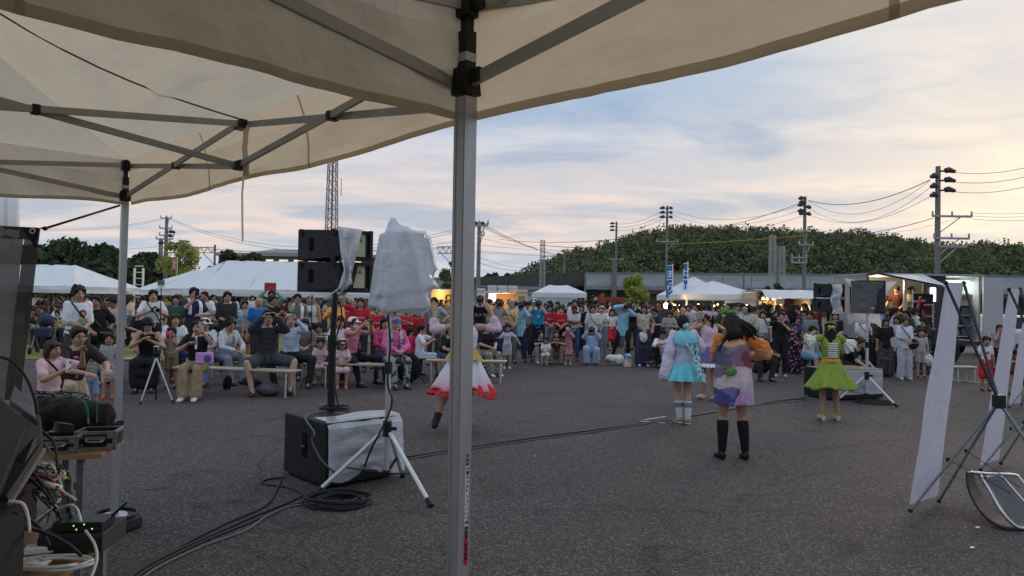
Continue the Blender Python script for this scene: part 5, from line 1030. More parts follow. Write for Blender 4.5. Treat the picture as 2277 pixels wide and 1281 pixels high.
# red banner
bn = thing('shop_banner', ((2053-1138.5)/F*(dT-1.2), dT-1.2, 0), 0, 'dark banner with huge red white-edged character beside the serving hatch', 'banner'); z0, z1 = tzz(2053, 800), tzz(2053, 655); wb_ = 44/F*dT
g = G(); g.tube([(-wb_/2, 0, 0), (-wb_/2, 0, z1+.1)], .02, 6); obj('pole', g, whitep, bn); obj('cloth', sheet((-wb_/2, 0, z1), (wb_/2, 0, z1), (wb_/2, 0, z0), (-wb_/2, 0, z0), 5, 10, 0, .05, 3), mat('banner_dark', (.025, .018, .022), .7), bn, smooth=True)
big = mat('banner_red', (.42, .03, .05), .6)
for ch, zc, s in (('た', .78, .62), ('こ', .42, .55), ('焼', .12, .50)):
    zz_ = z0+(z1-z0)*zc; text(ch, s*1.07, stk, bn, face_M((-.05, -.07, zz_), (1, 0, 0), (0, 0, 1))); 
    c_ = text(ch, s, big, bn, face_M((-.05, -.085, zz_), (1, 0, 0), (0, 0, 1)))
text(list('TAKOYAKI'), .10, stk, bn, face_M((wb_*.40, -.08, z0+(z1-z0)*.72), (1, 0, 0), (0, 0, 1)), vertical=True)
# foil van
dV = 26.0; tx = lambda px: (px-1138.5)/F*dV; tzz = lambda px, py: 1.6+(yH(px)-py)/F*dV
X0, X1 = tx(1682), tx(1806); w_ = X1-X0; zt_ = tzz(1740, 652)
fv = thing('food_van', (X0, dV, 0), 0, 'small food van with silver foil over its roof and warm lights inside', 'food van')
g = G(); g.box((w_/2, 1.6, zt_/2+.2), (w_, .06, zt_-.5)); g.box((w_/2, .8, .5), (w_, 1.6, .2)); obj('body_shell', g, bodyd, fv)
for x in (.03, w_-.03, w_*.48): g = G(); g.box((x, .8, zt_/2+.2), (.07, 1.6, zt_-.4)); obj('side_wall', g, mat('van_cream', (.34, .31, .27), .5), fv)
g = G(); g.box((w_/2, 0, .75), (w_, .06, .75)); obj('counter_wall', g, bodyd, fv); g = G(); g.box((w_*.25, -.15, 1.12), (w_*.5, .35, .04)); obj('counter', g, wood, fv)
g = G(); g.box((w_*.74, 0, 1.15), (w_*.5, .05, .3)); obj('menu_board', g, bodyd, fv)
g = G(); rows = [[Vector((w_*u_-.05, -1.1+2.8*v, zt_+.02+.10*math.sin(v*3)-(.22 if v == 0 else 0)+.03*noise.noise(Vector((u_*14, v*6, 0))))) for u_ in np.linspace(0, 1, 40)] for v in np.linspace(0, 1, 10)]
for r1, r2 in zip(rows, rows[1:]): g.rings([r1, r2], False, False)
obj('foil_cover', g, mat('foil', (.55, .57, .6), .28, .85, nz=.1, nscale=10, bump=.6, bscale=9), fv)
g = G(); g.box((-.4, -.6, zt_-.28), (1.5, 1.1, .04)); obj('awning', g, steel, fv); g = G(); g.box((w_*.74, -.5, 1.42), (w_*.52, .9, .04)); obj('side_awning', g, steeld, fv)
for k in range(14): g = G(); g.box((.25+(k % 5)*.19, 1.3-(k//5)*.2, 1.2+(k//5)*.24), (.13, .12, .14)); obj('stock_box', g, mat('stock_%d' % (k % 4), [(.45, .3, .1), (.3, .12, .05), (.5, .45, .3), (.12, .15, .12)][k % 4], .6), fv)
for x in (.6, w_-.5): wheel(fv, x, .1, .28)
g = G(); g.box((w_*.42, -.04, zt_-.3), (.3, .02, .2)); obj('paper_note', g, stk, fv); g = G(); g.box((w_*.72, -.06, 1.2), (.22, .02, .42)); obj('menu_card', g, mat('menu_grey', (.35, .35, .34), .6), fv)
lampin(fv, (w_*.25, .3, zt_-.4), 24, (1, .6, .25)); lampin(fv, (w_*.75, .5, 1.35), 7, (1, .5, .22))
# cool box beside the van
p = pt(1755, 722, 24); o = thing('cool_box', (p.x, 24, .5), 0, 'blue cool box with a white lid before the foil-roofed van', 'cool box'); g = G(); g.box((0, 0, .2), (.75, .4, .4)); obj('tub', g, mat('cooler_blue', (.03, .25, .40), .5), o, bevel=.03); g = G(); g.box((0, 0, .42), (.78, .43, .06)); obj('lid', g, mat('cooler_lid', (.12, .42, .55), .5), o, bevel=.02)
g = G(); g.box((0, 0, .25), (.8, .5, .5)); obj('plastic_crate', g, MC['stored_0'], loc=(p.x, 24, 0), label='dark crate under the blue cool box', cat='crate')
# white hoarding and cloth between tent and van
p = pt(1640, 690, 27.5); o = thing('white_hoarding', (p.x, 27.5, 0), 0, 'white hoarding with a draped dark patterned cloth between tent and van', 'hoarding'); zz_ = pt(1640, 669, 27.5).z; g = G(); g.box((0, 0, zz_/2), (1.0, .05, zz_)); obj('board', g, whitep, o); obj('draped_cloth', sheet((-.45, -.06, zz_-.1), (.1, -.06, zz_-.05), (-.1, -.06, zz_-.6), (-.45, -.06, zz_-.75), 6, 6, 0, .05, 3), mat('dull_purple', (.08, .06, .09), .8, nz=.5, nscale=8), o)
# kakigori / churro stall
dK = 30.0; tx = lambda px: (px-1138.5)/F*dK; tzz = lambda px, py: 1.6+(yH(px)-py)/F*dK
X0 = tx(1084); w_ = tx(1150)-X0; ks = thing('snack_stall', (X0, dK, 0), 0, 'lit snack stall with three menu boards on its roof edge', 'stall'); z_ = tzz(1110, 652)
g = G(); g.box((w_/2, 1.2, z_/2), (w_, .05, z_)); obj('back_wall', g, mat('stall_wood', (.25, .14, .06), .7), ks); g = G(); g.box((w_/2, 0, .5), (w_, .05, 1.0)); obj('counter_wall', g, mat('stall_green', (.22, .33, .20), .6), ks); g = G(); g.box((w_/2, -.1, 1.15), (w_+.1, .4, .3)); obj('counter', g, mat('stall_counter', (.55, .42, .22), .6), ks)
for x in (0, w_): g = G(); g.box((x, .5, z_/2), (.06, 1.2, z_)); obj('side_wall', g, MC['stall_wood'], ks)
g = G(); g.box((w_/2, .5, z_+.03), (w_+.2, 1.6, .06)); obj('roof', g, whitep, ks)
for k, (c_, tx_, ic) in enumerate((((.62, .64, .72), 'ドリンク', (.15, .15, .4)), ((.66, .68, .68), 'メニュー', (.1, .1, .3)), ((.68, .62, .62), 'ポテト', (.5, .05, .05)))):
    g = G(); cxk = w_*(k+.5)/3*1.02; zb_ = tzz(1110, 651); zt__ = tzz(1110, 635); g.box((cxk, -.3, (zb_+zt__)/2), (w_/3-.03, .03, zt__-zb_)); mb = obj('menu_board', g, mat('menu_%d' % k, c_, .5, nz=.1, nscale=8), ks); text(tx_, .11, mat('ink_%d' % k, ic, .5), mb, face_M((cxk, -.32, (zb_+zt__)/2), (1, 0, 0), (0, 0, 1)))
g = G(); g.box((.2, .6, 1.75), (.3, .1, .35)); obj('lit_panel', g, emis('lit_panel', (1, .85, .75), 1.6), ks)
lampin(ks, (w_/2, .3, z_-.3), 40, (1, .7, .35))
for px, w__, c_, tx_, ic, ty_, by_ in ((1070, 18, (.66, .67, .68), 'かき氷', (.03, .04, .15), 641, 690), (1161, 25, (.60, .52, .36), 'CHURROS', (.5, .06, .04), 644, 674)):
    p = pt(px, ty_, 29.5); b_ = pt(px, by_, 29.5); o = thing('sign_board', (p.x, 29.5, 0), 0, {1070: 'white shaved-ice sign board standing beside the lit stall', 1161: 'cream churros poster board standing beside the lit stall'}[px], 'sign'); ww = w__/F*29.5
    g = G(); g.box((0, 0, (p.z+b_.z)/2), (ww, .04, p.z-b_.z)); pb_ = obj('board', g, mat('board_%d' % px, c_, .6), o); g = G(); g.bar((-ww*.4, .03, 0), (-ww*.4, .03, p.z), .04); g.bar((ww*.4, .03, 0), (ww*.4, .03, p.z), .04); obj('legs_frame', g, gal, o)
    text(tx_, ww/(len(tx_)*(.62 if px == 1161 else 1.05)), mat('ink_b%d' % px, ic, .5), pb_, face_M((0, -.025, p.z-.14), (1, 0, 0), (0, 0, 1)))
    if px == 1161:
        for k in range(4): g = G(); g.tube([(-.09+k*.06, -.03, b_.z-.15), (-.11+k*.07, -.03, p.z-.26)], .018, 6); obj('churro_picture', g, mat('churro', (.35, .16, .05), .7), pb_)
# stalls seen between bagged speaker and leg
o = thing('lantern_stall', (pt(975, 690, 40).x, 40, 0), 0, 'small warm-lit stall with a hanging wreath behind the covered speaker', 'stall'); g = G(); g.box((0, .8, 1.1), (1.8, .05, 2.2)); obj('back_wall', g, mat('stall_wood2', (.32, .2, .09), .7), o); g = G(); g.box((0, 0, .5), (1.8, .05, 1.0)); obj('counter', g, mat('white_board', (.55, .55, .55), .7), o); g = G(); g.box((0, .3, 2.2), (2.2, 1.4, .06)); obj('roof', g, whitep, o); lampin(o, (0, .3, 1.9), 40, (1, .7, .35))
g = G(); g.tube([(.45+.16*math.cos(t_), .7, 1.75+.16*math.sin(t_)) for t_ in np.linspace(0, 6.28, 16)], .04, 6); obj('wreath', g, bark, o)
o = thing('lantern_stall', (pt(1005, 690, 42).x, 42, 0), 0, 'stall with a row of red lanterns and a white sign behind the near leg', 'stall'); g = G(); g.box((0, 0, .6), (1.6, .05, 1.2)); obj('counter', g, MC['white_board'], o); g = G(); g.box((0, 0, 1.85), (1.6, .05, .22)); sb_ = obj('sign_panel', g, stk, o); text('やきそば', .17, ink, sb_, face_M((0, -.03, 1.85), (1, 0, 0), (0, 0, 1)))
for k in range(6): g = G(); g.ell((-.7+k*.28, -.1, 2.1), (.11, .11, .12), n=8, m=6); obj('lantern', g, mat('lantern_red', (.5, .05, .04), .6), o)
# benches
benm = mat('bench_wood', (.42, .36, .28), .6, nz=.15, nscale=6, stretch=(1, 8, 8)); benl = mat('bench_leg', (.50, .50, .49), .45, .3)
def bench(xa_, xb__, dep, label, h=.42, dep2=None):
    a_ = Vector(((xa_-1138.5)/F*dep, dep, 0)); dep2 = dep2 or dep; b_ = Vector(((xb__-1138.5)/F*dep2, dep2, 0)); d_ = b_-a_; L = d_.length; o = thing('bench', a_, math.atan2(d_.y, d_.x), label, 'bench', 'low benches for the audience')
    for k in range(3): g = G(); g.box((L/2, -.11+k*.11, h), (L, .10, .022)); obj('seat_slat', g, benm, o)
    for k in range(max(2, int(L/1.8)*2)):
        x = .12+(L-.24)*k/(max(2, int(L/1.8)*2)-1); g = G(); g.tube(smoothpath([(x, -.15, 0), (x, -.14, h*.75), (x, -.10, h-.03), (x, .10, h-.03), (x, .14, h*.75), (x, .15, 0)], 3), .014, 8); obj('leg_hoop', g, benl, o)
    g = G(); g.bar((.05, 0, h-.03), (L-.05, 0, h-.03), .025); obj('rail', g, benl, o)
bench(400, 665, 11.9, 'front bench under the man in dark hanten and the woman in beige trousers', dep2=11.5)
bench(230, 372, 13.2, 'bench end showing beside the canopy leg behind the yellow and pink bottle')
bench(470, 640, 14.2, 'second-row bench behind the man in dark hanten')
bench(668, 778, 14.2, 'bench seen under the seated man with the pale phone')
bench(718, 892, 12.9, 'front bench under the girl in the pink cap')
bench(900, 1012, 14.6, 'bench under the man with the red backpack'); bench(950, 1130, 14.0, 'bench passing behind the near canopy leg')
bench(2110, 2172, 15.5, 'low white table-like bench beside the food truck door', .33)
# items on the ground
def lathe(c, prof_, m, name, label, cat, parent=None, n=16):
    g = G(); g.tube([(0, 0, z) for z, r_ in prof_], [r_ for z, r_ in prof_], n); return obj(name, g, m, parent, loc=c, label=label, cat=cat, smooth=True)
p = gnd(299, 868); o = thing('water_bottle', p, 0, 'yellow and pink water bottle with a loop handle standing by the bench', 'bottle'); g = G(); g.tube([(0, 0, 0), (0, 0, .01), (0, 0, .14)], [.04, .045, .045], 16); obj('lower_body', g, mat('bottle_pink', (.45, .12, .38), .4), o); g = G(); g.tube([(0, 0, .14), (0, 0, .26), (0, 0, .29)], [.045, .045, .03], 16); obj('upper_body', g, mat('bottle_yellow', (.6, .38, .05), .4), o); g = G(); g.tube([(.03*math.cos(t_), 0, .31+.025*math.sin(t_)) for t_ in np.linspace(0, 6.28, 12)], .006, 5); obj('loop_handle', g, MC['bottle_yellow'], o)
def softbag(px, py, w_, h_, c, label, name='bag', d_=.6, seed=0, m=None):
    p = gnd(px, py); g = G(); r_ = random.Random(seed+px)
    for k in range(5): g.ell((r_.uniform(-.3, .3)*w_, r_.uniform(-.2, .2)*w_*d_, h_*r_.uniform(.3, .55)), (w_*.33, w_*.3*d_, h_*.45))
    me = remesh(g, max(.012, w_*.04), 4, w_*.07, 8/w_*.3, seed); zmin = min(v.co.z for v in me.vertices)
    for v in me.vertices: v.co.z -= zmin
    return obj(name, me, m or cloth(c), loc=p, label=label, cat='bag')
softbag(1370, 812, .55, .24, (.55, .53, .50), 'white plastic bag lying before the man in the light blue happi', m=mat('white_bag', (.6, .6, .6), .4, nz=.1, nscale=8))
p = gnd(1395, 815); o = thing('paper_bag', p, R(15), 'cream paper bag with a red tag and blue-white bag on top', 'bag'); g = G(); g.box((0, 0, .11), (.16, .10, .22)); obj('bag_body', g, mat('paper_cream', (.6, .52, .45), .8), o); g = G(); g.box((.03, -.055, .14), (.025, .004, .08)); obj('tag', g, red, o); g = G(); g.ell((0, 0, .25), (.11, .08, .09)); obj('top_bundle', g, cloth((.5, .6, .7), ('blotch', (.08, .2, .4), 14)), o, smooth=True)
softbag(1352, 806, .16, .12, (.10, .12, .03), 'small dark olive pouch beside the white plastic bag')
softbag(1460, 815, .55, .16, (.09, .075, .065), 'dark brown rucksack flat on the ground beside the squatting man in a black cap')
bp_ = softbag(908, 851, .46, .58, (.012, .012, .014), 'large black backpack standing before the man in the pink happi', 'backpack', .75, 2)
softbag(600, 880, .46, .22, (.085, .085, .10), 'grey folded cloak bunched between the feet of the man in hanten', 'folded_cloth', .8, 5)
softbag(505, 868, .16, .26, (.012, .012, .012), 'black drawstring bag hanging low under the front bench')
softbag(695, 822, .36, .22, (.30, .33, .26), 'pale patterned tote bag on the ground behind the speaker pole', m=cloth((.45, .42, .33), ('blotch', (.1, .14, .08), 12)))
softbag(560, 862, .3, .17, (.02, .02, .025), 'black bag under the front bench behind the hanten man', seed=3)
# camera tripod
p = gnd(345, 893); tt = thing('camera_tripod', p, 0, 'silver and black camera tripod standing before the woman in the black dress', 'tripod'); hb = pt(347, 795, p.y).z
for fx, fy, m_ in ((311, 900, alu), (386, 898, alu), (347, 890, blkp)):
    f = gnd(fx, fy)-p; g = G(); g.tube([(0, 0, hb), f], [.016, .009], 8); lg_ = obj('leg', g, m_, tt); g = G(); g.tube([f, f+Vector((0, 0, .05))-f*.08], .014, 6); obj('foot', g, blkp, lg_)
g = G(); g.tube([(0, 0, hb-.1), (0, 0, hb+.08)], .02, 8); g.ell((0, 0, hb+.06), (.05, .04, .04)); g.bar((0, 0, hb+.06), (.12, -.05, hb-.02), .012); obj('head', g, blkp, tt)
o = thing('camcorder', p+Vector((0, 0, hb+.11)), R(200), 'small silver camcorder mounted on the camera tripod', 'camera'); g = G(); g.box((0, 0, .03), (.07, .13, .07)); obj('body', g, alc, o, bevel=.01); g = G(); g.tube([(0, .06, .03), (0, .10, .03)], .028, 12); obj('lens', g, blkp, o)
p = Vector((pt(357, 700, 13.2).x, 13.2, 0)); zt_ = pt(357, 640, 13.2).z; o = thing('phone_tripod', p, 0, 'tall thin pole holding a white-framed phone above the crowd', 'stand'); g = G(); g.tube([(0, 0, 0), (0, 0, zt_)], .010, 6); obj('pole', g, blkp, o); g = G(); g.box((0, 0, zt_+.03), (.11, .02, .06)); obj('phone', g, whitep, o); g = G(); g.box((0, -.01, zt_+.10), (.12, .03, .09)); obj('screen', g, mat('grey_screen', (.12, .14, .14), .2), o)
for px, dpt, y0_, y1_, lb in ((694, 13.0, 655, 830, 'thin black stand rising in the audience beside the speaker pole'), (921, 13.6, 655, 800, 'thin black stand rising beside the red backpack')):
    g = G(); a_ = pt(px, y0_, dpt); g.tube([(0, 0, 0), (0, 0, a_.z)], .009, 6)
    for t_ in (0, 2.1, 4.2): g.tube([(0, 0, .3), (.25*math.cos(t_), .25*math.sin(t_), 0)], .008, 5)
    obj('microphone_stand', g, blkp, loc=(a_.x, dpt, 0), label=lb, cat='stand')
# stroller
p = Vector((pt(100, 740, 19).x, 19, 0)); o = thing('stroller', p, R(20), 'dark navy baby stroller parked on the lawn beside the mesh screen', 'stroller'); nv = cloth((.03, .04, .07)); g = G(); g.ell((0, .06, .90), (.21, .22, .17)); obj('hood', g, nv, o, smooth=True); g = G(); g.box((0, -.1, .58), (.34, .42, .26), taper=1.15); obj('seat', g, nv, o, bevel=.04)
g = G(); [g.bar(a_, b_, .03) for a_, b_ in (((-.22, .4, 1.0), (-.22, -.35, .15)), ((.22, .4, 1.0), (.22, -.35, .15)), ((-.22, .3, .15), (-.22, -.1, .7)), ((.22, .3, .15), (.22, -.1, .7)))]; obj('chassis', g, tmet, o)
for x in (-.24, .24):
    for y in (-.36, .32): g = G(); g.tube([(x-.03, y, .1), (x+.03, y, .1)], .1, 12); obj('wheel', g, tyre, o)
# white car behind the banner
p = Vector((pt(2235, 740, 24).x, 24, 0)); o = thing('parked_car', p, 0, 'white parked car half hidden between the truck door and the second banner', 'car'); g = G(); g.box((0, 0, .62), (1.8, 4, .7)); g.box((0, .2, 1.15), (1.55, 2.4, .5), taper=.8); obj('body', g, mat('car_white', (.6, .61, .63), .3, coat=.5), o, bevel=.12); g = G(); g.box((0, -1.02, 1.15), (1.3, .1, .36), taper=.9); obj('windscreen', g, mat('car_glass', (.03, .035, .04), .1), o)
for x in (-.8, .8):
    for y in (-1.3, 1.3): g = G(); g.tube([(x-.1, y, .32), (x+.1, y, .32)], .32, 16); obj('wheel', g, tyre, o)
for x in (-.62, .62): g = G(); g.box((x, -2.01, .72), (.32, .05, .14)); obj('headlight', g, stk, o)
# ================================================================ PEOPLE
skin = bpy.data.materials.new('skin'); skin.use_nodes = True; t = skin.node_tree; b = t.nodes['Principled BSDF']
oi = N(t, 'ShaderNodeObjectInfo'); tc = N(t, 'ShaderNodeTexCoord'); nn = N(t, 'ShaderNodeTexNoise', i_Scale=14.0, i_Detail=3.0); LK(t, tc.outputs['Object'], nn.inputs['Vector'])
sk = ramp(t, oi.outputs['Random'], [(0, (.36, .20, .135)), (.5, (.43, .26, .18)), (1, (.50, .32, .23))])
LK(t, mix(t, .35, sk, mix(t, 1.0, sk, ramp(t, nn.outputs[0], [(.3, (.80, .68, .64)), (.7, (1, 1, 1))]), 'MULTIPLY')), b.inputs['Base Color']); b.inputs['Roughness'].default_value = .55; b.inputs['Subsurface Weight'].default_value = .06; b.inputs['Specular IOR Level'].default_value = .35
skin_dark = mat('skin_dark', (.16, .085, .055), .55, nz=.1, nscale=12)
eyem = mat('eye_dark', (.012, .009, .008), .35); lipm = mat('lip', (.30, .10, .085), .5); teeth = mat('eye_white', (.5, .47, .44), .4)
def hairm(c, nm):
    m = mat('hair_'+nm, c, .6, nz=.35, nscale=24, bump=.6, bscale=70, spec=.22, stretch=(1, 1, .16)); return m
HAIR = {'black': hairm((.010, .008, .008), 'black'), 'brown': hairm((.045, .022, .014), 'brown'), 'grey': hairm((.30, .29, .28), 'grey'), 'dark': hairm((.018, .012, .010), 'dark')}
V3 = Vector
def ik(a, b_, l1, l2, pole):
    a, b_ = V3(a), V3(b_); d = b_-a; L = min(d.length, (l1+l2)*.995); L = max(L, abs(l1-l2)+.02); dn = d.normalized(); b_ = a+dn*L
    x = (l1*l1-l2*l2+L*L)/(2*L); h = math.sqrt(max(0, l1*l1-x*x)); p = V3(pole); p = p-dn*p.dot(dn); p = p.normalized() if p.length > 1e-5 else dn.orthogonal().normalized()
    return a+dn*x+p*h, b_
ST = dict(pelvis=(0, 0, .92), lean=2, side=0, rh=(-.23, -.04, .80), lh=(.23, -.04, .80), rf=(-.10, 0, .07), lf=(.10, 0, .07), re=(-.4, .6, -.2), le=(.4, .6, -.2), rk=(0, -1, .1), lk=(0, -1, .1), hy=0, hp=0, head=1.0, ftr=0, ftl=0)
def P_(**k): d = dict(ST); d.update(k); return d
POSE = {
 'idle': P_(), 'idle2': P_(rh=(-.21, -.08, .82), lh=(.24, .0, .80), rf=(-.13, -.03, .07), hy=14, hp=4), 
 'clasp': P_(rh=(-.03, -.24, 1.03), lh=(.03, -.25, 1.01), hp=4), 'clap': P_(rh=(-.03, -.32, 1.24), lh=(.04, -.32, 1.26), re=(-.7, .1, -.6), le=(.7, .1, -.6)),
 'crossed': P_(rh=(.13, -.19, 1.14), lh=(-.13, -.17, 1.18), re=(-.8, -.1, -.5), le=(.8, -.1, -.5)),
 'camera': P_(rh=(-.085, -.23, 1.50), lh=(.05, -.26, 1.47), re=(-.6, -.2, -.8), le=(.6, -.2, -.8), lean=5, rf=(-.15, .05, .07), lf=(.13, -.06, .07), hp=0),
 'camlow': P_(rh=(-.085, -.24, 1.22), lh=(.06, -.30, 1.20), re=(-.6, -.1, -.8), le=(.6, -.1, -.8), hp=3),
 'phone1': P_(rh=(-.06, -.36, 1.42), lh=(.06, -.26, 1.12), re=(-.6, -.1, -.8), le=(.6, .1, -.6)),
 'phonelook': P_(rh=(-.04, -.27, 1.15), lh=(.05, -.27, 1.13), re=(-.7, .2, -.6), le=(.7, .2, -.6), hp=24, lean=6),
 'phoneup': P_(rh=(-.09, -.30, 1.62), lh=(.09, -.30, 1.62), re=(-.8, -.1, -.4), le=(.8, -.1, -.4), hp=-6), 'reach': P_(rh=(-.42, -.38, 1.45), lh=(.0, -.30, 1.35), re=(-.4, .1, -.9), le=(.6, -.1, -.8)),
 'wave': P_(rh=(-.34, -.12, 1.72), re=(-.9, 0, -.4), lh=(.12, -.26, 1.05)), 'chin': P_(rh=(-.05, -.13, 1.40), re=(-.5, -.2, -.9), lh=(.08, -.20, 1.08)),
 'handbag': P_(rh=(-.03, -.24, 1.0), lh=(.22, -.08, .98), hy=-12), 'point': P_(rh=(-.35, -.25, 1.38), re=(-.5, .2, -.8), lh=(.30, -.25, 1.10), le=(.7, .4, -.4)),
 'wide': P_(pelvis=(-.02, 0, .88), rh=(-.05, -.20, 1.52), lh=(.08, -.26, 1.44), re=(-.9, -.1, .1), le=(.7, -.2, -.6), lean=6, side=4, rf=(-.30, .05, .07), lf=(.16, -.05, .07)),
 'sit': P_(pelvis=(0, .05, .52), rh=(-.06, -.30, .66), lh=(.06, -.30, .66), rf=(-.10, -.40, .07), lf=(.11, -.38, .07), rk=(-.1, -.3, 1), lk=(.1, -.3, 1), re=(-.7, .4, -.4), le=(.7, .4, -.4), lean=6, hp=3),
 'sithunch': P_(pelvis=(0, .05, .52), rh=(-.05, -.42, .62), lh=(.08, -.42, .62), rf=(-.11, -.40, .07), lf=(.12, -.38, .07), rk=(-.15, -.3, 1), lk=(.15, -.3, 1), re=(-.7, .3, -.4), le=(.7, .3, -.4), lean=24, hp=18),
 'sitcam': P_(pelvis=(0, .05, .52), rh=(-.10, -.34, 1.12), lh=(.10, -.34, 1.12), rf=(-.22, -.36, .07), lf=(.30, -.32, .07), rk=(-.45, -.3, 1), lk=(.55, -.3, 1), re=(-.7, -.1, -.7), le=(.7, -.1, -.7), lean=6),
 'sitphone': P_(pelvis=(0, .05, .52), rh=(-.08, -.26, .86), lh=(.14, -.32, 1.08), rf=(-.09, -.42, .07), lf=(.09, -.42, .07), rk=(-.05, -.3, 1), lk=(.05, -.3, 1), re=(-.7, .1, -.7), le=(.6, .0, -.8), lean=4, hp=2),
 'sitdown': P_(pelvis=(0, .05, .52), rh=(-.05, -.30, .86), lh=(.07, -.30, .84), rf=(-.12, -.40, .07), lf=(.12, -.40, .07), rk=(-.1, -.3, 1), lk=(.1, -.3, 1), re=(-.7, .2, -.6), le=(.7, .2, -.6), lean=14, hp=34),
 'squat': P_(pelvis=(0, .12, .27), rh=(-.05, -.38, .62), lh=(.05, -.38, .62), rf=(-.13, -.14, .07), lf=(.13, -.14, .07), rk=(-.25, -.8, 1), lk=(.25, -.8, 1), re=(-.7, -.2, -.4), le=(.7, -.2, -.4), lean=20, hp=-6),
 'squatcam': P_(pelvis=(0, .12, .32), rh=(-.08, -.36, .90), lh=(.08, -.36, .90), rf=(-.12, -.10, .07), lf=(.12, -.06, .07), rk=(-.1, -.8, 1), lk=(.1, -.8, 1), re=(-.7, -.2, -.7), le=(.7, -.2, -.7), lean=12, hp=-4),
 'kneel': P_(pelvis=(0, .05, .44), rh=(-.05, -.42, .60), lh=(.20, -.42, .62), rf=(-.12, -.22, .07), lf=(.16, .42, .08), rk=(-.2, -.8, 1), lk=(.1, -1, -.2), re=(-.7, .0, -.6), le=(.7, .0, -.6), lean=18, hp=4),
 'bend': P_(pelvis=(0, .15, .50), rh=(-.1, -.48, .42), lh=(.12, -.46, .42), rf=(-.12, -.05, .07), lf=(.13, -.1, .07), rk=(-.2, -.8, 1), lk=(.2, -.8, 1), lean=48, hp=25),
 'walk': P_(rf=(-.09, -.22, .07), lf=(.09, .22, .10), rh=(-.22, .12, .84), lh=(.22, -.18, .86)), 'walk2': P_(rf=(-.06, -.15, .07), lf=(.12, .26, .14), rh=(-.20, -.26, 1.05), lh=(.22, -.18, 1.0)),
 'back': P_(hy=30), 'eat': P_(rh=(-.05, -.20, 1.42), lh=(.04, -.2, 1.36), re=(-.7, -.2, -.7), le=(.7, -.2, -.7)),
}
for k, src in (('kid', 'idle'), ('kidclasp', 'clasp'), ('kidsit', 'sit'), ('kideat', 'eat'), ('kidwide', 'point'), ('kidwalk', 'walk2')):
    POSE[k] = dict(POSE[src]); POSE[k]['head'] = 1.42
POSE['kidwide'].update(rh=(-.38, -.2, 1.18), lh=(.42, -.2, 1.02))
POSE['toddler'] = dict(POSE['idle'], head=1.75, rh=(-.22, -.16, .90), lh=(.24, -.18, .90), rf=(-.13, 0, .07), lf=(.13, -.05, .07)); POSE['kidsit']['head'] = 1.35
def rotv(v, ax, deg): return Matrix.Rotation(R(deg), 3, ax) @ V3(v)
def skel(p):
    S = {}; pel = V3(p['pelvis']); s = rotv(rotv((0, 0, 1), 'X', p['lean']), 'Y', p['side']); s = s if True else s
    # lean forward means towards -Y
    s.y = -abs(s.y) if p['lean'] >= 0 else abs(s.y)
    x = V3((1, 0, 0)); x = (x-s*x.dot(s)).normalized(); f = s.cross(x)  # f points backwards/forwards
    S['pel'], S['s'], S['x'] = pel, s, x; S['y'] = f
    sh = pel+s*.44; S['sh'] = sh
    for q, sg in (('r', -1), ('l', 1)):
        S[q+'sh'] = sh+x*.150*sg-s*.01
        S[q+'el'], S[q+'ha'] = ik(S[q+'sh'], p[q+'h'], .265, .245, p[q+'e'])
        S[q+'hip'] = pel+V3((.088*sg, 0, -.03)); S[q+'kn'], S[q+'an'] = ik(S[q+'hip'], p[q+'f'], .415, .41, p[q+'k'])
    hc = pel+s*.505+V3((0, -.018*p['head'], .085*p['head'])); S['nk'] = pel+s*.475; S['hc'] = hc; S['hs'] = p['head']
    S['HM'] = Matrix.Rotation(R(p['hy']), 3, 'Z') @ Matrix.Rotation(R(p['hp']), 3, 'X')
    return S
def ring(c, x, y, rx, ry, n=16): return [c+x*math.cos(2*math.pi*k/n)*rx+y*math.sin(2*math.pi*k/n)*ry for k in range(n)]
def torso(g, S, ex=0.0, lo=-.06, hemr=None, top=.47, nw=.055, fem=0):
    s, x, y, c = S['s'], S['x'], S['y'], S['pel']; R_ = [(lo, .150+ex, .108+ex), (.0, .155+ex, .112+ex), (.12-.0, .126+ex-fem*.012, .098+ex), (.22, .134+ex, .105+ex), (.32, .148+ex*.8, .112+ex), (.39, .150+ex*.6, .088+ex*.8), (.44, .125+ex*.5, .072+ex*.6), (top, nw+ex*.8, nw+ex*.8)]
    if hemr: R_[0] = (lo, hemr, hemr*.78)
    g.rings([ring(c+s*a, x, y, rx, ry) for a, rx, ry in R_])
def head_verts(g, S, fine=1):
    h = S['hs']; c = S['hc']; M = S['HM']; T = lambda x, y, z: c+M @ V3((x*h, y*h, z*h))
    g.ell(c, (.074*h, .092*h, .112*h), M, 16, 12); g.ell(T(0, -.028, -.055), (.050*h, .058*h, .055*h), M, 12, 8); g.ell(T(0, .012, .03), (.078*h, .094*h, .085*h), M)
    g.cap(T(0, -.088, .012), .008*h, T(0, -.104, -.022), .015*h, 6)
    for sx in (-1, 1): g.ell(T(.077*sx, .008, -.005), (.010*h, .020*h, .030*h), M, 8, 6); g.ell(T(.036*sx, -.062, -.030), (.026*h, .024*h, .022*h), M, 8, 6)
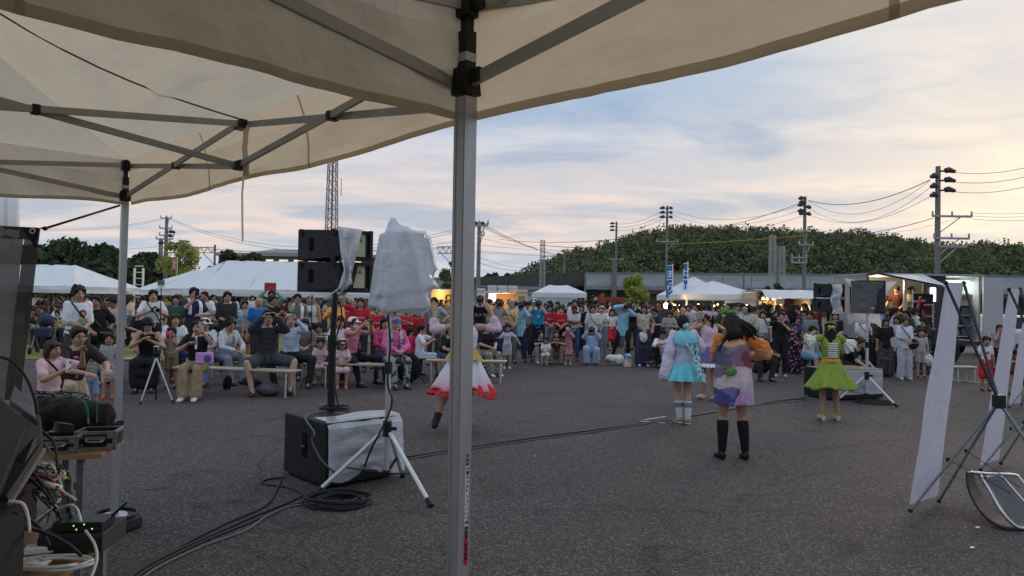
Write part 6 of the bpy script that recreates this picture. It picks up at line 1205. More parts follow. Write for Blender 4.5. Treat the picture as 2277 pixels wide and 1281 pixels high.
def face_bits(g, S, smile=0):
    h = S['hs']; c = S['hc']; M = S['HM']; T = lambda x, y, z: c+M @ V3((x*h, y*h, z*h))
    for sx in (-1, 1):
        g.mi = 3; g.ell(T(.030*sx, -.0835, .006), (.0125*h, .006*h, .0062*h), M, 8, 5)
        g.mi = 1; g.ell(T(.030*sx, -.0875, .006), (.0068*h, .004*h, .0062*h), M, 8, 5); g.tube([T(.018*sx, -.0885, .012), T(.030*sx, -.090, .0145), T(.043*sx, -.083, .010)], .0022*h, 5)
        g.tube([T(.014*sx, -.093, .026), T(.030*sx, -.092, .031), T(.047*sx, -.081, .026)], .0034*h, 5)
    g.mi = 2; g.tube([T(-.022, -.088, -.050+.003*smile), T(0, -.0975, -.054), T(.022, -.088, -.050+.003*smile)], [.002*h, .0055*h, .002*h], 6)
    g.mi = 0
def hand(g, S, q, sg):
    el, ha = S[q+'el'], S[q+'ha']; d = (ha-el).normalized(); side = d.cross(V3((0, 0, 1))); side = side.normalized() if side.length > .2 else V3((1, 0, 0)); nrm = side.cross(d)
    for i in range(4):
        o = (i-1.5)*.019; L = (.068, .078, .074, .058)[i]*1.0; b0 = ha+d*.075+side*o; cv = -nrm*(.018+.004*i)
        g.tube([b0-d*.02, b0+d*L*.35+cv*.15, b0+d*L*.65+cv*.8, b0+d*L*.8+cv*1.7], [.0088, .0084, .0075, .0055], 6)
    b0 = ha+d*.02+side*.03*(-sg); g.tube([b0, b0+d*.03+side*.018*(-sg)-nrm*.01, b0+d*.055+side*.020*(-sg)-nrm*.02], [.011, .0095, .007], 6)
def body_mesh(p, vox=.015, bare=True):
    S = skel(p); g = G(); torso(g, S); hs = S['hs']
    g.cap(S['nk']-S['s']*.04, .055, S['hc']+V3((0, .01, -.05*hs)), .050+.006*(hs-1)); head_verts(g, S)
    for q, sg in (('r', -1), ('l', 1)):
        sh, el, ha = S[q+'sh'], S[q+'el'], S[q+'ha']; g.cap(sh, .050, sh*.4+el*.6, .041); g.cap(sh*.4+el*.6, .043, el, .037); g.cap(el, .038, el*.65+ha*.35, .038); g.cap(el*.65+ha*.35, .037, ha, .024)
        d = (ha-el).normalized(); side = d.cross(V3((0, 0, 1))); side = side.normalized() if side.length > .2 else V3((1, 0, 0)); nm = side.cross(d); M = Matrix((side, nm, d)).transposed(); g.ell(ha+d*.045, (.040, .018, .052), M, 10, 8)
        hp, kn, an = S[q+'hip'], S[q+'kn'], S[q+'an']; g.cap(hp, .088, hp*.5+kn*.5, .074); g.cap(hp*.5+kn*.5, .074, kn, .052); g.cap(kn, .052, kn*.68+an*.32+V3((0, .012, 0)), .053); g.cap(kn*.68+an*.32+V3((0, .01, 0)), .053, an, .035); g.cap(an, .034, an+V3((0, -.12, -.04)), .030)
    me = remesh(g, vox, 2); b_ = G()
    face_bits(b_, S); hand(b_, S, 'r', -1); hand(b_, S, 'l', 1)
    return join(me, b_)
def join(me, g):
    """append builder geometry to a mesh, keeping material slots"""
    n = len(me.vertices); V = np.empty(n*3); me.vertices.foreach_get('co', V); nl = len(me.loops); LI = np.empty(nl, dtype=np.int32); me.loops.foreach_get('vertex_index', LI); npl = len(me.polygons); LT = np.empty(npl, dtype=np.int32); me.polygons.foreach_get('loop_total', LT); MI = np.empty(npl, dtype=np.int32); me.polygons.foreach_get('material_index', MI)
    V = np.concatenate([V, np.array(g.v, dtype=float).ravel()]); LI = np.concatenate([LI, np.array([i+n for f in g.f for i in f], dtype=np.int32)]); LT = np.concatenate([LT, np.array([len(f) for f in g.f], dtype=np.int32)]); MI = np.concatenate([MI, np.array(g.m, dtype=np.int32)])
    out = bpy.data.meshes.new('joined'); out.vertices.add(len(V)//3); out.vertices.foreach_set('co', V); out.loops.add(len(LI)); out.loops.foreach_set('vertex_index', LI); out.polygons.add(len(LT)); LS = np.concatenate([[0], np.cumsum(LT)[:-1]]).astype(np.int32)
    out.polygons.foreach_set('loop_start', LS); out.polygons.foreach_set('loop_total', LT); out.update(calc_edges=True); out.polygons.foreach_set('material_index', MI); out.polygons.foreach_set('use_smooth', np.ones(len(LT), dtype=bool)); bpy.data.meshes.remove(me); return out
def shirt_mesh(p, kind='tee', vox=.017):
    S = skel(p); g = G(); sit = p['pelvis'][2] < .7; lo = {'tee': -.05, 'long': -.05, 'big': -.10, 'coat': -.22, 'vest': -.07, 'tank': -.03}.get(kind, -.05)
    if sit: lo = max(lo, -.03)
    torso(g, S, .010 if kind not in ('big', 'coat') else .022, lo, (.175 if kind in ('big', 'coat') else None), .455, .055)
    for q in 'rl':
        sh, el, ha = S[q+'sh'], S[q+'el'], S[q+'ha']; in_ = sh*.93+S['sh']*.07
        if kind in ('tee', 'big'):
            e = sh*.30+el*.70 if kind == 'tee' else sh*.08+el*.92; g.cap(in_, .064, e, .060 if kind == 'tee' else .070)
        elif kind in ('long', 'coat'):
            w_ = .0 if kind == 'long' else .014; g.cap(in_, .062, el, .048+w_); g.cap(el, .048+w_, el*.1+ha*.9, .037+w_*1.2)
        elif kind == 'vest': g.cap(in_, .066, in_*.8+el*.2, .06)
    me = remesh(g, vox, 2, .012, 10, 2); nn_ = [v.normal.copy() for v in me.vertices]
    for v, vn in zip(me.vertices, nn_): v.co += vn*.007*noise.noise(V3((v.co.x*26+v.co.z*14, v.co.y*20, v.co.z*20-v.co.x*9)))
    return me
def legs_mesh(p, kind='trousers', vox=.017):
    S = skel(p); g = G(); c = S['pel']; s, x, y = S['s'], S['x'], S['y']; Z = V3((0, 0, 1)); Y = V3((0, 1, 0)); sit = p['pelvis'][2] < .7
    g.rings([ring(c+s*a, x, y, rx, ry) for a, rx, ry in ((-.10, .11, .10), (-.05, .165, .125), (.02, .170, .125), (.08, .155, .118))])
    for q in 'rl':
        hp, kn, an = S[q+'hip'], S[q+'kn'], S[q+'an']; fl = V3((0, 0, .0)); dn = (an-kn).normalized()
        if kind == 'shorts': g.cap(hp, .100, hp*.15+kn*.85, .088)
        elif kind == 'wide': g.cap(hp, .104, kn, .088); g.cap(kn, .088, an-dn*.02, .100)
        elif kind == 'slim': g.cap(hp, .094, kn, .062); g.cap(kn, .062, an-dn*.02, .046)
        elif kind == 'trousers': g.cap(hp, .098, kn, .070); g.cap(kn, .070, an-dn*.01, .058)
        elif kind in ('skirt', 'long_skirt'):
            g.cap(hp, .10, kn, .09 if sit else .12)
            if kind == 'long_skirt': g.cap(kn, .09 if sit else .125, an-dn*.06, .09 if sit else .15)
    if kind in ('skirt', 'long_skirt'):
        kr, kl = S['rkn'], S['lkn']; kk = .085 if sit else .11; g.cap(kr, kk, kl, kk); g.cap((S['rhip']+kr)/2, kk, (S['lhip']+kl)/2, kk)
        if kind == 'long_skirt': ar, al = S['ran']+Z*.07, S['lan']+Z*.07; g.cap(ar, kk, al, kk); g.cap((kr+ar)/2, kk, (kl+al)/2, kk)
    me = remesh(g, vox, 2, .014 if 'skirt' in kind or kind == 'wide' else .009, 8, 5)
    for v in me.vertices:
        if kind in ('skirt', 'long_skirt', 'wide') : v.co.y += .010*math.sin(v.co.x*62+2*noise.noise(v.co*5))*(1-min(1, v.co.z))
    for v in me.vertices: v.co.z = max(v.co.z, .012)
    return me
def shoe_mesh(p, q, kind='shoe'):
    S = skel(p); an = S[q+'an']; g = G(); dx = -.02 if q == 'r' else .02; z0 = an.z-.07; sq = z0
    def R2(y, z, rx, rz): return [V3((an.x+dx*max(0, -y)*4+rx*math.cos(a_), an.y+y, max(z0+.004, z0+z+rz*math.sin(a_)))) for a_ in np.linspace(0, 2*math.pi, 12, endpoint=False)]
    g.rings([R2(.055, .04, .018, .03), R2(.045, .045, .036, .045), R2(.0, .05, .042, .055), R2(-.06, .035, .044, .042), R2(-.12, .025, .046, .034), R2(-.165, .02, .036, .026), R2(-.185, .018, .012, .014)])
    return g.mesh('shoe', True)
def hair_mesh(p, kind):
    S = skel(p); h = S['hs']; c = S['hc']; M = S['HM']; T = lambda x, y, z: c+M @ V3((x*h, y*h, z*h)); g = G(); E = lambda x, y, z, a, b_, d: g.ell(T(x, y, z), (a*h, b_*h, d*h), M, 14, 10)
    if kind == 'bald': return None
    E(0, .020, .038, .084, .099, .094); E(0, .040, .004, .080, .080, .090)
    for sx in (-1, 1): E(.070*sx, -.006, .026, .017, .050, .060); E(.055*sx, -.052, .066, .030, .034, .036)
    if kind in ('short', 'spiky'): E(-.02, -.045, .082, .05, .045, .028); E(.03, -.04, .084, .045, .045, .026); E(0, .05, -.02, .070, .055, .055)
    if kind in ('bob', 'long', 'tail', 'bun'): E(0, -.052, .070, .062, .044, .030)
    if kind in ('bob', 'long'):
        for sx in (-1, 1): g.cap(T(.068*sx, .005, .03), .026*h, T(.072*sx, .005, -.085 if kind == 'bob' else -.15), .024*h, 8)
        E(0, .05, -.045, .082, .055, .09)
    if kind == 'long': g.cap(T(0, .07, -.05), .07*h, T(0, .085, -.26), .055*h, 10); g.cap(T(-.05, .06, -.05), .04*h, T(-.06, .05, -.22), .03*h, 8); g.cap(T(.05, .06, -.05), .04*h, T(.06, .05, -.22), .03*h, 8)
    if kind == 'tail': g.cap(T(0, .10, .03), .03*h, T(.02, .13, -.05), .035*h, 8); g.cap(T(.02, .13, -.05), .034*h, T(.02, .11, -.24), .014*h, 8)
    if kind == 'bun': E(0, .10, .03, .038, .035, .036)
    if kind == 'curly':
        for i in range(26):
            a_ = i*2.4; zz_ = -.06+.17*(i/26); r_ = math.sqrt(max(0, 1-(zz_/.13)**2)); E(.08*r_*math.cos(a_), .03+.075*r_*abs(math.sin(a_))*(1 if math.sin(a_) > 0 else .2), zz_+.03, .03, .03, .028)
    me = remesh(g, .0115*max(1, h*.8), 1); nn_ = [v.normal.copy() for v in me.vertices]
    for v, vn in zip(me.vertices, nn_): v.co += vn*(.005*noise.noise(V3((v.co.x*70, v.co.y*70, v.co.z*14)))+.002*noise.noise(v.co*120))
    return me
def cap_mesh(p, kind):
    S = skel(p); h = S['hs']; c = S['hc']; M = S['HM']; T = lambda x, y, z: c+M @ V3((x*h, y*h, z*h)); g = G(); rings = []
    for z, r_ in ((.035, 1.0), (.055, 1.02), (.085, .93), (.11, .72), (.125, .4), (.13, .05)): rings.append([T(.091*r_*math.cos(a_), .016+.106*r_*math.sin(a_), z) for a_ in np.linspace(0, 2*math.pi, 18, endpoint=False)])
    g.rings(rings)
    if kind == 'cap':
        br = [T(.072*math.cos(a_), -.05-.115*abs(math.sin(a_)), .040-.012*abs(math.sin(a_))) for a_ in np.linspace(math.pi, 2*math.pi, 9)]; b2 = [v+M @ V3((0, 0, .006*h)) for v in br]; g.add(br+b2, [tuple(range(8, -1, -1)), tuple(range(9, 18))]+[(i, i+1, i+10, i+9) for i in range(8)])
    elif kind == 'hat':
        a1, a2, a3 = [[T(r_*math.cos(a_), .016+r_*1.08*math.sin(a_), z) for a_ in np.linspace(0, 2*math.pi, 18, endpoint=False)] for r_, z in ((.088, .045), (.135, .020), (.134, .016))]; g.rings([a1, a2, a3, a1])
    return g.mesh('cap', True)
def mask_mesh(p):
    S = skel(p); h = S['hs']; c = S['hc']; M = S['HM']; T = lambda x, y, z: c+M @ V3((x*h, y*h, z*h)); g = G(); rows = []
    for z, e in ((-.012, 0), (-.035, .012), (-.060, .010), (-.088, -.008)): rows.append([T(.070*math.sin(a_)*(.95 if z > -.08 else .7), -.098*math.cos(a_)-e, z) for a_ in np.linspace(-1.15, 1.15, 9)])
    g.rings(rows[0:1]+rows[1:2]+rows[2:3]+rows[3:4], False, False); return g.mesh('mask', True)
def glasses_mesh(p):
    S = skel(p); h = S['hs']; c = S['hc']; M = S['HM']; T = lambda x, y, z: c+M @ V3((x*h, y*h, z*h)); g = G()
    for sx in (-1, 1): g.tube([T(.031*sx+.022*math.cos(a_), -.100, .004+.017*math.sin(a_)) for a_ in np.linspace(0, 2*math.pi, 13)], .0022*h, 4); g.tube([T(.053*sx, -.099, .010), T(.077*sx, .005, .010)], .0022*h, 4)
    g.tube([T(-.009, -.101, .008), T(.009, -.101, .008)], .0022*h, 4); return g.mesh('glasses')
def towel_mesh(p):
    S = skel(p); g = G(); s, x, y, c = S['s'], S['x'], S['y'], S['pel']; g.tube(smoothpath([c+s*.16+x*.09-y*.135*(1 if y.y > 0 else -1), c+s*.36+x*.10-y*.14*(1 if y.y > 0 else -1), c+s*.47+x*.085, c+s*.49+y*.075*(1 if y.y > 0 else -1), c+s*.47-x*.085, c+s*.36-x*.10-y*.14*(1 if y.y > 0 else -1), c+s*.2-x*.09-y*.135*(1 if y.y > 0 else -1)], 4), .034, 10, flat=.55); return g.mesh('towel', True)
def strap_mesh(p):
    S = skel(p); g = G(); s, x, c = S['s'], S['x'], S['pel']; F_ = V3((0, -1, 0)); g.tube(smoothpath([c+s*.03+x*.17, c+s*.2+x*.06+F_*.148, c+s*.34-x*.05+F_*.15, c+s*.45-x*.10+F_*.06, c+s*.46-x*.10-F_*.06, c+s*.2+x*.02-F_*.16, c+s*.02+x*.16-F_*.05], 4), .013, 6, flat=.5); return g.mesh('strap', True)
PM = {}
def pm(pose, what, fn):
    k = (pose, what)
    if k not in PM: PM[k] = fn()
    return PM[k]
def put(name, me, m, parent):
    if me is None: return None
    o = bpy.data.objects.new(name, me); COL.objects.link(o); o.parent = parent
    ms_ = m if isinstance(m, (list, tuple)) else [m]
    while len(me.materials) < len(ms_): me.materials.append(ms_[len(me.materials)])
    for i, q in enumerate(ms_): o.material_slots[i].link = 'OBJECT'; o.material_slots[i].material = q
    return o
NP = [0]
def person(x, top, d, pose, yaw, label, hair=('short', 'black'), sh=('tee', (.5, .5, .5)), lg=('trousers', (.03, .03, .035)), shoes=(.03, .03, .03), ex=(), group=None, sc_=None, dark=False, pat=None, lpat=None):
    p = POSE[pose]; S = pm(pose, 'S', lambda: skel(p)); ztop = S['hc'].z+.122*S['hs']
    q = pt(x, top, d); s_ = q.z/ztop; s_ = s_ if sc_ is None else sc_
    hx, hy = S['hc'].x*s_, S['hc'].y*s_; ya = R(yaw); ox, oy = hx*math.cos(ya)-hy*math.sin(ya), hx*math.sin(ya)+hy*math.cos(ya)
    rt = thing('person', (q.x-ox, d-oy*0, 0), ya, label, 'person', group); rt.scale = (s_*(1.0 if s_ > .75 else 1.0),)*3; NP[0] += 1
    put('body', pm(pose, 'body', lambda: body_mesh(p)), [skin_dark if dark else skin, eyem, lipm, teeth], rt)
    if hair and hair[0] != 'bald': put('hair', pm(pose, 'h'+hair[0], lambda: hair_mesh(p, hair[0])), HAIR[hair[1]], rt)
    c = cloth(sh[1], pat); put('shirt' if sh[0] != 'coat' else 'coat', pm(pose, 's'+sh[0], lambda: shirt_mesh(p, sh[0])), c, rt)
    nm = {'trousers': 'trousers', 'wide': 'trousers', 'slim': 'trousers', 'shorts': 'shorts', 'skirt': 'skirt', 'long_skirt': 'skirt'}[lg[0]]; put(nm, pm(pose, 'l'+lg[0], lambda: legs_mesh(p, lg[0])), cloth(lg[1], lpat), rt)
    for q_ in 'rl': put('shoe', pm(pose, 'f'+q_, lambda: shoe_mesh(p, q_)), mat('shoe_%s' % str(shoes), shoes, .5), rt)
    for e in ex:
        if e[0] in ('cap', 'hat'): put(e[0], pm(pose, e[0], lambda: cap_mesh(p, e[0])), cloth(e[1]), rt)
        elif e[0] == 'mask': put('face_mask', pm(pose, 'mask', lambda: mask_mesh(p)), mat('mask_%s' % str(e[1]), e[1], .7), rt)
        elif e[0] == 'glasses': put('glasses', pm(pose, 'glasses', lambda: glasses_mesh(p)), blkp, rt)
        elif e[0] == 'towel': put('towel', pm(pose, 'towel', lambda: towel_mesh(p)), cloth(e[1], e[2] if len(e) > 2 else None), rt)
        elif e[0] == 'strap': put('bag_strap', pm(pose, 'strap', lambda: strap_mesh(p)), cloth(e[1]), rt)
        elif e[0] == 'print':   # flat print on the chest: (kind, colour, text)
            cz = S['pel']+S['s']*.27+V3((0, -.150, 0)); g = G()
            if e[2]: o_ = text(e[2], e[3] if len(e) > 3 else .075, mat('print_%s' % str(e[1]), e[1], .7), rt, face_M(cz+V3((0, -.012, 0)), (1, 0, 0), S['s'])); o_.name = 'shirt_print'
            else:
                for k, (a_, b2, r1, r2, cc_) in enumerate(e[3]): g = G(); g.ell(cz+V3((a_, -.0+.002*-k, b2)), (r1, .008, r2), n=14, m=8); put('shirt_print', g.mesh('shirt_print', True), mat('print_%s' % str(cc_), cc_, .7), rt)
        # held things are things of their own
        elif e[0] in ('phone', 'camera', 'bigcamera', 'fan', 'pouch', 'tablet', 'carrier', 'backpack', 'cup'):
            W_ = lambda v: V3(rt.location)+Matrix.Rotation(ya, 3, 'Z') @ (V3(v)*s_)
            lb = e[1]; rh, lh = S['rha'], S['lha']; mid = (rh+lh)/2+V3((0, -.05, .03))
            if e[0] == 'phone':
                at_ = {'mid': mid+V3((0, -.0, .04)), 'r': rh+V3((.01, -.05, .06)), 'l': lh+V3((0, -.05, .06))}[e[3]]; o = thing('phone', W_(at_), ya, lb, 'phone'); wide = e[4] if len(e) > 4 else False; dx, dz = ((.15, .075) if wide else (.075, .15)); g = G(); g.box((0, 0, 0), (dx*s_, .010, dz*s_)); obj('case', g, mat('phone_%s' % str(e[2]), e[2], .3), o, bevel=.003)
                g = G(); g.box((dx*.3*s_, .0-.0065, dz*.30*s_), (.026*s_, .003, .028*s_)); obj('lens_bump', g, blkp, o)
            elif e[0] in ('camera', 'bigcamera'):
                o = thing('camera', W_(mid), ya, lb, 'camera'); g = G(); g.box((0, 0, 0), (.14*s_, .06*s_, .095*s_)); g.box((0, 0, .06*s_), (.055*s_, .055*s_, .03*s_), taper=.7); obj('body', g, casb, o, bevel=.006); L_ = (.10 if e[0] == 'camera' else .20)*s_; g = G(); g.tube([(0, -.03, 0), (0, -.03-L_*.6, 0), (0, -.03-L_, 0)], [.033*s_, .036*s_, (.038 if L_ < .15 else .05)*s_], 14); obj('lens', g, casb if e[0] == 'camera' else mat('lens_white', (.5, .5, .48), .5), o); g = G(); g.tube([(0, -.03-L_, 0), (0, -.032-L_, 0)], (.032 if L_ < .15 else .042)*s_, 14); obj('lens_glass', g, mat('lens_glass', (.01, .012, .02), .08), o)
            elif e[0] == 'tablet': o = thing('tablet', W_(mid+V3((0, 0, .06))), ya+.1, lb, 'tablet'); g = G(); g.box((0, 0, 0), (.27, .012, .19)); obj('case', g, mat('tablet_red', (.42, .03, .05), .5), o, bevel=.004)
            elif e[0] == 'pouch': o = thing('shoulder_bag', W_(S['pel']+V3((.17, -.10, .02))), ya, lb, 'bag'); g = G(); g.ell((0, 0, 0), (.13, .06, .12)); obj('bag_body', g, cloth(e[2]), o, smooth=True); g = G(); g.box((0, -.058, .03), (.16, .01, .012)); obj('zip', g, hook, o)
            elif e[0] == 'carrier':
                at_ = {'r': rh, 'l': lh}[e[3]]; o = thing('carrier_bag', W_(at_+V3((0, 0, -.20))), ya, lb, 'bag'); g = G(); g.ell((0, 0, -.02), (.11, .07, .14)); me = remesh(g, .014, 2, .03, 12, 1); put('bag_body', me, mat('carrier_%s' % str(e[2]), e[2], .4, nz=.1, nscale=8), o); g = G(); g.tube([(-.03, 0, .1), (0, 0, .19), (.03, 0, .1)], .006, 5); obj('handles', g, stk, o)
            elif e[0] == 'fan': at_ = {'r': rh, 'l': lh}[e[3]]; o = thing('hand_fan', W_(at_+V3((0, -.05, .13))), ya, lb, 'fan'); g = G(); g.tube([(0, -.004, 0), (0, .004, 0)], .12, 20); obj('fan_face', g, mat('fan_%s' % str(e[2]), e[2], .6), o); g = G(); g.box((0, 0, -.15), (.015, .01, .12)); obj('handle', g, stk, o)
            elif e[0] == 'backpack': o = thing('backpack', W_(S['pel']+S['s']*.22+V3((0, .19, 0))), ya, lb, 'backpack'); g = G(); g.box((0, 0, 0), (.26, .14, .36), taper=.8); me = remesh(g, .016, 6, .02, 10, 1); put('pack_body', me, cloth(e[2]), o); g = G(); g.box((0, .075, -.05), (.18, .05, .16)); obj('pocket', g, cloth(e[2]), o, bevel=.02)
            elif e[0] == 'cup': at_ = {'r': rh, 'l': lh}[e[3]]; lathe(W_(at_+V3((0, -.06, .0))), [(0, .03), (.11, .04), (.112, .0)], mat('cup_%s' % str(e[2]), e[2], .4), 'cup', lb, 'cup')
    return rt
# ================================================================ THE AUDIENCE
W1, K1, NV, GR, RD, LB, BE = (.58, .59, .62), (.014, .013, .015), (.025, .035, .075), (.13, .13, .135), (.42, .018, .03), (.20, .42, .55), (.36, .29, .20)
BK = ('short', 'black'); BOB = ('bob', 'black'); LNG = ('long', 'black'); LBR = ('long', 'brown'); BBR = ('bob', 'brown'); BALD = ('bald', ''); TAIL = ('tail', 'black')
P = person
g1 = 'audience on the lawn side'; g2 = 'audience across the asphalt'
P(118, 757, 8.0, 'sitphone', 78, 'woman in a pale pink blouse and black patterned skirt looking at her phone', BBR, ('tee', (.50, .34, .37)), ('long_skirt', K1), ex=[('strap', K1), ('phone', 'white phone held by the woman in the pale pink blouse', W1, 'r')], group=g1, lpat=('dots', (.4, .4, .38), 40))
P(183, 725, 9.0, 'kneel', 55, 'smiling man in a black polo and beige trousers crouching to hold a toddler', ('short', 'dark'), ('tee', (.028, .022, .025)), ('trousers', BE), ex=[('glasses',)], group=g1)
P(207, 770, 9.6, 'toddler', 35, 'toddler in a striped tee and pale blue shorts held by the crouching man', BK, ('tee', (.50, .48, .46)), ('shorts', (.16, .23, .36)), group=g1, pat=('stripe', (.05, .07, .1), 9))
P(245, 740, 11.0, 'kid', 25, 'little boy in a grey patterned jinbei and red clogs beside the canopy leg', ('short', 'dark'), ('tee', (.26, .28, .30)), ('shorts', (.2, .22, .24)), shoes=(.5, .04, .02), group=g1, pat=('blotch', (.45, .42, .36), 18), lpat=('blotch', (.45, .42, .36), 18))
P(178, 637, 11.6, 'clasp', 50, 'long-faced man in a loose white tee with a print, looking off to the stage', ('curly', 'black'), ('big', W1), ('shorts', (.05, .05, .05)), ex=[('strap', K1), ('print', 0, '', [(.02, .03, .052, .06, (.16, .06, .05)), (.02, .02, .034, .042, (.5, .32, .25)), (.02, -.07, .07, .035, (.25, .35, .08)), (.02, -.12, .06, .012, (.1, .35, .4))])], group=g1)
P(216, 656, 12.4, 'handbag', 25, 'woman with a fringe in an oversized black tee, holding her hands low', ('bun', 'dark'), ('big', K1), ('slim', (.03, .03, .02)), ex=[('strap', (.15, .15, .14)), ('pouch', 'small black bag on the woman in the oversized black tee', K1)], group=g1)
P(257, 657, 12.8, 'phonelook', -25, 'person in a cream tee and brown shorts bent over a phone behind the canopy leg', ('short', 'dark'), ('big', (.48, .43, .38)), ('shorts', (.14, .085, .045)), ex=[('phone', 'white phone held by the person in the cream tee', W1, 'r')], group=g1)
P(196, 655, 14.0, 'idle', 30, 'short-haired person in black looking past the man in the loose white tee', ('short', 'brown'), ('tee', (.06, .06, .06)), group=g1)
P(187, 672, 13.4, 'clasp', 35, 'woman in a white blouse half hidden behind the man in the loose white tee', BBR, ('tee', W1), ('skirt', (.3, .28, .2)), group=g1)
P(335, 706, 12.1, 'sitdown', 20, 'woman in a sleeveless black dress, her black bob hiding her face', BOB, ('tank', K1), ('long_skirt', K1), group=g1)
P(342, 644, 14.6, 'camlow', 38, 'wavy-haired man in a white shirt holding a camera with a big lens', ('short', 'black'), ('tee', W1), ex=[('strap', K1), ('bigcamera', 'big camera with a white lens held by the wavy-haired man')], group=g1)
P(394, 655, 15.8, 'idle', 10, 'woman in a deep green top standing behind the seated woman in white', LNG, ('tee', (.03, .09, .065)), group=g1)
P(391, 697, 13.6, 'sit', 35, 'seated woman with long brown hair in a white tee and a shoulder strap', LBR, ('tee', W1), ('trousers', NV), ex=[('strap', K1)], group=g1)
P(384, 742, 12.4, 'kideat', 12, 'small boy in leopard shorts eating from a pink cup', ('short', 'dark'), ('tee', (.33, .28, .22)), ('shorts', (.25, .18, .09)), ex=[('cup', 'pink shaved-ice cup held by the small boy', (.6, .05, .15), 'r')], group=g1, sc_=.62, lpat=('dots', (.03, .02, .01), 30))
P(440, 712, 11.3, 'sitphone', 10, 'woman in a black tee and wide beige trousers filming with her phone', TAIL, ('tee', K1), ('wide', (.25, .185, .11)), shoes=W1, ex=[('phone', 'gold phone held upright by the woman in wide beige trousers', (.5, .42, .32), 'l')], group=g1)
P(458, 707, 13.0, 'sit', 10, 'person in a white cap seated behind the woman in wide beige trousers', BK, ('tee', W1), ('trousers', (.12, .2, .32)), ex=[('hat', (.55, .53, .5))], group=g1)
P(433, 639, 14.8, 'phone1', 40, 'tall man in a navy shirt with a white towel round his neck, raising a phone', BK, ('tee', (.022, .028, .055)), ex=[('towel', W1), ('phone', 'dark phone raised by the man in the navy shirt', K1, 'r')], group=g1)
P(457, 648, 17.0, 'phone1', 10, 'young man in a white tee holding a phone before his face', ('spiky', 'black'), ('tee', W1), ex=[('strap', K1), ('phone', 'black phone hiding the young man in the white tee', K1, 'r')], group=g1)
P(477, 670, 17.4, 'phonelook', 0, 'woman in pale blue looking down at her phone between two standing men', BBR, ('tee', (.35, .42, .5)), group=g1)
P(507, 648, 15.4, 'clasp', 30, 'young man with a long fringe in a loose black tee, hands held together', ('spiky', 'black'), ('big', (.03, .03, .03)), ('trousers', K1), group=g1)
P(522, 667, 17.0, 'idle', 12, 'boy in a light blue patterned top next to the man in the loose black tee', BK, ('tee', LB), ('shorts', GR), group=g1, pat=('blotch', (.5, .55, .55), 14), sc_=.9)
P(546, 665, 17.6, 'idle2', 12, 'boy in a grey tee reading 77 with brown shorts, carrying a white bag', BK, ('big', (.30, .31, .29)), ('shorts', (.2, .13, .08)), ex=[('print', (.05, .05, .05), '77', .11), ('carrier', 'white carrier bag hanging from the boy in the grey tee', W1, 'l')], group=g1, sc_=.93)
P(517, 708, 13.2, 'sithunch', 55, 'hunched woman with a curly head in a grey vest and pale scarf', ('curly', 'dark'), ('long', (.45, .48, .53)), ('trousers', (.2, .22, .26)), ex=[('towel', (.5, .44, .36))], group=g1)
P(577, 661, 15.4, 'idle', 20, 'bald man in a bright blue tee at the end of the standing row', BALD, ('tee', (.02, .12, .38)), group=g1)
P(606, 646, 17.4, 'phoneup', 12, 'person in a pale green shirt raising a red tablet overhead', BK, ('long', (.24, .36, .30)), ex=[('tablet', 'red-cased tablet held up above the heads')], group=g1)
P(607, 657, 15.8, 'clap', 60, 'man with glasses in a black tee clapping his hands', ('short', 'black'), ('tee', K1), ex=[('glasses',)], group=g1)
P(597, 689, 12.0, 'sitcam', 24, 'stocky man in a dark hanten and sandals filming with both hands raised', ('spiky', 'black'), ('coat', (.035, .035, .04)), ('shorts', (.055, .058, .07)), ex=[('glasses',), ('phone', 'black phone held sideways by the stocky man in hanten', K1, 'mid', True)], group=g1)
P(648, 696, 12.9, 'sitcam', 16, 'man in a pale blue shirt and black trousers hiding behind his phone', ('curly', 'black'), ('long', (.42, .50, .62)), ('trousers', (.02, .02, .025)), ex=[('phone', 'cream phone held by the man in the pale blue shirt', (.55, .5, .42), 'mid', True)], group=g1)
P(663, 653, 16.2, 'chin', 18, 'young man in a sage green tee touching his chin', ('spiky', 'black'), ('tee', (.12, .17, .12)), ex=[('towel', W1)], group=g1)
P(692, 655, 16.8, 'idle', 5, 'man with a towel over his head and a printed white tee', ('bob', 'grey'), ('tank', W1), ex=[('print', 0, '', [(0, 0, .055, .08, (.05, .07, .25)), (0, .05, .03, .03, (.5, .35, .3))])], group=g1)
P(679, 709, 14.2, 'sit', 15, 'seated woman in a brown blouse and white face mask', BOB, ('long', (.13, .10, .085)), ('trousers', (.06, .06, .07)), ex=[('mask', W1)], group=g1)
P(714, 717, 14.8, 'sithunch', 15, 'seated youth in a green and white striped rugby shirt', BK, ('tee', (.5, .52, .48)), ('trousers', K1), ex=[], group=g1, pat=('stripe', (.02, .07, .06), 5))
P(748, 662, 16.6, 'clap', -6, 'woman in a white tee under an orange and yellow happi coat', ('short', 'brown'), ('coat', (.65, .28, .05)), ex=[], group=g1)
P(772, 671, 17.2, 'idle', 12, 'laughing woman with a fringe in a red tee', BOB, ('tee', RD), group=g1)
P(781, 659, 18.4, 'idle', 12, 'close-cropped man in a dark checked shirt behind the laughing woman', BALD, ('tee', (.1, .1, .12)), group=g1, pat=('blotch', (.3, .3, .32), 20))
P(803, 662, 15.6, 'wave', 5, 'woman in a red club tee with one arm lifted, beside the bagged speaker', ('long', 'brown'), ('tee', RD), ex=[('print', W1, 'SUNNY', .07)], group=g1)
P(758, 702, 13.6, 'sit', 5, 'smiling seated woman in white with a fringe, behind the speaker pole', ('bob', 'brown'), ('tee', W1), group=g1)
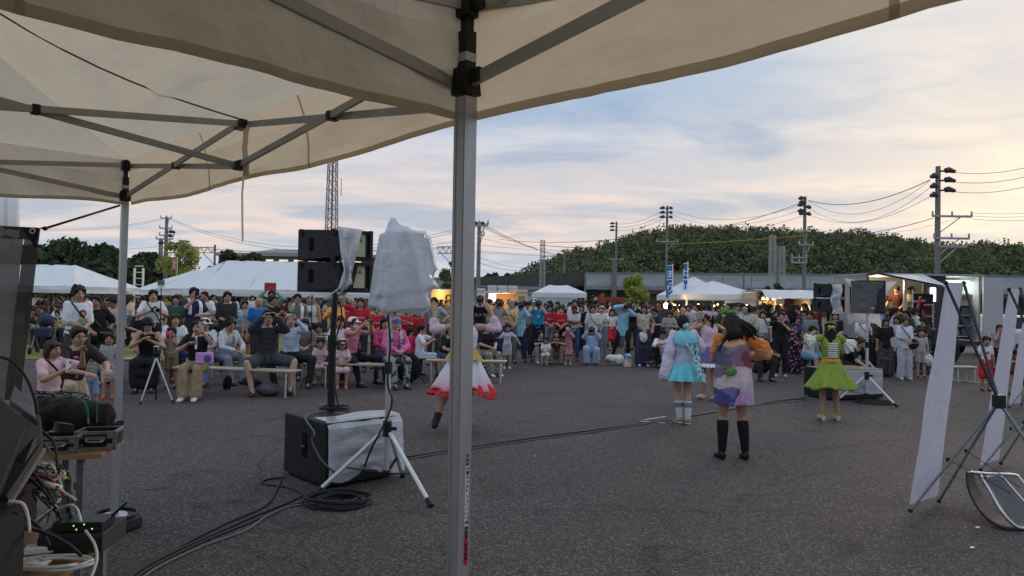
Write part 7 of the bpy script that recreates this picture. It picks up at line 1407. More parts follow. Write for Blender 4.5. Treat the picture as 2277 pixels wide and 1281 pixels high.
P(762, 742, 12.9, 'kidsit', 14, 'girl in a pink cap and pink yukata seated on the front bench', BOB, ('tee', (.58, .33, .38)), ('skirt', (.58, .33, .38)), shoes=(.55, .14, .17), ex=[('cap', (.55, .32, .32)), ('glasses',)], group=g1, pat=('blotch', (.62, .52, .55), 14), lpat=('blotch', (.62, .52, .55), 14), sc_=.68)
P(787, 705, 13.3, 'sitcam', 62, 'woman in a white cap and face mask filming, with a pink vest and black bag', ('short', 'brown'), ('vest', (.45, .16, .24)), ('slim', (.018, .018, .025)), ex=[('cap', W1), ('mask', W1), ('phone', 'dark phone held out by the woman in the white cap', K1, 'mid', True), ('pouch', 'black shoulder bag on the lap of the woman in the white cap', K1)], group=g1)
P(714, 746, 13.4, 'kidsit', 10, 'small girl in a pale pink yukata half hidden by the speaker pole', ('bun', 'dark'), ('tee', (.6, .40, .46)), ('skirt', (.6, .40, .46)), group=g1, sc_=.66, pat=('blotch', (.62, .55, .6), 14))
P(840, 680, 16.4, 'clasp', -5, 'person in a red tee just below the plastic bag of the speaker', BK, ('tee', RD), ex=[('print', W1, 'SUNNY', .07)], group=g1)
P(905, 683, 16.6, 'clap', -8, 'person in a red tee standing between the bagged speaker and the blue cap', BK, ('tee', RD), ex=[('print', W1, 'SUNNY', .07)], group=g1)
P(929, 688, 16.8, 'idle', -8, 'dark-haired person in a red tee behind the red backpack', BOB, ('tee', RD), group=g1)
P(875, 690, 17.4, 'idle', -4, 'person in a pale striped shirt between the red tees', BK, ('tee', (.45, .5, .52)), group=g1)
P(879, 704, 13.1, 'sit', 26, 'elderly man in a blue cap and a bright pink happi coat seated on the bench', ('short', 'grey'), ('coat', (.52, .10, .26)), ('trousers', (.3, .32, .32)), ex=[('cap', (.03, .10, .40)), ('towel', (.45, .5, .52), ('blotch', (.03, .04, .06), 16))], group=g1, lpat=('blotch', (.04, .05, .05), 12))
P(856, 706, 14.0, 'sit', 30, 'short-haired woman in pink and navy seated next to the pink happi', BOB, ('long', (.4, .05, .13)), ('trousers', NV), group=g1)
P(938, 722, 14.9, 'sitphone', 88, 'man in a white tee seated sideways with a red backpack', ('short', 'black'), ('tee', W1), ('shorts', (.32, .42, .52)), ex=[('glasses',), ('backpack', 'bright red backpack worn by the man seated sideways', (.5, .02, .06))], group=g1)
P(915, 727, 15.2, 'sithunch', 60, 'dark-haired child beside the red backpack', BOB, ('tee', (.4, .42, .45)), group=g1, sc_=.85)
P(966, 661, 17.6, 'point', -5, 'cheering man in a grey-blue tee holding out both arms', ('spiky', 'black'), ('tee', (.27, .31, .34)), ('trousers', (.05, .05, .055)), ex=[('strap', K1)], group=g1)
P(1002, 722, 14.6, 'sithunch', 40, 'person in black seated behind the dancer in the white and red skirt', BOB, ('tee', K1), ('trousers', (.04, .07, .13)), group=g1)
# across the asphalt
P(1068, 657, 17.0, 'camera', 5, 'man in a black lettered tee photographing, just past the near canopy leg', BK, ('tee', K1), ex=[('print', W1, 'カメラ', .09), ('camera', 'black camera held by the man in the black lettered tee')], group=g2)
P(1082, 716, 15.4, 'sit', 34, 'person in a black tee and patterned wide trousers seated at the bench end', BOB, ('tee', K1), ('wide', (.34, .30, .25)), shoes=W1, group=g2, lpat=('blotch', (.12, .10, .08), 30))
P(1110, 667, 17.6, 'camera', 8, 'curly-haired photographer in a navy apron over a pale shirt', ('curly', 'dark'), ('tee', (.35, .33, .3)), ('long_skirt', (.02, .04, .09)), ex=[('camera', 'black camera held by the photographer in the navy apron')], group=g2)
P(1137, 667, 18.4, 'clasp', 15, 'old man with white hair in a cream shirt with an orange cloth', ('short', 'grey'), ('tee', (.48, .44, .34)), ('trousers', (.12, .12, .12)), ex=[('towel', (.62, .33, .08)), ('strap', K1)], group=g2)
P(1129, 720, 16.9, 'kidwide', 8, 'child in a lilac lettered tee and polka dot shorts spreading both arms', BOB, ('tee', (.47, .43, .56)), ('shorts', (.42, .42, .44)), shoes=W1, ex=[('print', (.12, .08, .2), 'DANCE\nEVERY\nDAY', .06)], group=g2, lpat=('dots', K1, 16))
P(1158, 672, 18.8, 'camera', 5, 'photographer in a light blue happi coat and dark jeans', BK, ('coat', (.26, .50, .60)), ('trousers', (.02, .03, .055)), ex=[('cap', K1), ('camera', 'black camera held by the photographer in the light blue happi')], group=g2)
P(1172, 671, 20.2, 'idle', 5, 'person in a black cap just behind the light blue happi photographer', BK, ('tee', (.2, .2, .2)), ex=[('cap', K1)], group=g2)
P(1198, 668, 19.2, 'camera', -4, 'photographer in a bright blue tee with a white name card', BK, ('tee', (.02, .26, .46)), ('trousers', K1), ex=[('camera', 'black camera held by the photographer in the bright blue tee'), ('print', W1, '■', .09)], group=g2)
P(1187, 664, 20.5, 'idle', -4, 'man in a white cap standing behind the bright blue tee', BK, ('tee', W1), ex=[('cap', W1)], group=g2)
P(1202, 736, 18.6, 'squat', 22, 'man with shaggy hair in black squatting beside a child', ('curly', 'black'), ('tee', K1), ('trousers', (.38, .28, .33)), shoes=W1, group=g2)
P(1214, 762, 17.9, 'kidsit', -12, 'child in a white robe crouching with a bright blue bag', BOB, ('tee', W1), ('shorts', W1), group=g2, sc_=.55)
P(1222, 677, 20.0, 'clasp', 8, 'woman with long straight hair in a red tee, hands together', LNG, ('tee', RD), ('slim', (.25, .27, .3)), ex=[('print', W1, 'SUNNY', .07)], group=g2)
P(1247, 680, 19.8, 'clasp', 0, 'masked person in a red tee next to the long-haired woman', ('short', 'dark'), ('tee', RD), ('trousers', K1), ex=[('print', W1, 'SUNNY', .07), ('mask', (.4, .38, .35))], group=g2)
P(1237, 734, 18.4, 'squat', -6, 'squatting woman in a brown tee and khaki trousers with wavy hair', ('bob', 'brown'), ('tee', (.075, .045, .032)), ('trousers', (.22, .19, .12)), group=g2)
P(1264, 724, 18.3, 'kideat', -5, 'little girl in a red flowered yukata drinking from a cup', ('bun', 'dark'), ('coat', (.40, .12, .15)), ('skirt', (.45, .15, .18)), shoes=(.6, .45, .45), ex=[('cup', 'clear cup held by the little girl in the flowered yukata', (.5, .45, .42), 'r')], group=g2, pat=('floral', (.55, .45, .42), 26), lpat=('floral', (.55, .45, .42), 26), sc_=.60)
P(1277, 680, 19.4, 'crossed', -5, 'dark-skinned man with a moustache in a striped white polo, arms crossed', BK, ('tee', W1), ('slim', (.03, .07, .13)), group=g2, dark=True, pat=('stripe', (.35, .38, .42), 11))
P(1278, 666, 21.6, 'idle', -5, 'tall man in a white shirt standing behind the striped polo', BK, ('tee', W1), group=g2)
P(1268, 672, 22.5, 'idle', 3, 'woman in black half hidden behind the tall man', BOB, ('tee', K1), group=g2)
P(1293, 677, 20.8, 'handbag', -8, 'woman with a black bob in a black tee beside the striped polo', BOB, ('tee', K1), ('trousers', (.025, .025, .03)), group=g2)
P(1319, 679, 19.6, 'idle', -10, 'tall man in a white and grey polo with a shoulder strap', BK, ('big', (.48, .50, .50)), ('trousers', (.05, .06, .08)), ex=[('strap', K1)], group=g2)
P(1316, 726, 18.4, 'squatcam', -8, 'woman in a long pale blue dress crouching with a camera', ('bob', 'brown'), ('coat', (.33, .44, .62)), ('wide', (.33, .44, .62)), ex=[('camera', 'small camera held by the woman in the pale blue dress')], group=g2)
P(1338, 680, 21.0, 'phonelook', -20, 'person in a beige cap and white tee with rolled blue jeans', BK, ('tee', W1), ('trousers', (.15, .2, .27)), shoes=K1, ex=[('cap', (.42, .34, .25))], group=g2)
P(1361, 691, 24.0, 'kidwalk', -10, 'young girl in a white top and red skirt walking among the crowd', BOB, ('tee', W1), ('skirt', (.5, .03, .05)), group=g2, sc_=.82)
P(1388, 676, 20.4, 'wide', 6, 'lanky photographer in a light blue happi with legs planted wide', ('short', 'brown'), ('coat', (.22, .46, .58)), ('slim', K1), ex=[('hat', (.3, .24, .12)), ('camera', 'black camera of the lanky wide-legged photographer')], group=g2)
P(1432, 678, 18.2, 'handbag', -5, 'woman in a cream patterned waistcoat and long navy skirt', LNG, ('vest', (.50, .48, .40)), ('long_skirt', (.035, .035, .06)), shoes=W1, ex=[('carrier', 'white tote hanging beside the long navy skirt', W1, 'r')], group=g2, pat=('floral', (.12, .11, .1), 20))
P(1407, 672, 21.5, 'camera', 8, 'person filming over the shoulder of the woman in the cream waistcoat', BK, ('long', K1), ex=[], group=g2)
P(1456, 684, 19.6, 'phonelook', -45, 'young man in a navy polo in profile beside the cream waistcoat', BK, ('tee', NV), ('trousers', K1), group=g2)
P(1465, 668, 21.5, 'idle', -30, 'tall brown-haired person in charcoal near the bright bulbs', ('bob', 'brown'), ('tee', (.07, .06, .055)), group=g2)
P(1487, 690, 19.5, 'phonelook', -5, 'elderly woman in a grey blouse standing behind the sailor dancer', BBR, ('tee', (.26, .28, .29)), ('trousers', GR), group=g2)
P(1518, 683, 21.0, 'chin', -5, 'bald elderly man in a grey tee above the sailor dancer', BALD, ('tee', (.14, .145, .155)), group=g2)
P(1532, 677, 22.0, 'idle', -40, 'man in a light grey tee turning away beside the bald man', BK, ('tee', (.42, .43, .45)), group=g2)
P(1546, 675, 24.5, 'idle2', -60, 'man in a white polo in profile under the tent edge', BK, ('tee', W1), ('trousers', NV), group=g2)
P(1472, 733, 17.9, 'squat', 5, 'squatting man with glasses, a black cap and a baggy white tee', BK, ('big', W1), ('trousers', K1), ex=[('cap', K1), ('glasses',)], group=g2)
P(1655, 683, 20.0, 'idle', -12, 'older man in a white patterned short-sleeved shirt', ('short', 'grey'), ('tee', W1), group=g2, pat=('blotch', (.3, .33, .4), 12))
P(1683, 680, 21.8, 'idle', -12, 'man in a dark green tee near the foil-roofed van', BK, ('tee', (.03, .06, .045)), group=g2)
P(1697, 691, 18.8, 'idle2', -48, 'youth in a white tee turned sideways with a dark backpack', BK, ('tee', (.45, .47, .45)), ('shorts', GR), ex=[('backpack', 'dark purple backpack on the youth in the white tee', (.03, .025, .035))], group=g2)
P(1736, 693, 16.0, 'reach', -15, 'man in a black shirt stretching out his phone with both arms', BK, ('tee', K1), ('trousers', K1), shoes=(.3, .3, .28), ex=[('phone', 'black phone held sideways by the man in the black shirt', K1, 'mid', True)], group=g2)
P(1724, 690, 19.0, 'idle', -10, 'person in black just behind the man with the outstretched phone', BK, ('tee', K1), group=g2)
P(1697, 772, 15.1, 'squat', 8, 'man in black sitting on his heels with folded hands', ('short', 'black'), ('tee', (.022, .022, .027)), ('trousers', (.035, .033, .03)), group=g2, sc_=.95)
P(1767, 718, 16.8, 'clasp', -8, 'girl in a dark kimono with bright pink flowers', ('bun', 'dark'), ('coat', (.022, .016, .03)), ('long_skirt', (.022, .016, .03)), group=g2, pat=('floral', (.50, .08, .20), 11), lpat=('floral', (.50, .08, .20), 11))
P(1775, 703, 18.0, 'chin', -30, 'brown-haired woman in a blue tee talking behind the kimono girl', BBR, ('tee', (.02, .06, .22)), ('trousers', K1), group=g2)
P(1788, 688, 20.0, 'idle', -60, 'person with a dark red cap near the side counter of the foil van', BK, ('tee', (.1, .08, .1)), ex=[('cap', (.10, .02, .03))], group=g2)
P(1800, 693, 17.8, 'idle2', -45, 'curly young man in a slate grey tee with a yellow strap', ('curly', 'black'), ('tee', (.16, .19, .22)), ('trousers', K1), ex=[('strap', (.45, .42, .05))], group=g2)
P(1803, 760, 16.2, 'sitdown', 20, 'person in a white shirt bowed over a phone on the ground', BK, ('big', W1), ('shorts', (.15, .27, .4)), group=g2, sc_=.95)
P(1856, 693, 16.8, 'clasp', -20, 'dark-haired parent in black holding a small child by the array speakers', BOB, ('tee', K1), group=g2)
P(1877, 692, 16.9, 'kidclasp', -25, 'small child in a flowered white dress carried by a parent', ('bun', 'dark'), ('tank', W1), ('skirt', W1), group=g2, sc_=.55, pat=('floral', (.5, .3, .03), 16))
P(1902, 762, 14.5, 'bend', 30, 'person in a black tee bent double behind the distant subwoofer', ('short', 'brown'), ('tee', K1), ('trousers', K1), group=g2, sc_=.95)
P(1917, 700, 17.2, 'handbag', -6, 'woman in a white tee with a big black bag behind the tripod speaker', BOB, ('tee', W1), ('trousers', (.25, .33, .42)), ex=[('strap', K1), ('pouch', 'big black bag carried behind the tripod speaker', K1)], group=g2)
P(1968, 708, 16.4, 'idle', -10, 'woman in a plain black tee and a long dotted black skirt', BOB, ('big', K1), ('long_skirt', (.03, .028, .028)), ex=[('fan', 'round pale hand fan held by the woman in the black tee', (.5, .48, .46), 'l')], group=g2, lpat=('dots', (.3, .28, .27), 50))
P(1993, 703, 17.6, 'idle', -40, 'long-haired woman in dark clothes behind the white outfit', LNG, ('tee', (.35, .36, .4)), ('long_skirt', (.025, .02, .02)), shoes=W1, group=g2)
P(2011, 706, 15.8, 'clasp', -5, 'laughing woman in a loose white outfit with a black shoulder bag', ('curly', 'brown'), ('big', (.50, .54, .62)), ('wide', (.36, .35, .38)), shoes=(.45, .42, .4), ex=[('strap', K1), ('pouch', 'black shoulder bag with a yellow charm on the woman in white', K1)], group=g2)
P(2052, 705, 17.2, 'phonelook', -70, 'woman with very long dark hair standing before the red banner', LNG, ('big', (.03, .025, .025)), ('trousers', (.05, .05, .05)), group=g2)
P(2047, 757, 16.4, 'kid', -20, 'small child with a white bag at the feet of the long-haired woman', BOB, ('tee', (.35, .33, .3)), ('shorts', (.28, .26, .24)), ex=[('carrier', 'white carrier bag held by the small child', W1, 'l')], group=g2, sc_=.66)
P(2191, 747, 13.9, 'kid', -14, 'girl in a white starred tee and bright red skirt between the banner stands', ('bun', 'dark'), ('tee', W1), ('skirt', (.45, .02, .03)), shoes=K1, ex=[('print', (.4, .03, .05), '★', .16)], group=g2)
P(2221, 721, 15.4, 'chin', -22, 'woman in a brown striped tee touching her mouth beside the girl in red', BBR, ('tee', (.15, .11, .12)), ('trousers', K1), group=g2, pat=('stripe', (.35, .3, .3), 16))
P(2266, 762, 13.4, 'squat', -40, 'crouching person in a dark flowered dress at the picture edge', BBR, ('tee', (.13, .05, .05)), ('skirt', (.1, .04, .05)), group=g2, pat=('floral', (.4, .3, .3), 18))
# people inside the food truck stand on its floor
P(1993, 652, 21.0, 'walk2', -55, 'cook in a dark red shirt and cap working behind the serving hatch', BK, ('tee', (.06, .018, .015)), ex=[('cap', (.12, .03, .02))], sc_=.95).location.z = .68
P(2026, 650, 21.2, 'phonelook', -70, 'cook in a white shirt leaning by the hatch post', ('short', 'dark'), ('tee', (.5, .48, .42)), sc_=.95).location.z = .68
for o_ in list(bpy.data.objects)[-1:]: pass
um = thing('umbrella', gnd(404, 884), 0, 'closed grey umbrella leaning against the front bench by the beige trousers', 'umbrella'); g = G(); g.tube([(0, 0, .0), (.01, .01, .1), (.03, .04, .45), (.035, .045, .5)], [.006, .02, .045, .02], 10); obj('canopy', g, cloth((.16, .18, .21)), um, smooth=True); g = G(); g.tube([(.035, .045, .5), (.045, .055, .62)], .010, 6); obj('handle', g, stk, um)
o = thing('tote_bag', pt(455, 796, 11.0), R(8), 'small pink and lilac printed bag on the lap of the woman filming', 'bag'); g = G(); g.box((0, 0, 0), (.26, .06, .17)); obj('bag_body', g, cloth((.48, .25, .5)), o, bevel=.015); g = G(); g.ell((.05, -.032, -.01), (.06, .006, .06)); obj('print', g, mat('tote_print', (.12, .08, .3), .7), o)
o = thing('folding_fan', pt(436, 762, 11.0), 0, 'rolled white fan held upright before the woman in wide beige trousers', 'fan'); g = G(); g.box((0, 0, 0), (.03, .015, .20)); obj('fan_stick', g, stk, o); g = G(); g.box((0, -.009, .02), (.02, .003, .10)); obj('band', g, mat('fan_blue', (.08, .1, .3), .6), o)
# ================================================================ DANCERS
def pleated(z0, z1, r0, r1, n, amp, ry=.8, lobes=0, seed=0, c=(0, 0), sway=(0, 0), dz=0, prof=.9, th=.006):
    g = G(); rows = []; m_ = 14
    for j in range(m_+1):
        v = j/m_; e = v**prof; row = []
        for k in range(n*4):
            a_ = 2*math.pi*k/(n*4); tri = abs(((k % 4)/4)-.5)*4-1; r_ = (r0*(1-e)+r1*e)*(1+amp*v*tri)+(lobes*v*v*(noise.noise(V3((math.cos(a_)*1.6, math.sin(a_)*1.6, seed)))) if lobes else 0)
            zz_ = z0*(1-v)+z1*v+dz*v*v*noise.noise(V3((math.cos(a_)*1.3+5, math.sin(a_)*1.3, seed+3)))
            row.append(V3((c[0]+sway[0]*v+r_*math.cos(a_), c[1]+sway[1]*v+r_*ry*math.sin(a_), zz_)))
        rows.append(row)
    inner = [[p+V3((-(p.x-c[0])*.02, -(p.y-c[1])*.02, 0)) for p in row] for row in rows[::-1]]
    g.rings(rows+inner, False); return g
def frill(c, r0, r1, h, n, m_, parent, name='frill', ax=None, amp=.2):
    g = G(); rows = []; M = ax or Matrix.Identity(3)
    for j in range(6):
        v = j/5; rows.append([V3(c)+M @ V3(((r0+(r1-r0)*v)*(1+amp*v*math.sin(n*a_))*math.cos(a_), (r0+(r1-r0)*v)*(1+amp*v*math.sin(n*a_))*math.sin(a_), -h*v+.012*v*math.sin(n*a_*1.3))) for a_ in np.linspace(0, 2*math.pi, n*6, endpoint=False)])
    g.rings(rows, False); return obj(name, g, m_, parent, smooth=True)
def zramp(name, stops, rough=.8, noise_=.03, ax=2, transl=None):
    m = mat(name, (1, 1, 1), rough, bump=.3, bscale=18, spec=.2); t = m.node_tree; b = t.nodes['Principled BSDF']; tc = N(t, 'ShaderNodeTexCoord'); sp = N(t, 'ShaderNodeSeparateXYZ'); LK(t, tc.outputs['Object'], sp.inputs[0]); nz_ = N(t, 'ShaderNodeTexNoise', i_Scale=5.0); LK(t, tc.outputs['Object'], nz_.inputs['Vector'])
    f = math_(t, 'ADD', sp.outputs[ax], math_(t, 'MULTIPLY', math_(t, 'SUBTRACT', nz_.outputs[0], .5), noise_*2)); LK(t, ramp(t, math_(t, 'MULTIPLY', f, .5), [(a_*.5, c_) for a_, c_ in stops]), b.inputs['Base Color']); return m
def dancer(x, top, d, p, yaw, label, scale=None):
    S = skel(p); q = pt(x, top, d); s_ = scale or q.z/(S['hc'].z+.125*S['hs']); ya = R(yaw); hx, hy = S['hc'].x*s_, S['hc'].y*s_
    rt = thing('person', (q.x-(hx*math.cos(ya)-hy*math.sin(ya)), d, 0), ya, label, 'person', 'idol dancers performing with their backs turned'); rt.scale = (s_,)*3
    b_ = put('body', body_mesh(p, .0105), [skin, eyem, lipm, teeth], rt); return rt, S
def limb(a, b_, r0, r1, ra=None, puff=0, n=6):
    g = G(); P_l, R_l = [], []
    for i in range(n+1): v = i/n; P_l.append(V3(a)*(1-v)+V3(b_)*v); R_l.append(r0*(1-v)+r1*v+puff*math.sin(math.pi*v))
    return P_l, R_l
def sleeve(parent, S, q, pts, m_, name='sleeve', vox=.012, wr=.012, seed=1):
    g = G()
    for a_, ra, b_, rb in pts: g.cap(a_, ra, b_, rb)
    return put(name, remesh(g, vox, 3, wr, 11, seed), m_, parent)
def vest_part(parent, S, m_, lo=-.02, top=.43, ex=.02, name='top', arm=True, vox=.011, wr=.008):
    g = G(); torso(g, S, ex, lo, None, top, .075, fem=1)
    return put(name, remesh(g, vox, 3, wr, 12, 3), m_, parent)
def bow(c, w_, h, m_, parent, n_=V3((0, 1, 0)), name='ribbon'):
    g = G(); c = V3(c)
    for sx in (-1, 1): g.ell(c+V3((sx*w_*.5, 0, h*.1)), (w_*.5, .018, h*.5), Matrix.Rotation(R(18*sx), 3, 'Y'), 10, 8)
    g.ell(c, (.02, .024, .024)); g.bar(c+V3((-.015, 0, 0)), c+V3((-.05, 0, -h*1.1)), .03, .008); g.bar(c+V3((.015, 0, 0)), c+V3((.05, 0, -h*1.1)), .03, .008)
    return obj(name, g, m_, parent, smooth=True)
# -- B sailor
PB = P_(rh=(-.16, -.24, 1.36), re=(-.7, .1, -.8), lh=(.24, -.02, .84), le=(.5, .5, -.2), rf=(-.07, .03, .07), lf=(.03, -.05, .07), lk=(.05, -1, .1), rk=(.1, -1, .1), hy=-12, lean=1, side=0)
rt, S = dancer(1520, 700, 9.5, PB, 186, 'dancer in a sailor top and turquoise pleated skirt, seen from behind')
lil = cloth((.50, .47, .58)); cya = cloth((.13, .46, .52)); cyl = cloth((.16, .50, .58)); whc = cloth((.56, .58, .60))
vest_part(rt, S, cloth((.36, .40, .50)), -.10, .44, .022)
g = pleated(.95, .66, .145, .29, 11, .15, .85, prof=.85); obj('skirt', g, cya, rt)
# sailor collar: flat square on the back (+y)
g = G(); rows = []
for j in range(7):
    v = j/6; wv_ = .10+.075*min(1, v*2.2); rows.append([V3((wv_*(2*u_-1), .075+.050*math.sin(min(1, v*1.5)*1.57)-.045*(2*u_-1)**2+.004, 1.40-.19*v-.012*(1-(2*u_-1)**2)*v*3*(v > .9))) for u_ in np.linspace(0, 1, 13)])
g.rings(rows, False, False); g.rings([[p+V3((0, .004, 0)) for p in r_] for r_ in rows][::-1], False, False)
colr = obj('sailor_collar', g, cyl, rt, smooth=True)
g = G(); e_ = rows[-2]; g.tube([p+V3((0, .007, .0)) for p in e_], .0035, 5); g.tube([r_[0]+V3((.012, .007, 0)) for r_ in rows[2:-1]], .0035, 5); g.tube([r_[-1]+V3((-.012, .007, 0)) for r_ in rows[2:-1]], .0035, 5); obj('piping', g, whc, colr)
for q, sg in (('r', -1), ('l', 1)):
    if q == 'l': sleeve(rt, S, q, [(S['lsh'], .062, S['lel'], .085), (S['lel'], .085, S['lha']+V3((.03, .0, -.12)), .10)], lil, 'sleeve', .012, .016, 3)
    else: sleeve(rt, S, q, [(S['rsh'], .062, S['rel']+V3((0, 0, -.05)), .10), (S['rel']+V3((0, 0, -.05)), .10, S['rha']*.7+S['rel']*.3, .06)], lil, 'sleeve', .012, .016, 4)
lace = cloth((.50, .60, .62), ('blotch', (.03, .22, .28), 26))
g = G(); rb_ = [V3((-.02, .16, 1.22)), V3((-.07, .19, 1.08)), V3((-.13, .21, .95)), V3((-.155, .25, .82)), V3((-.15, .27, .72))]; P_s = smoothpath(rb_, 4); g.rings([[p-V3((.032+.01*math.sin(i), 0, 0)) for i, p in enumerate(P_s)], [p+V3((.032+.01*math.sin(i*1.3), .004, 0)) for i, p in enumerate(P_s)]], False, False); obj('ribbon_tail', g, lace, rt, smooth=True)
g = G(); rb_ = [V3((-.14, .12, 1.22)), V3((-.16, .17, 1.05)), V3((-.17, .22, .90)), V3((-.22, .25, .76)), V3((-.23, .26, .64))]; P_s = smoothpath(rb_, 4); g.rings([[p-V3((.026, 0, 0)) for p in P_s], [p+V3((.026, .004, 0)) for p in P_s]], False, False); obj('ribbon_tail', g, lace, rt, smooth=True)
hb_ = put('hair', hair_mesh(PB, 'bun'), HAIR['black'], rt); hb_.scale = (1.06, 1.06, 1.0); g = G(); c_ = S['hc']+S['HM'] @ V3((-.03, .095, -.035)); g.ell(c_, (.055, .045, .05)); obj('hair_scrunchie', g, cloth((.12, .42, .48), ('blotch', (.4, .6, .62), 30)), rt, smooth=True)
sock = mat('sock_white', (.6, .6, .6), .9); 
def socks(rt, S, zt, m_, r=.047, stripes=None, both='rl'):
    for q in both:
        kn, an = S[q+'kn'], S[q+'an']; d_ = (kn-an).normalized(); tt_ = an+d_*zt; g = G(); n_ = 8; g.tube([an+V3((0, -.02, -.03))]+[an+(tt_-an)*k/n_+V3((0, .013*math.sin(math.pi*min(1, k/n_*zt/.38)), 0)) for k in range(n_+1)], [.038]+[.039+.026*min(1, (k/n_*zt/.30))**.9 for k in range(n_+1)], 16, True); sk_ = obj('sock', g, m_, rt, smooth=True)
        if stripes:
            for k_, c_ in stripes: g = G(); o_ = V3((0, .013*math.sin(math.pi*min(1, (zt-k_)/.38)), 0)); g.tube([tt_-d_*k_+o_, tt_-d_*(k_+.014)+o_], [.0685, .0680], 16, True); obj('sock_stripe', g, c_, sk_)
st1, st2 = mat('stripe_teal', (.04, .22, .25), .8), mat('stripe_blue', (.03, .08, .25), .8)
socks(rt, S, .27, sock, stripes=[(.02, st1), (.045, st2), (.07, st1)])
snk = mat('sneaker_brown', (.30, .20, .15), .7); sol = mat('sole_white', (.5, .48, .45), .7)
def shoes_(rt, p, m_, sole=None):
    for q in 'rl':
        o = put('shoe', shoe_mesh(p, q), m_, rt)
        if sole: me = shoe_mesh(p, q); zmin = min(v.co.z for v in me.vertices); 
        if sole:
            for v in me.vertices: v.co.z = zmin+(v.co.z-zmin)*.28; 
            cx_ = sum(v.co.x for v in me.vertices)/len(me.vertices); cy_ = sum(v.co.y for v in me.vertices)/len(me.vertices)
            for v in me.vertices: v.co.x = cx_+(v.co.x-cx_)*1.10; v.co.y = cy_+(v.co.y-cy_)*1.05
            put('sole', me, sole, o)
shoes_(rt, PB, snk, sol)
mic = thing('microphone', V3(rt.location)+Matrix.Rotation(R(186), 3, 'Z') @ ((S['rha']+V3((.03, -.06, .05)))*rt.scale[0]), 0, 'black microphone held up by the turquoise sailor dancer', 'microphone'); g = G(); g.tube([(0, 0, -.12), (0, 0, 0)], .014, 8); obj('handle', g, blkp, mic); g = G(); g.ell((0, 0, .02), (.025, .025, .028)); obj('grille', g, MC['grille'], mic, smooth=True)
# -- C orange and print dress
PC = P_(rh=(-.24, -.26, 1.12), lh=(.06, -.30, 1.20), re=(-.9, .2, -.5), le=(.5, .3, -.8), rf=(-.135, .02, .07), lf=(.12, 0, .07), lean=6, hp=16, hy=-14)
rt, S = dancer(1632, 698, 7.4, PC, 180, 'dancer in an orange-shouldered printed tunic with black knee socks, seen from behind')
pm_ = bpy.data.materials.new('tunic_print'); pm_.use_nodes = True; t = pm_.node_tree; b = t.nodes['Principled BSDF']; tc = N(t, 'ShaderNodeTexCoord'); nz_ = N(t, 'ShaderNodeTexNoise', i_Scale=4.5, i_Detail=2.0); LK(t, tc.outputs['Object'], nz_.inputs['Vector'])
vm = N(t, 'ShaderNodeVectorMath', operation='MULTIPLY_ADD'); LK(t, nz_.outputs['Color'], vm.inputs[0]); vm.inputs[1].default_value = (.22, .22, .22); mp = N(t, 'ShaderNodeMapping'); mp.inputs['Location'].default_value = (-.11, -.11, -.11); LK(t, tc.outputs['Object'], mp.inputs[0]); LK(t, mp.outputs[0], vm.inputs[2]); sp = N(t, 'ShaderNodeSeparateXYZ'); LK(t, vm.outputs[0], sp.inputs[0])
vor = N(t, 'ShaderNodeTexVoronoi', i_Scale=7.0); LK(t, vm.outputs[0], vor.inputs[0]); vs_ = N(t, 'ShaderNodeSeparateColor'); LK(t, vor.outputs['Color'], vs_.inputs[0])
zh_ = math_(t, 'MULTIPLY', sp.outputs[2], .5); rp = lambda st: ramp(t, zh_, [(a_*.5, c_) for a_, c_ in st])
lf_ = rp([(.60, (.035, .055, .24)), (.80, (.035, .055, .22)), (.81, (.56, .46, .46)), (.93, (.54, .44, .44)), (.94, (.06, .05, .11)), (1.02, (.05, .045, .10)), (1.03, (.14, .24, .07)), (1.07, (.09, .09, .17)), (1.27, (.10, .10, .18)), (1.29, (.52, .36, .18)), (1.35, (.62, .20, .04))])
rg_ = rp([(.60, (.45, .20, .45)), (.76, (.50, .30, .46)), (.90, (.58, .48, .52)), (1.04, (.54, .44, .42)), (1.06, (.14, .03, .07)), (1.26, (.13, .03, .06)), (1.29, (.55, .38, .2)), (1.34, (.62, .22, .05))])
xf = math_(t, 'GREATER_THAN', sp.outputs[0], .01)
cm_ = mix(t, xf, rg_, lf_); fl_ = ramp(t, vs_.outputs[0], [(.0, (.05, .04, .10)), (.35, (.5, .42, .46)), (.6, (.22, .05, .12)), (.85, (.55, .4, .5))], 'CONSTANT')
LK(t, mix(t, .22, cm_, fl_), b.inputs['Base Color']); b.inputs['Roughness'].default_value = .8
for nd in t.nodes:
    pass
g = G(); s, x_, y_, c_ = S['s'], S['x'], S['y'], S['pel']
rows = []
for a_, rx, ry in ((-.30, .225, .15), (-.18, .225, .155), (-.05, .215, .155), (.10, .20, .15), (.25, .195, .145), (.36, .19, .13), (.43, .14, .09), (.455, .075, .065)): rows.append([p+V3((0, 0, 0)) for p in ring(c_+s*a_, V3((1, 0, 0)), V3((0, 1, 0)), rx, ry, 40)])
g.rings(rows); me = remesh(g, .011, 2, .010, 8, 6); tn = put('tunic', me, pm_, rt)
ora = zramp('orange_dye', [(.0, (.55, .40, .26)), (.95, (.55, .40, .26)), (1.12, (.60, .34, .16)), (1.30, (.64, .20, .03))], .6); 
g = G(); g.cap(S['rsh'], .066, S['rel']*.5+S['rsh']*.5+V3((-.05, .02, .02)), .075); g.cap(S['rsh']*.5+S['rel']*.5+V3((-.05, .02, .02)), .075, S['rel']+V3((-.02, .02, .0)), .075); g.cap(S['rel'], .07, S['rha'], .045); g.cap(S['rsh'], .055, S['rsh']+V3((-.20, .02, -.08)), .06); put('cape_sleeve', remesh(g, .010, 2, .022, 13, 9), ora, rt)
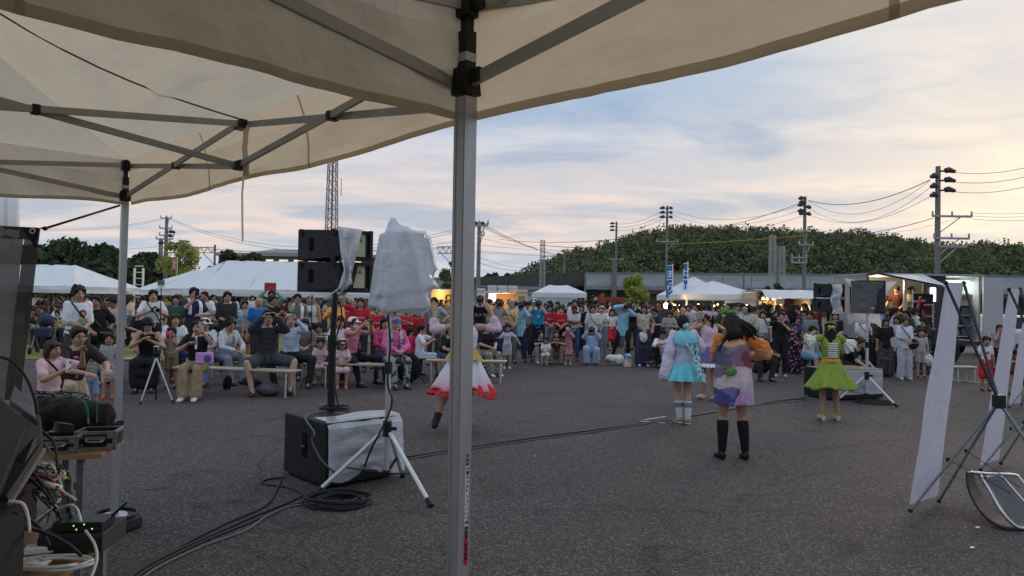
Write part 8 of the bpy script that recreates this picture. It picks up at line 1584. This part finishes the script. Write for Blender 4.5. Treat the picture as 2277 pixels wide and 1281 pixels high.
g = G(); g.cap(S['lsh'], .064, S['lsh']*.45+S['lel']*.55, .066); put('cape_sleeve', remesh(g, .012, 3, .014, 9, 2), ora, rt)
text(list('東海みこと'), .062, stk, tn, face_M(V3((-.055, .178, .80)), (-1, 0, 0), (0, 0, 1)), vertical=True, ext=.004)
g = G(); g.ell((.09, .165, .99), (.055, .012, .045)); g.ell((.05, .168, 1.0), (.04, .012, .035)); put('leaf_print', g.mesh('leaf_print', True), mat('leaf_print', (.10, .22, .06), .8), tn)
h = S['hs']; T = lambda x, y, z: S['hc']+S['HM'] @ V3((x*h, y*h, z*h)); g = G()
g.ell(T(0, .02, .03), (.095, .112, .108), S['HM']); g.cap(T(0, .07, -.0), .08, T(-.02, .10, -.12), .075)
for k in range(22):   # flying locks
    a_ = random.uniform(-.5, 1.2); L_ = random.uniform(.18, .40); st_ = T(random.uniform(-.06, .06), .07, random.uniform(-.06, .05)); dr_ = V3((-math.sin(a_)*1.0, .10, -math.cos(a_)*.75)); g.tube(smoothpath([st_, st_+dr_*L_*.45+V3((-.03, .01, .03)), st_+dr_*L_+V3((0, 0, -.02))], 4), [.034-.0030*i for i in range(9)], 7)
me = remesh(g, .0085, 1); nn_ = [v.normal.copy() for v in me.vertices]
for v, vn in zip(me.vertices, nn_): v.co += vn*(.006*noise.noise(V3((v.co.x*60, v.co.y*60, v.co.z*14))))
put('hair', me, HAIR['dark'], rt)
for k in range(9): g = G(); a_ = k*.7; c2 = T(.045+.02*math.cos(a_), .04, .125); g.ell(c2+V3((.045*math.cos(a_), .02*math.sin(a_), .012*(k % 3))), (.040, .010, .016), Matrix.Rotation(a_, 3, 'Y'), 8, 6); obj('leaf_ornament', g, mat('leaf_green', (.10, .28, .06), .6), rt, smooth=True)
socks(rt, S, .36, mat('sock_black', (.010, .010, .012), .85)); shoes_(rt, PC, mat('loafer_black', (.015, .014, .014), .25))
# -- D green dress
PD = P_(rh=(-.13, -.20, 1.22), lh=(.24, -.20, 1.40), le=(.9, .1, -.5), re=(-.9, .2, -.4), rf=(-.12, -.02, .09), lf=(.12, .03, .09), hy=-22, lean=0)
rt, S = dancer(1848, 713, 10.0, PD, 172, 'dancer in a lime green dress with white ruffled sleeves, seen from behind')
lime = cloth((.19, .27, .045)); vest_part(rt, S, lime, .02, .40, .016, 'bodice'); g = pleated(1.0, .52, .135, .38, 13, .09, .85, lobes=.07, dz=.10, seed=4, sway=(-.02, .03), prof=1.05); obj('skirt', g, lime, rt, smooth=True)
g = G(); 
for k in range(7): g.tube([V3((-.075, .118-.002*k, 1.05+.035*k)), V3((0, .137-.002*k, 1.045+.035*k)), V3((.075, .118-.002*k, 1.05+.035*k))], .013, 6)
obj('shirred_back', g, cloth((.56, .56, .54)), rt, smooth=True)
frill((0, 0, 1.01), .138, .150, .05, 16, cloth((.60, .26, .04)), rt, 'orange_sash', amp=.10)
for q, sg in (('r', -1), ('l', 1)):
    e_ = S[q+'sh']*.45+S[q+'el']*.55; ax_ = (S[q+'el']-S[q+'sh']).normalized().to_track_quat('-Z', 'Y').to_matrix(); frill(S[q+'sh']*.7+S[q+'el']*.3, .055, .135, .14, 9, cloth((.55, .53, .50)), rt, 'ruffle', ax_, .14)
    frill(S[q+'sh']*.5+S[q+'el']*.5, .055, .12, .12, 8, cloth((.55, .53, .50)), rt, 'ruffle', ax_, .16)
    g = G(); g.cap(S[q+'sh'], .066, S[q+'sh']*.8+S[q+'el']*.2, .062); put('puff', remesh(g, .012, 2, .006), lime, rt)
put('hair', hair_mesh(PD, 'long'), HAIR['dark'], rt); g = G(); T = lambda x, y, z: S['hc']+S['HM'] @ V3((x, y, z)); g.tube([T(.092*math.cos(a_), .02+.115*math.sin(a_), .05+.05*math.sin(a_*1)) for a_ in np.linspace(0, 6.28, 22)], .007, 6); obj('headband', g, mat('band_lime', (.35, .42, .10), .6), rt); bow(T(-.03, .15, .02), .06, .05, MC['band_lime'], rt)
wsh = mat('shoe_white', (.55, .53, .5), .4); shoes_(rt, PD, wsh)
for q in 'rl': g = G(); g.box(S[q+'an']+V3((0, .035, -.055)), (.045, .045, .07)); obj('heel', g, wsh, rt, bevel=.006); frill(S[q+'an']+V3((0, 0, .04)), .042, .065, .035, 9, lime, rt, 'ankle_frill')
# -- A white/red skirt, leaping
PA = P_(pelvis=(0, 0, .92), rh=(-.32, -.06, 1.56), lh=(.42, -.10, 1.54), re=(-.9, .2, -.7), le=(.9, .2, -.7), lf=(.36, .16, .10), rf=(-.02, .34, .46), lk=(.3, -1, .1), rk=(-.1, -1, -.2), lean=3, hp=-8)
PA = dict(PA); rt, S = dancer(1036, 678, 8.7, PA, 178, 'leaping dancer in a white skirt hemmed with red frills behind the canopy leg')
wcl = cloth((.56, .57, .62)); vest_part(rt, S, wcl, .0, .43, .02, 'blouse')
dye = zramp('skirt_dye', [(.52, (.55, .06, .05)), (.57, (.60, .30, .34)), (.66, (.60, .46, .52)), (.78, (.58, .58, .64)), (1, (.58, .59, .64))], noise_=.03); g = pleated(1.02, .56, .14, .38, 12, .10, .9, lobes=.05, dz=.10, seed=7, sway=(.03, .05)); obj('skirt', g, dye, rt, smooth=True)
redf = cloth((.42, .035, .035)); g = pleated(.63, .50, .34, .43, 30, .10, .9, lobes=.05, dz=.10, seed=7, sway=(.03, .05)); obj('red_frill', g, redf, rt, smooth=True)
gold = mat('gold_cloth', (.50, .34, .10), .5, nz=.15, nscale=12); g = G()
for sx in (-1, 1): g.add([(0, .15, 1.05), (sx*.16, .08, 1.07), (sx*.27, .12, .90), (sx*.08, .19, .95), (0, .16, 1.05), (sx*.16, .09, 1.075), (sx*.27, .13, .905), (sx*.08, .20, .955)], [(0, 1, 2, 3), (7, 6, 5, 4), (0, 4, 5, 1), (1, 5, 6, 2), (2, 6, 7, 3)])
obj('gold_sash', g, gold, rt); frill((0, 0, 1.08), .142, .146, .05, 10, mat('belt_red', (.4, .02, .03), .5), rt, 'red_belt', amp=.01)
pk = zramp('sleeve_dye', [(0, (.56, .57, .62)), (1.36, (.57, .55, .60)), (1.50, (.60, .30, .36)), (1, (.6, .3, .36))][:3]) 
for q, sg in (('r', -1), ('l', 1)):
    el, ha = S[q+'el'], S[q+'ha']; g = G(); g.cap(el*.55+S[q+'sh']*.45, .056, el, .062); g.cap(el, .062, el+(ha-el)*.45, .060); put('sleeve', remesh(g, .012, 3, .014, 10, 2), mat('sleeve_pink', (.58, .44, .50), .8, nz=.25, nscale=5), rt)
put('hair', hair_mesh(PA, 'bob'), HAIR['dark'], rt); g = G(); g.ell(S['hc']+V3((0, .10, -.08)), (.06, .03, .05)); obj('hair_bow', g, HAIR['black'], rt, smooth=True)
bt = mat('boot_black', (.02, .02, .02), .35)
shoes_(rt, PA, bt)
for q in 'rl':
    g = G(); an = S[q+'an']; d_ = (S[q+'kn']-an).normalized(); g.tube([an-d_*.03, an+d_*.05, an+d_*.14], [.046, .048, .052], 14); obj('boot_shaft', g, bt, rt)
# -- E purple skirt
PE = P_(rh=(-.14, -.24, 1.38), lh=(.20, -.22, 1.36), re=(-.9, .1, -.4), le=(.9, .1, -.4), rf=(-.10, .05, .07), lf=(.06, -.12, .07), hy=18)
rt, S = dancer(1577, 690, 11.9, PE, 190, 'dancer in a lilac top and purple skirt half hidden behind the orange-shouldered dancer')
vest_part(rt, S, cloth((.50, .38, .44)), -.04, .41, .018, 'top'); g = pleated(.98, .64, .15, .30, 10, .05, .85, prof=.7); obj('skirt', g, cloth((.12, .09, .24)), rt, smooth=True); frill((0, 0, .68), .27, .31, .06, 26, whc, rt, 'petticoat', amp=.05)
put('hair', hair_mesh(PE, 'tail'), HAIR['black'], rt); pkr = cloth((.55, .36, .40)); bow(S['hc']+V3((-.02, .12, .05)), .10, .09, pkr, rt); bow(S['hc']+V3((.09, .06, .07)), .07, .07, pkr, rt); shoes_(rt, PE, mat('sneaker_white', (.5, .48, .48), .6))
# ================================================================ DISTANT CROWD
rr = random.Random(11)
SHC = [('white', W1), ('white', W1), ('black', K1), ('black', K1), ('grey', GR), ('navy', NV), ('beige', (.38, .32, .24)), ('green', (.03, .07, .05)), ('azure', (.26, .36, .48)), ('brown', (.10, .06, .04)), ('pink', (.42, .25, .27)), ('mustard', (.36, .24, .05)), ('maroon', (.13, .02, .03)), ('cream', (.48, .44, .36))]
LGC = [('black', K1), ('navy', NV), ('grey', (.12, .12, .13)), ('beige', (.30, .25, .18)), ('denim', (.06, .10, .18))]
HRS = [('short', 'black', 'short black hair'), ('bob', 'black', 'a black bob'), ('long', 'dark', 'long dark hair'), ('short', 'brown', 'short brown hair'), ('bob', 'brown', 'a brown bob'), ('spiky', 'black', 'tousled black hair'), ('tail', 'black', 'a ponytail')]
LGK = [('trousers', 'trousers'), ('shorts', 'shorts'), ('long_skirt', 'long skirt'), ('wide', 'wide trousers')]
used = set()
def far(x, d, H, zone, poses, grp, yaw=None):
    for _ in range(60):
        s_, l_, h_, k_ = rr.choice(SHC), rr.choice(LGC), rr.choice(HRS), rr.choice(LGK); key = (s_[0], h_[2], zone)
        if key in used: continue
        used.add(key); break
    po = rr.choice(poses); lab_ = 'person in %s and %s %s with %s, %s' % (s_[0], l_[0], k_[1], h_[2], zone)
    top = yH(x)-(H-1.6)*F/d
    if po in ('sit', 'squat', 'sithunch', 'kidsit'): P(x, top, d, po, rr.uniform(-70, 70) if yaw is None else yaw, lab_.replace('person', 'sitter'), h_[:2], ('tee', s_[1]), (k_[0], l_[1]), group=grp, sc_=rr.uniform(.9, 1.02))
    else: P(x, top, d, po, rr.uniform(-180, 180) if yaw is None else yaw, lab_, h_[:2], ('tee', s_[1]), (k_[0], l_[1]), group=grp)
ST_ = ['idle', 'idle2', 'clasp', 'phonelook', 'walk', 'eat']
for i in range(16): far(72+i*6+rr.uniform(-3, 3), rr.uniform(21, 30), .95, 'near the sagging tent', ['sit', 'squat', 'sithunch'], 'people sitting on the lawn')
for i in range(7): far(80+i*13+rr.uniform(-3, 3), rr.uniform(28, 33), rr.uniform(1.55, 1.7), 'standing at the sagging tent', ST_, 'people at the sagging tent')
for i in range(8): far(196+i*10, rr.uniform(22, 36), .95 if i % 2 else 1.6, 'on lawn behind canopy leg', ['sit', 'sithunch'] if i % 2 else ST_, 'people on the lawn behind the canopy leg')
for i in range(9): far(292+i*8, rr.uniform(20, 28), .9 if i % 3 else 1.6, 'on grass near bench end', ['sit', 'squat'] if i % 3 else ST_, 'people on the grass near the bench end')
for i in range(26): far(372+i*17+rr.uniform(-6, 6), rr.uniform(28, 33), rr.uniform(1.5, 1.7), 'under the long white marquee', ST_, 'people in the marquee shade')
for i in range(6): far(952+i*10, rr.uniform(32, 44), rr.uniform(1.55, 1.7), 'near the red lanterns', ['walk', 'walk2', 'idle'], 'people by the lantern stalls')
for i in range(17): far(1080+i*13+rr.uniform(-5, 5), rr.uniform(23, 28), rr.uniform(1.5, 1.68), 'before the lit snack stall', ST_, 'people before the snack stall')
for i in range(24): far(1296+i*8.2+rr.uniform(-4, 4), rr.uniform(24, 34), rr.uniform(1.5, 1.72), 'before the orange container', ST_, 'people before the orange container')
for i in range(22): far(1490+i*8.5+rr.uniform(-4, 4), rr.uniform(23, 27.5), rr.uniform(1.5, 1.68), 'beside the bulb-lit tents', ST_, 'people beside the bulb-lit tents')
for i in range(14): far(1650+i*13+rr.uniform(-5, 5), rr.uniform(20, 24), rr.uniform(1.5, 1.7), 'queueing at the foil van', ST_, 'people at the foil-roofed van')
for i in range(7): far(1935+i*20+rr.uniform(-5, 5), rr.uniform(18, 19), rr.uniform(1.5, 1.65), 'waiting at the food truck', ST_, 'people at the food truck')
# cloth prints are stored above; camera check
bpy.data.scenes.remove(WS)
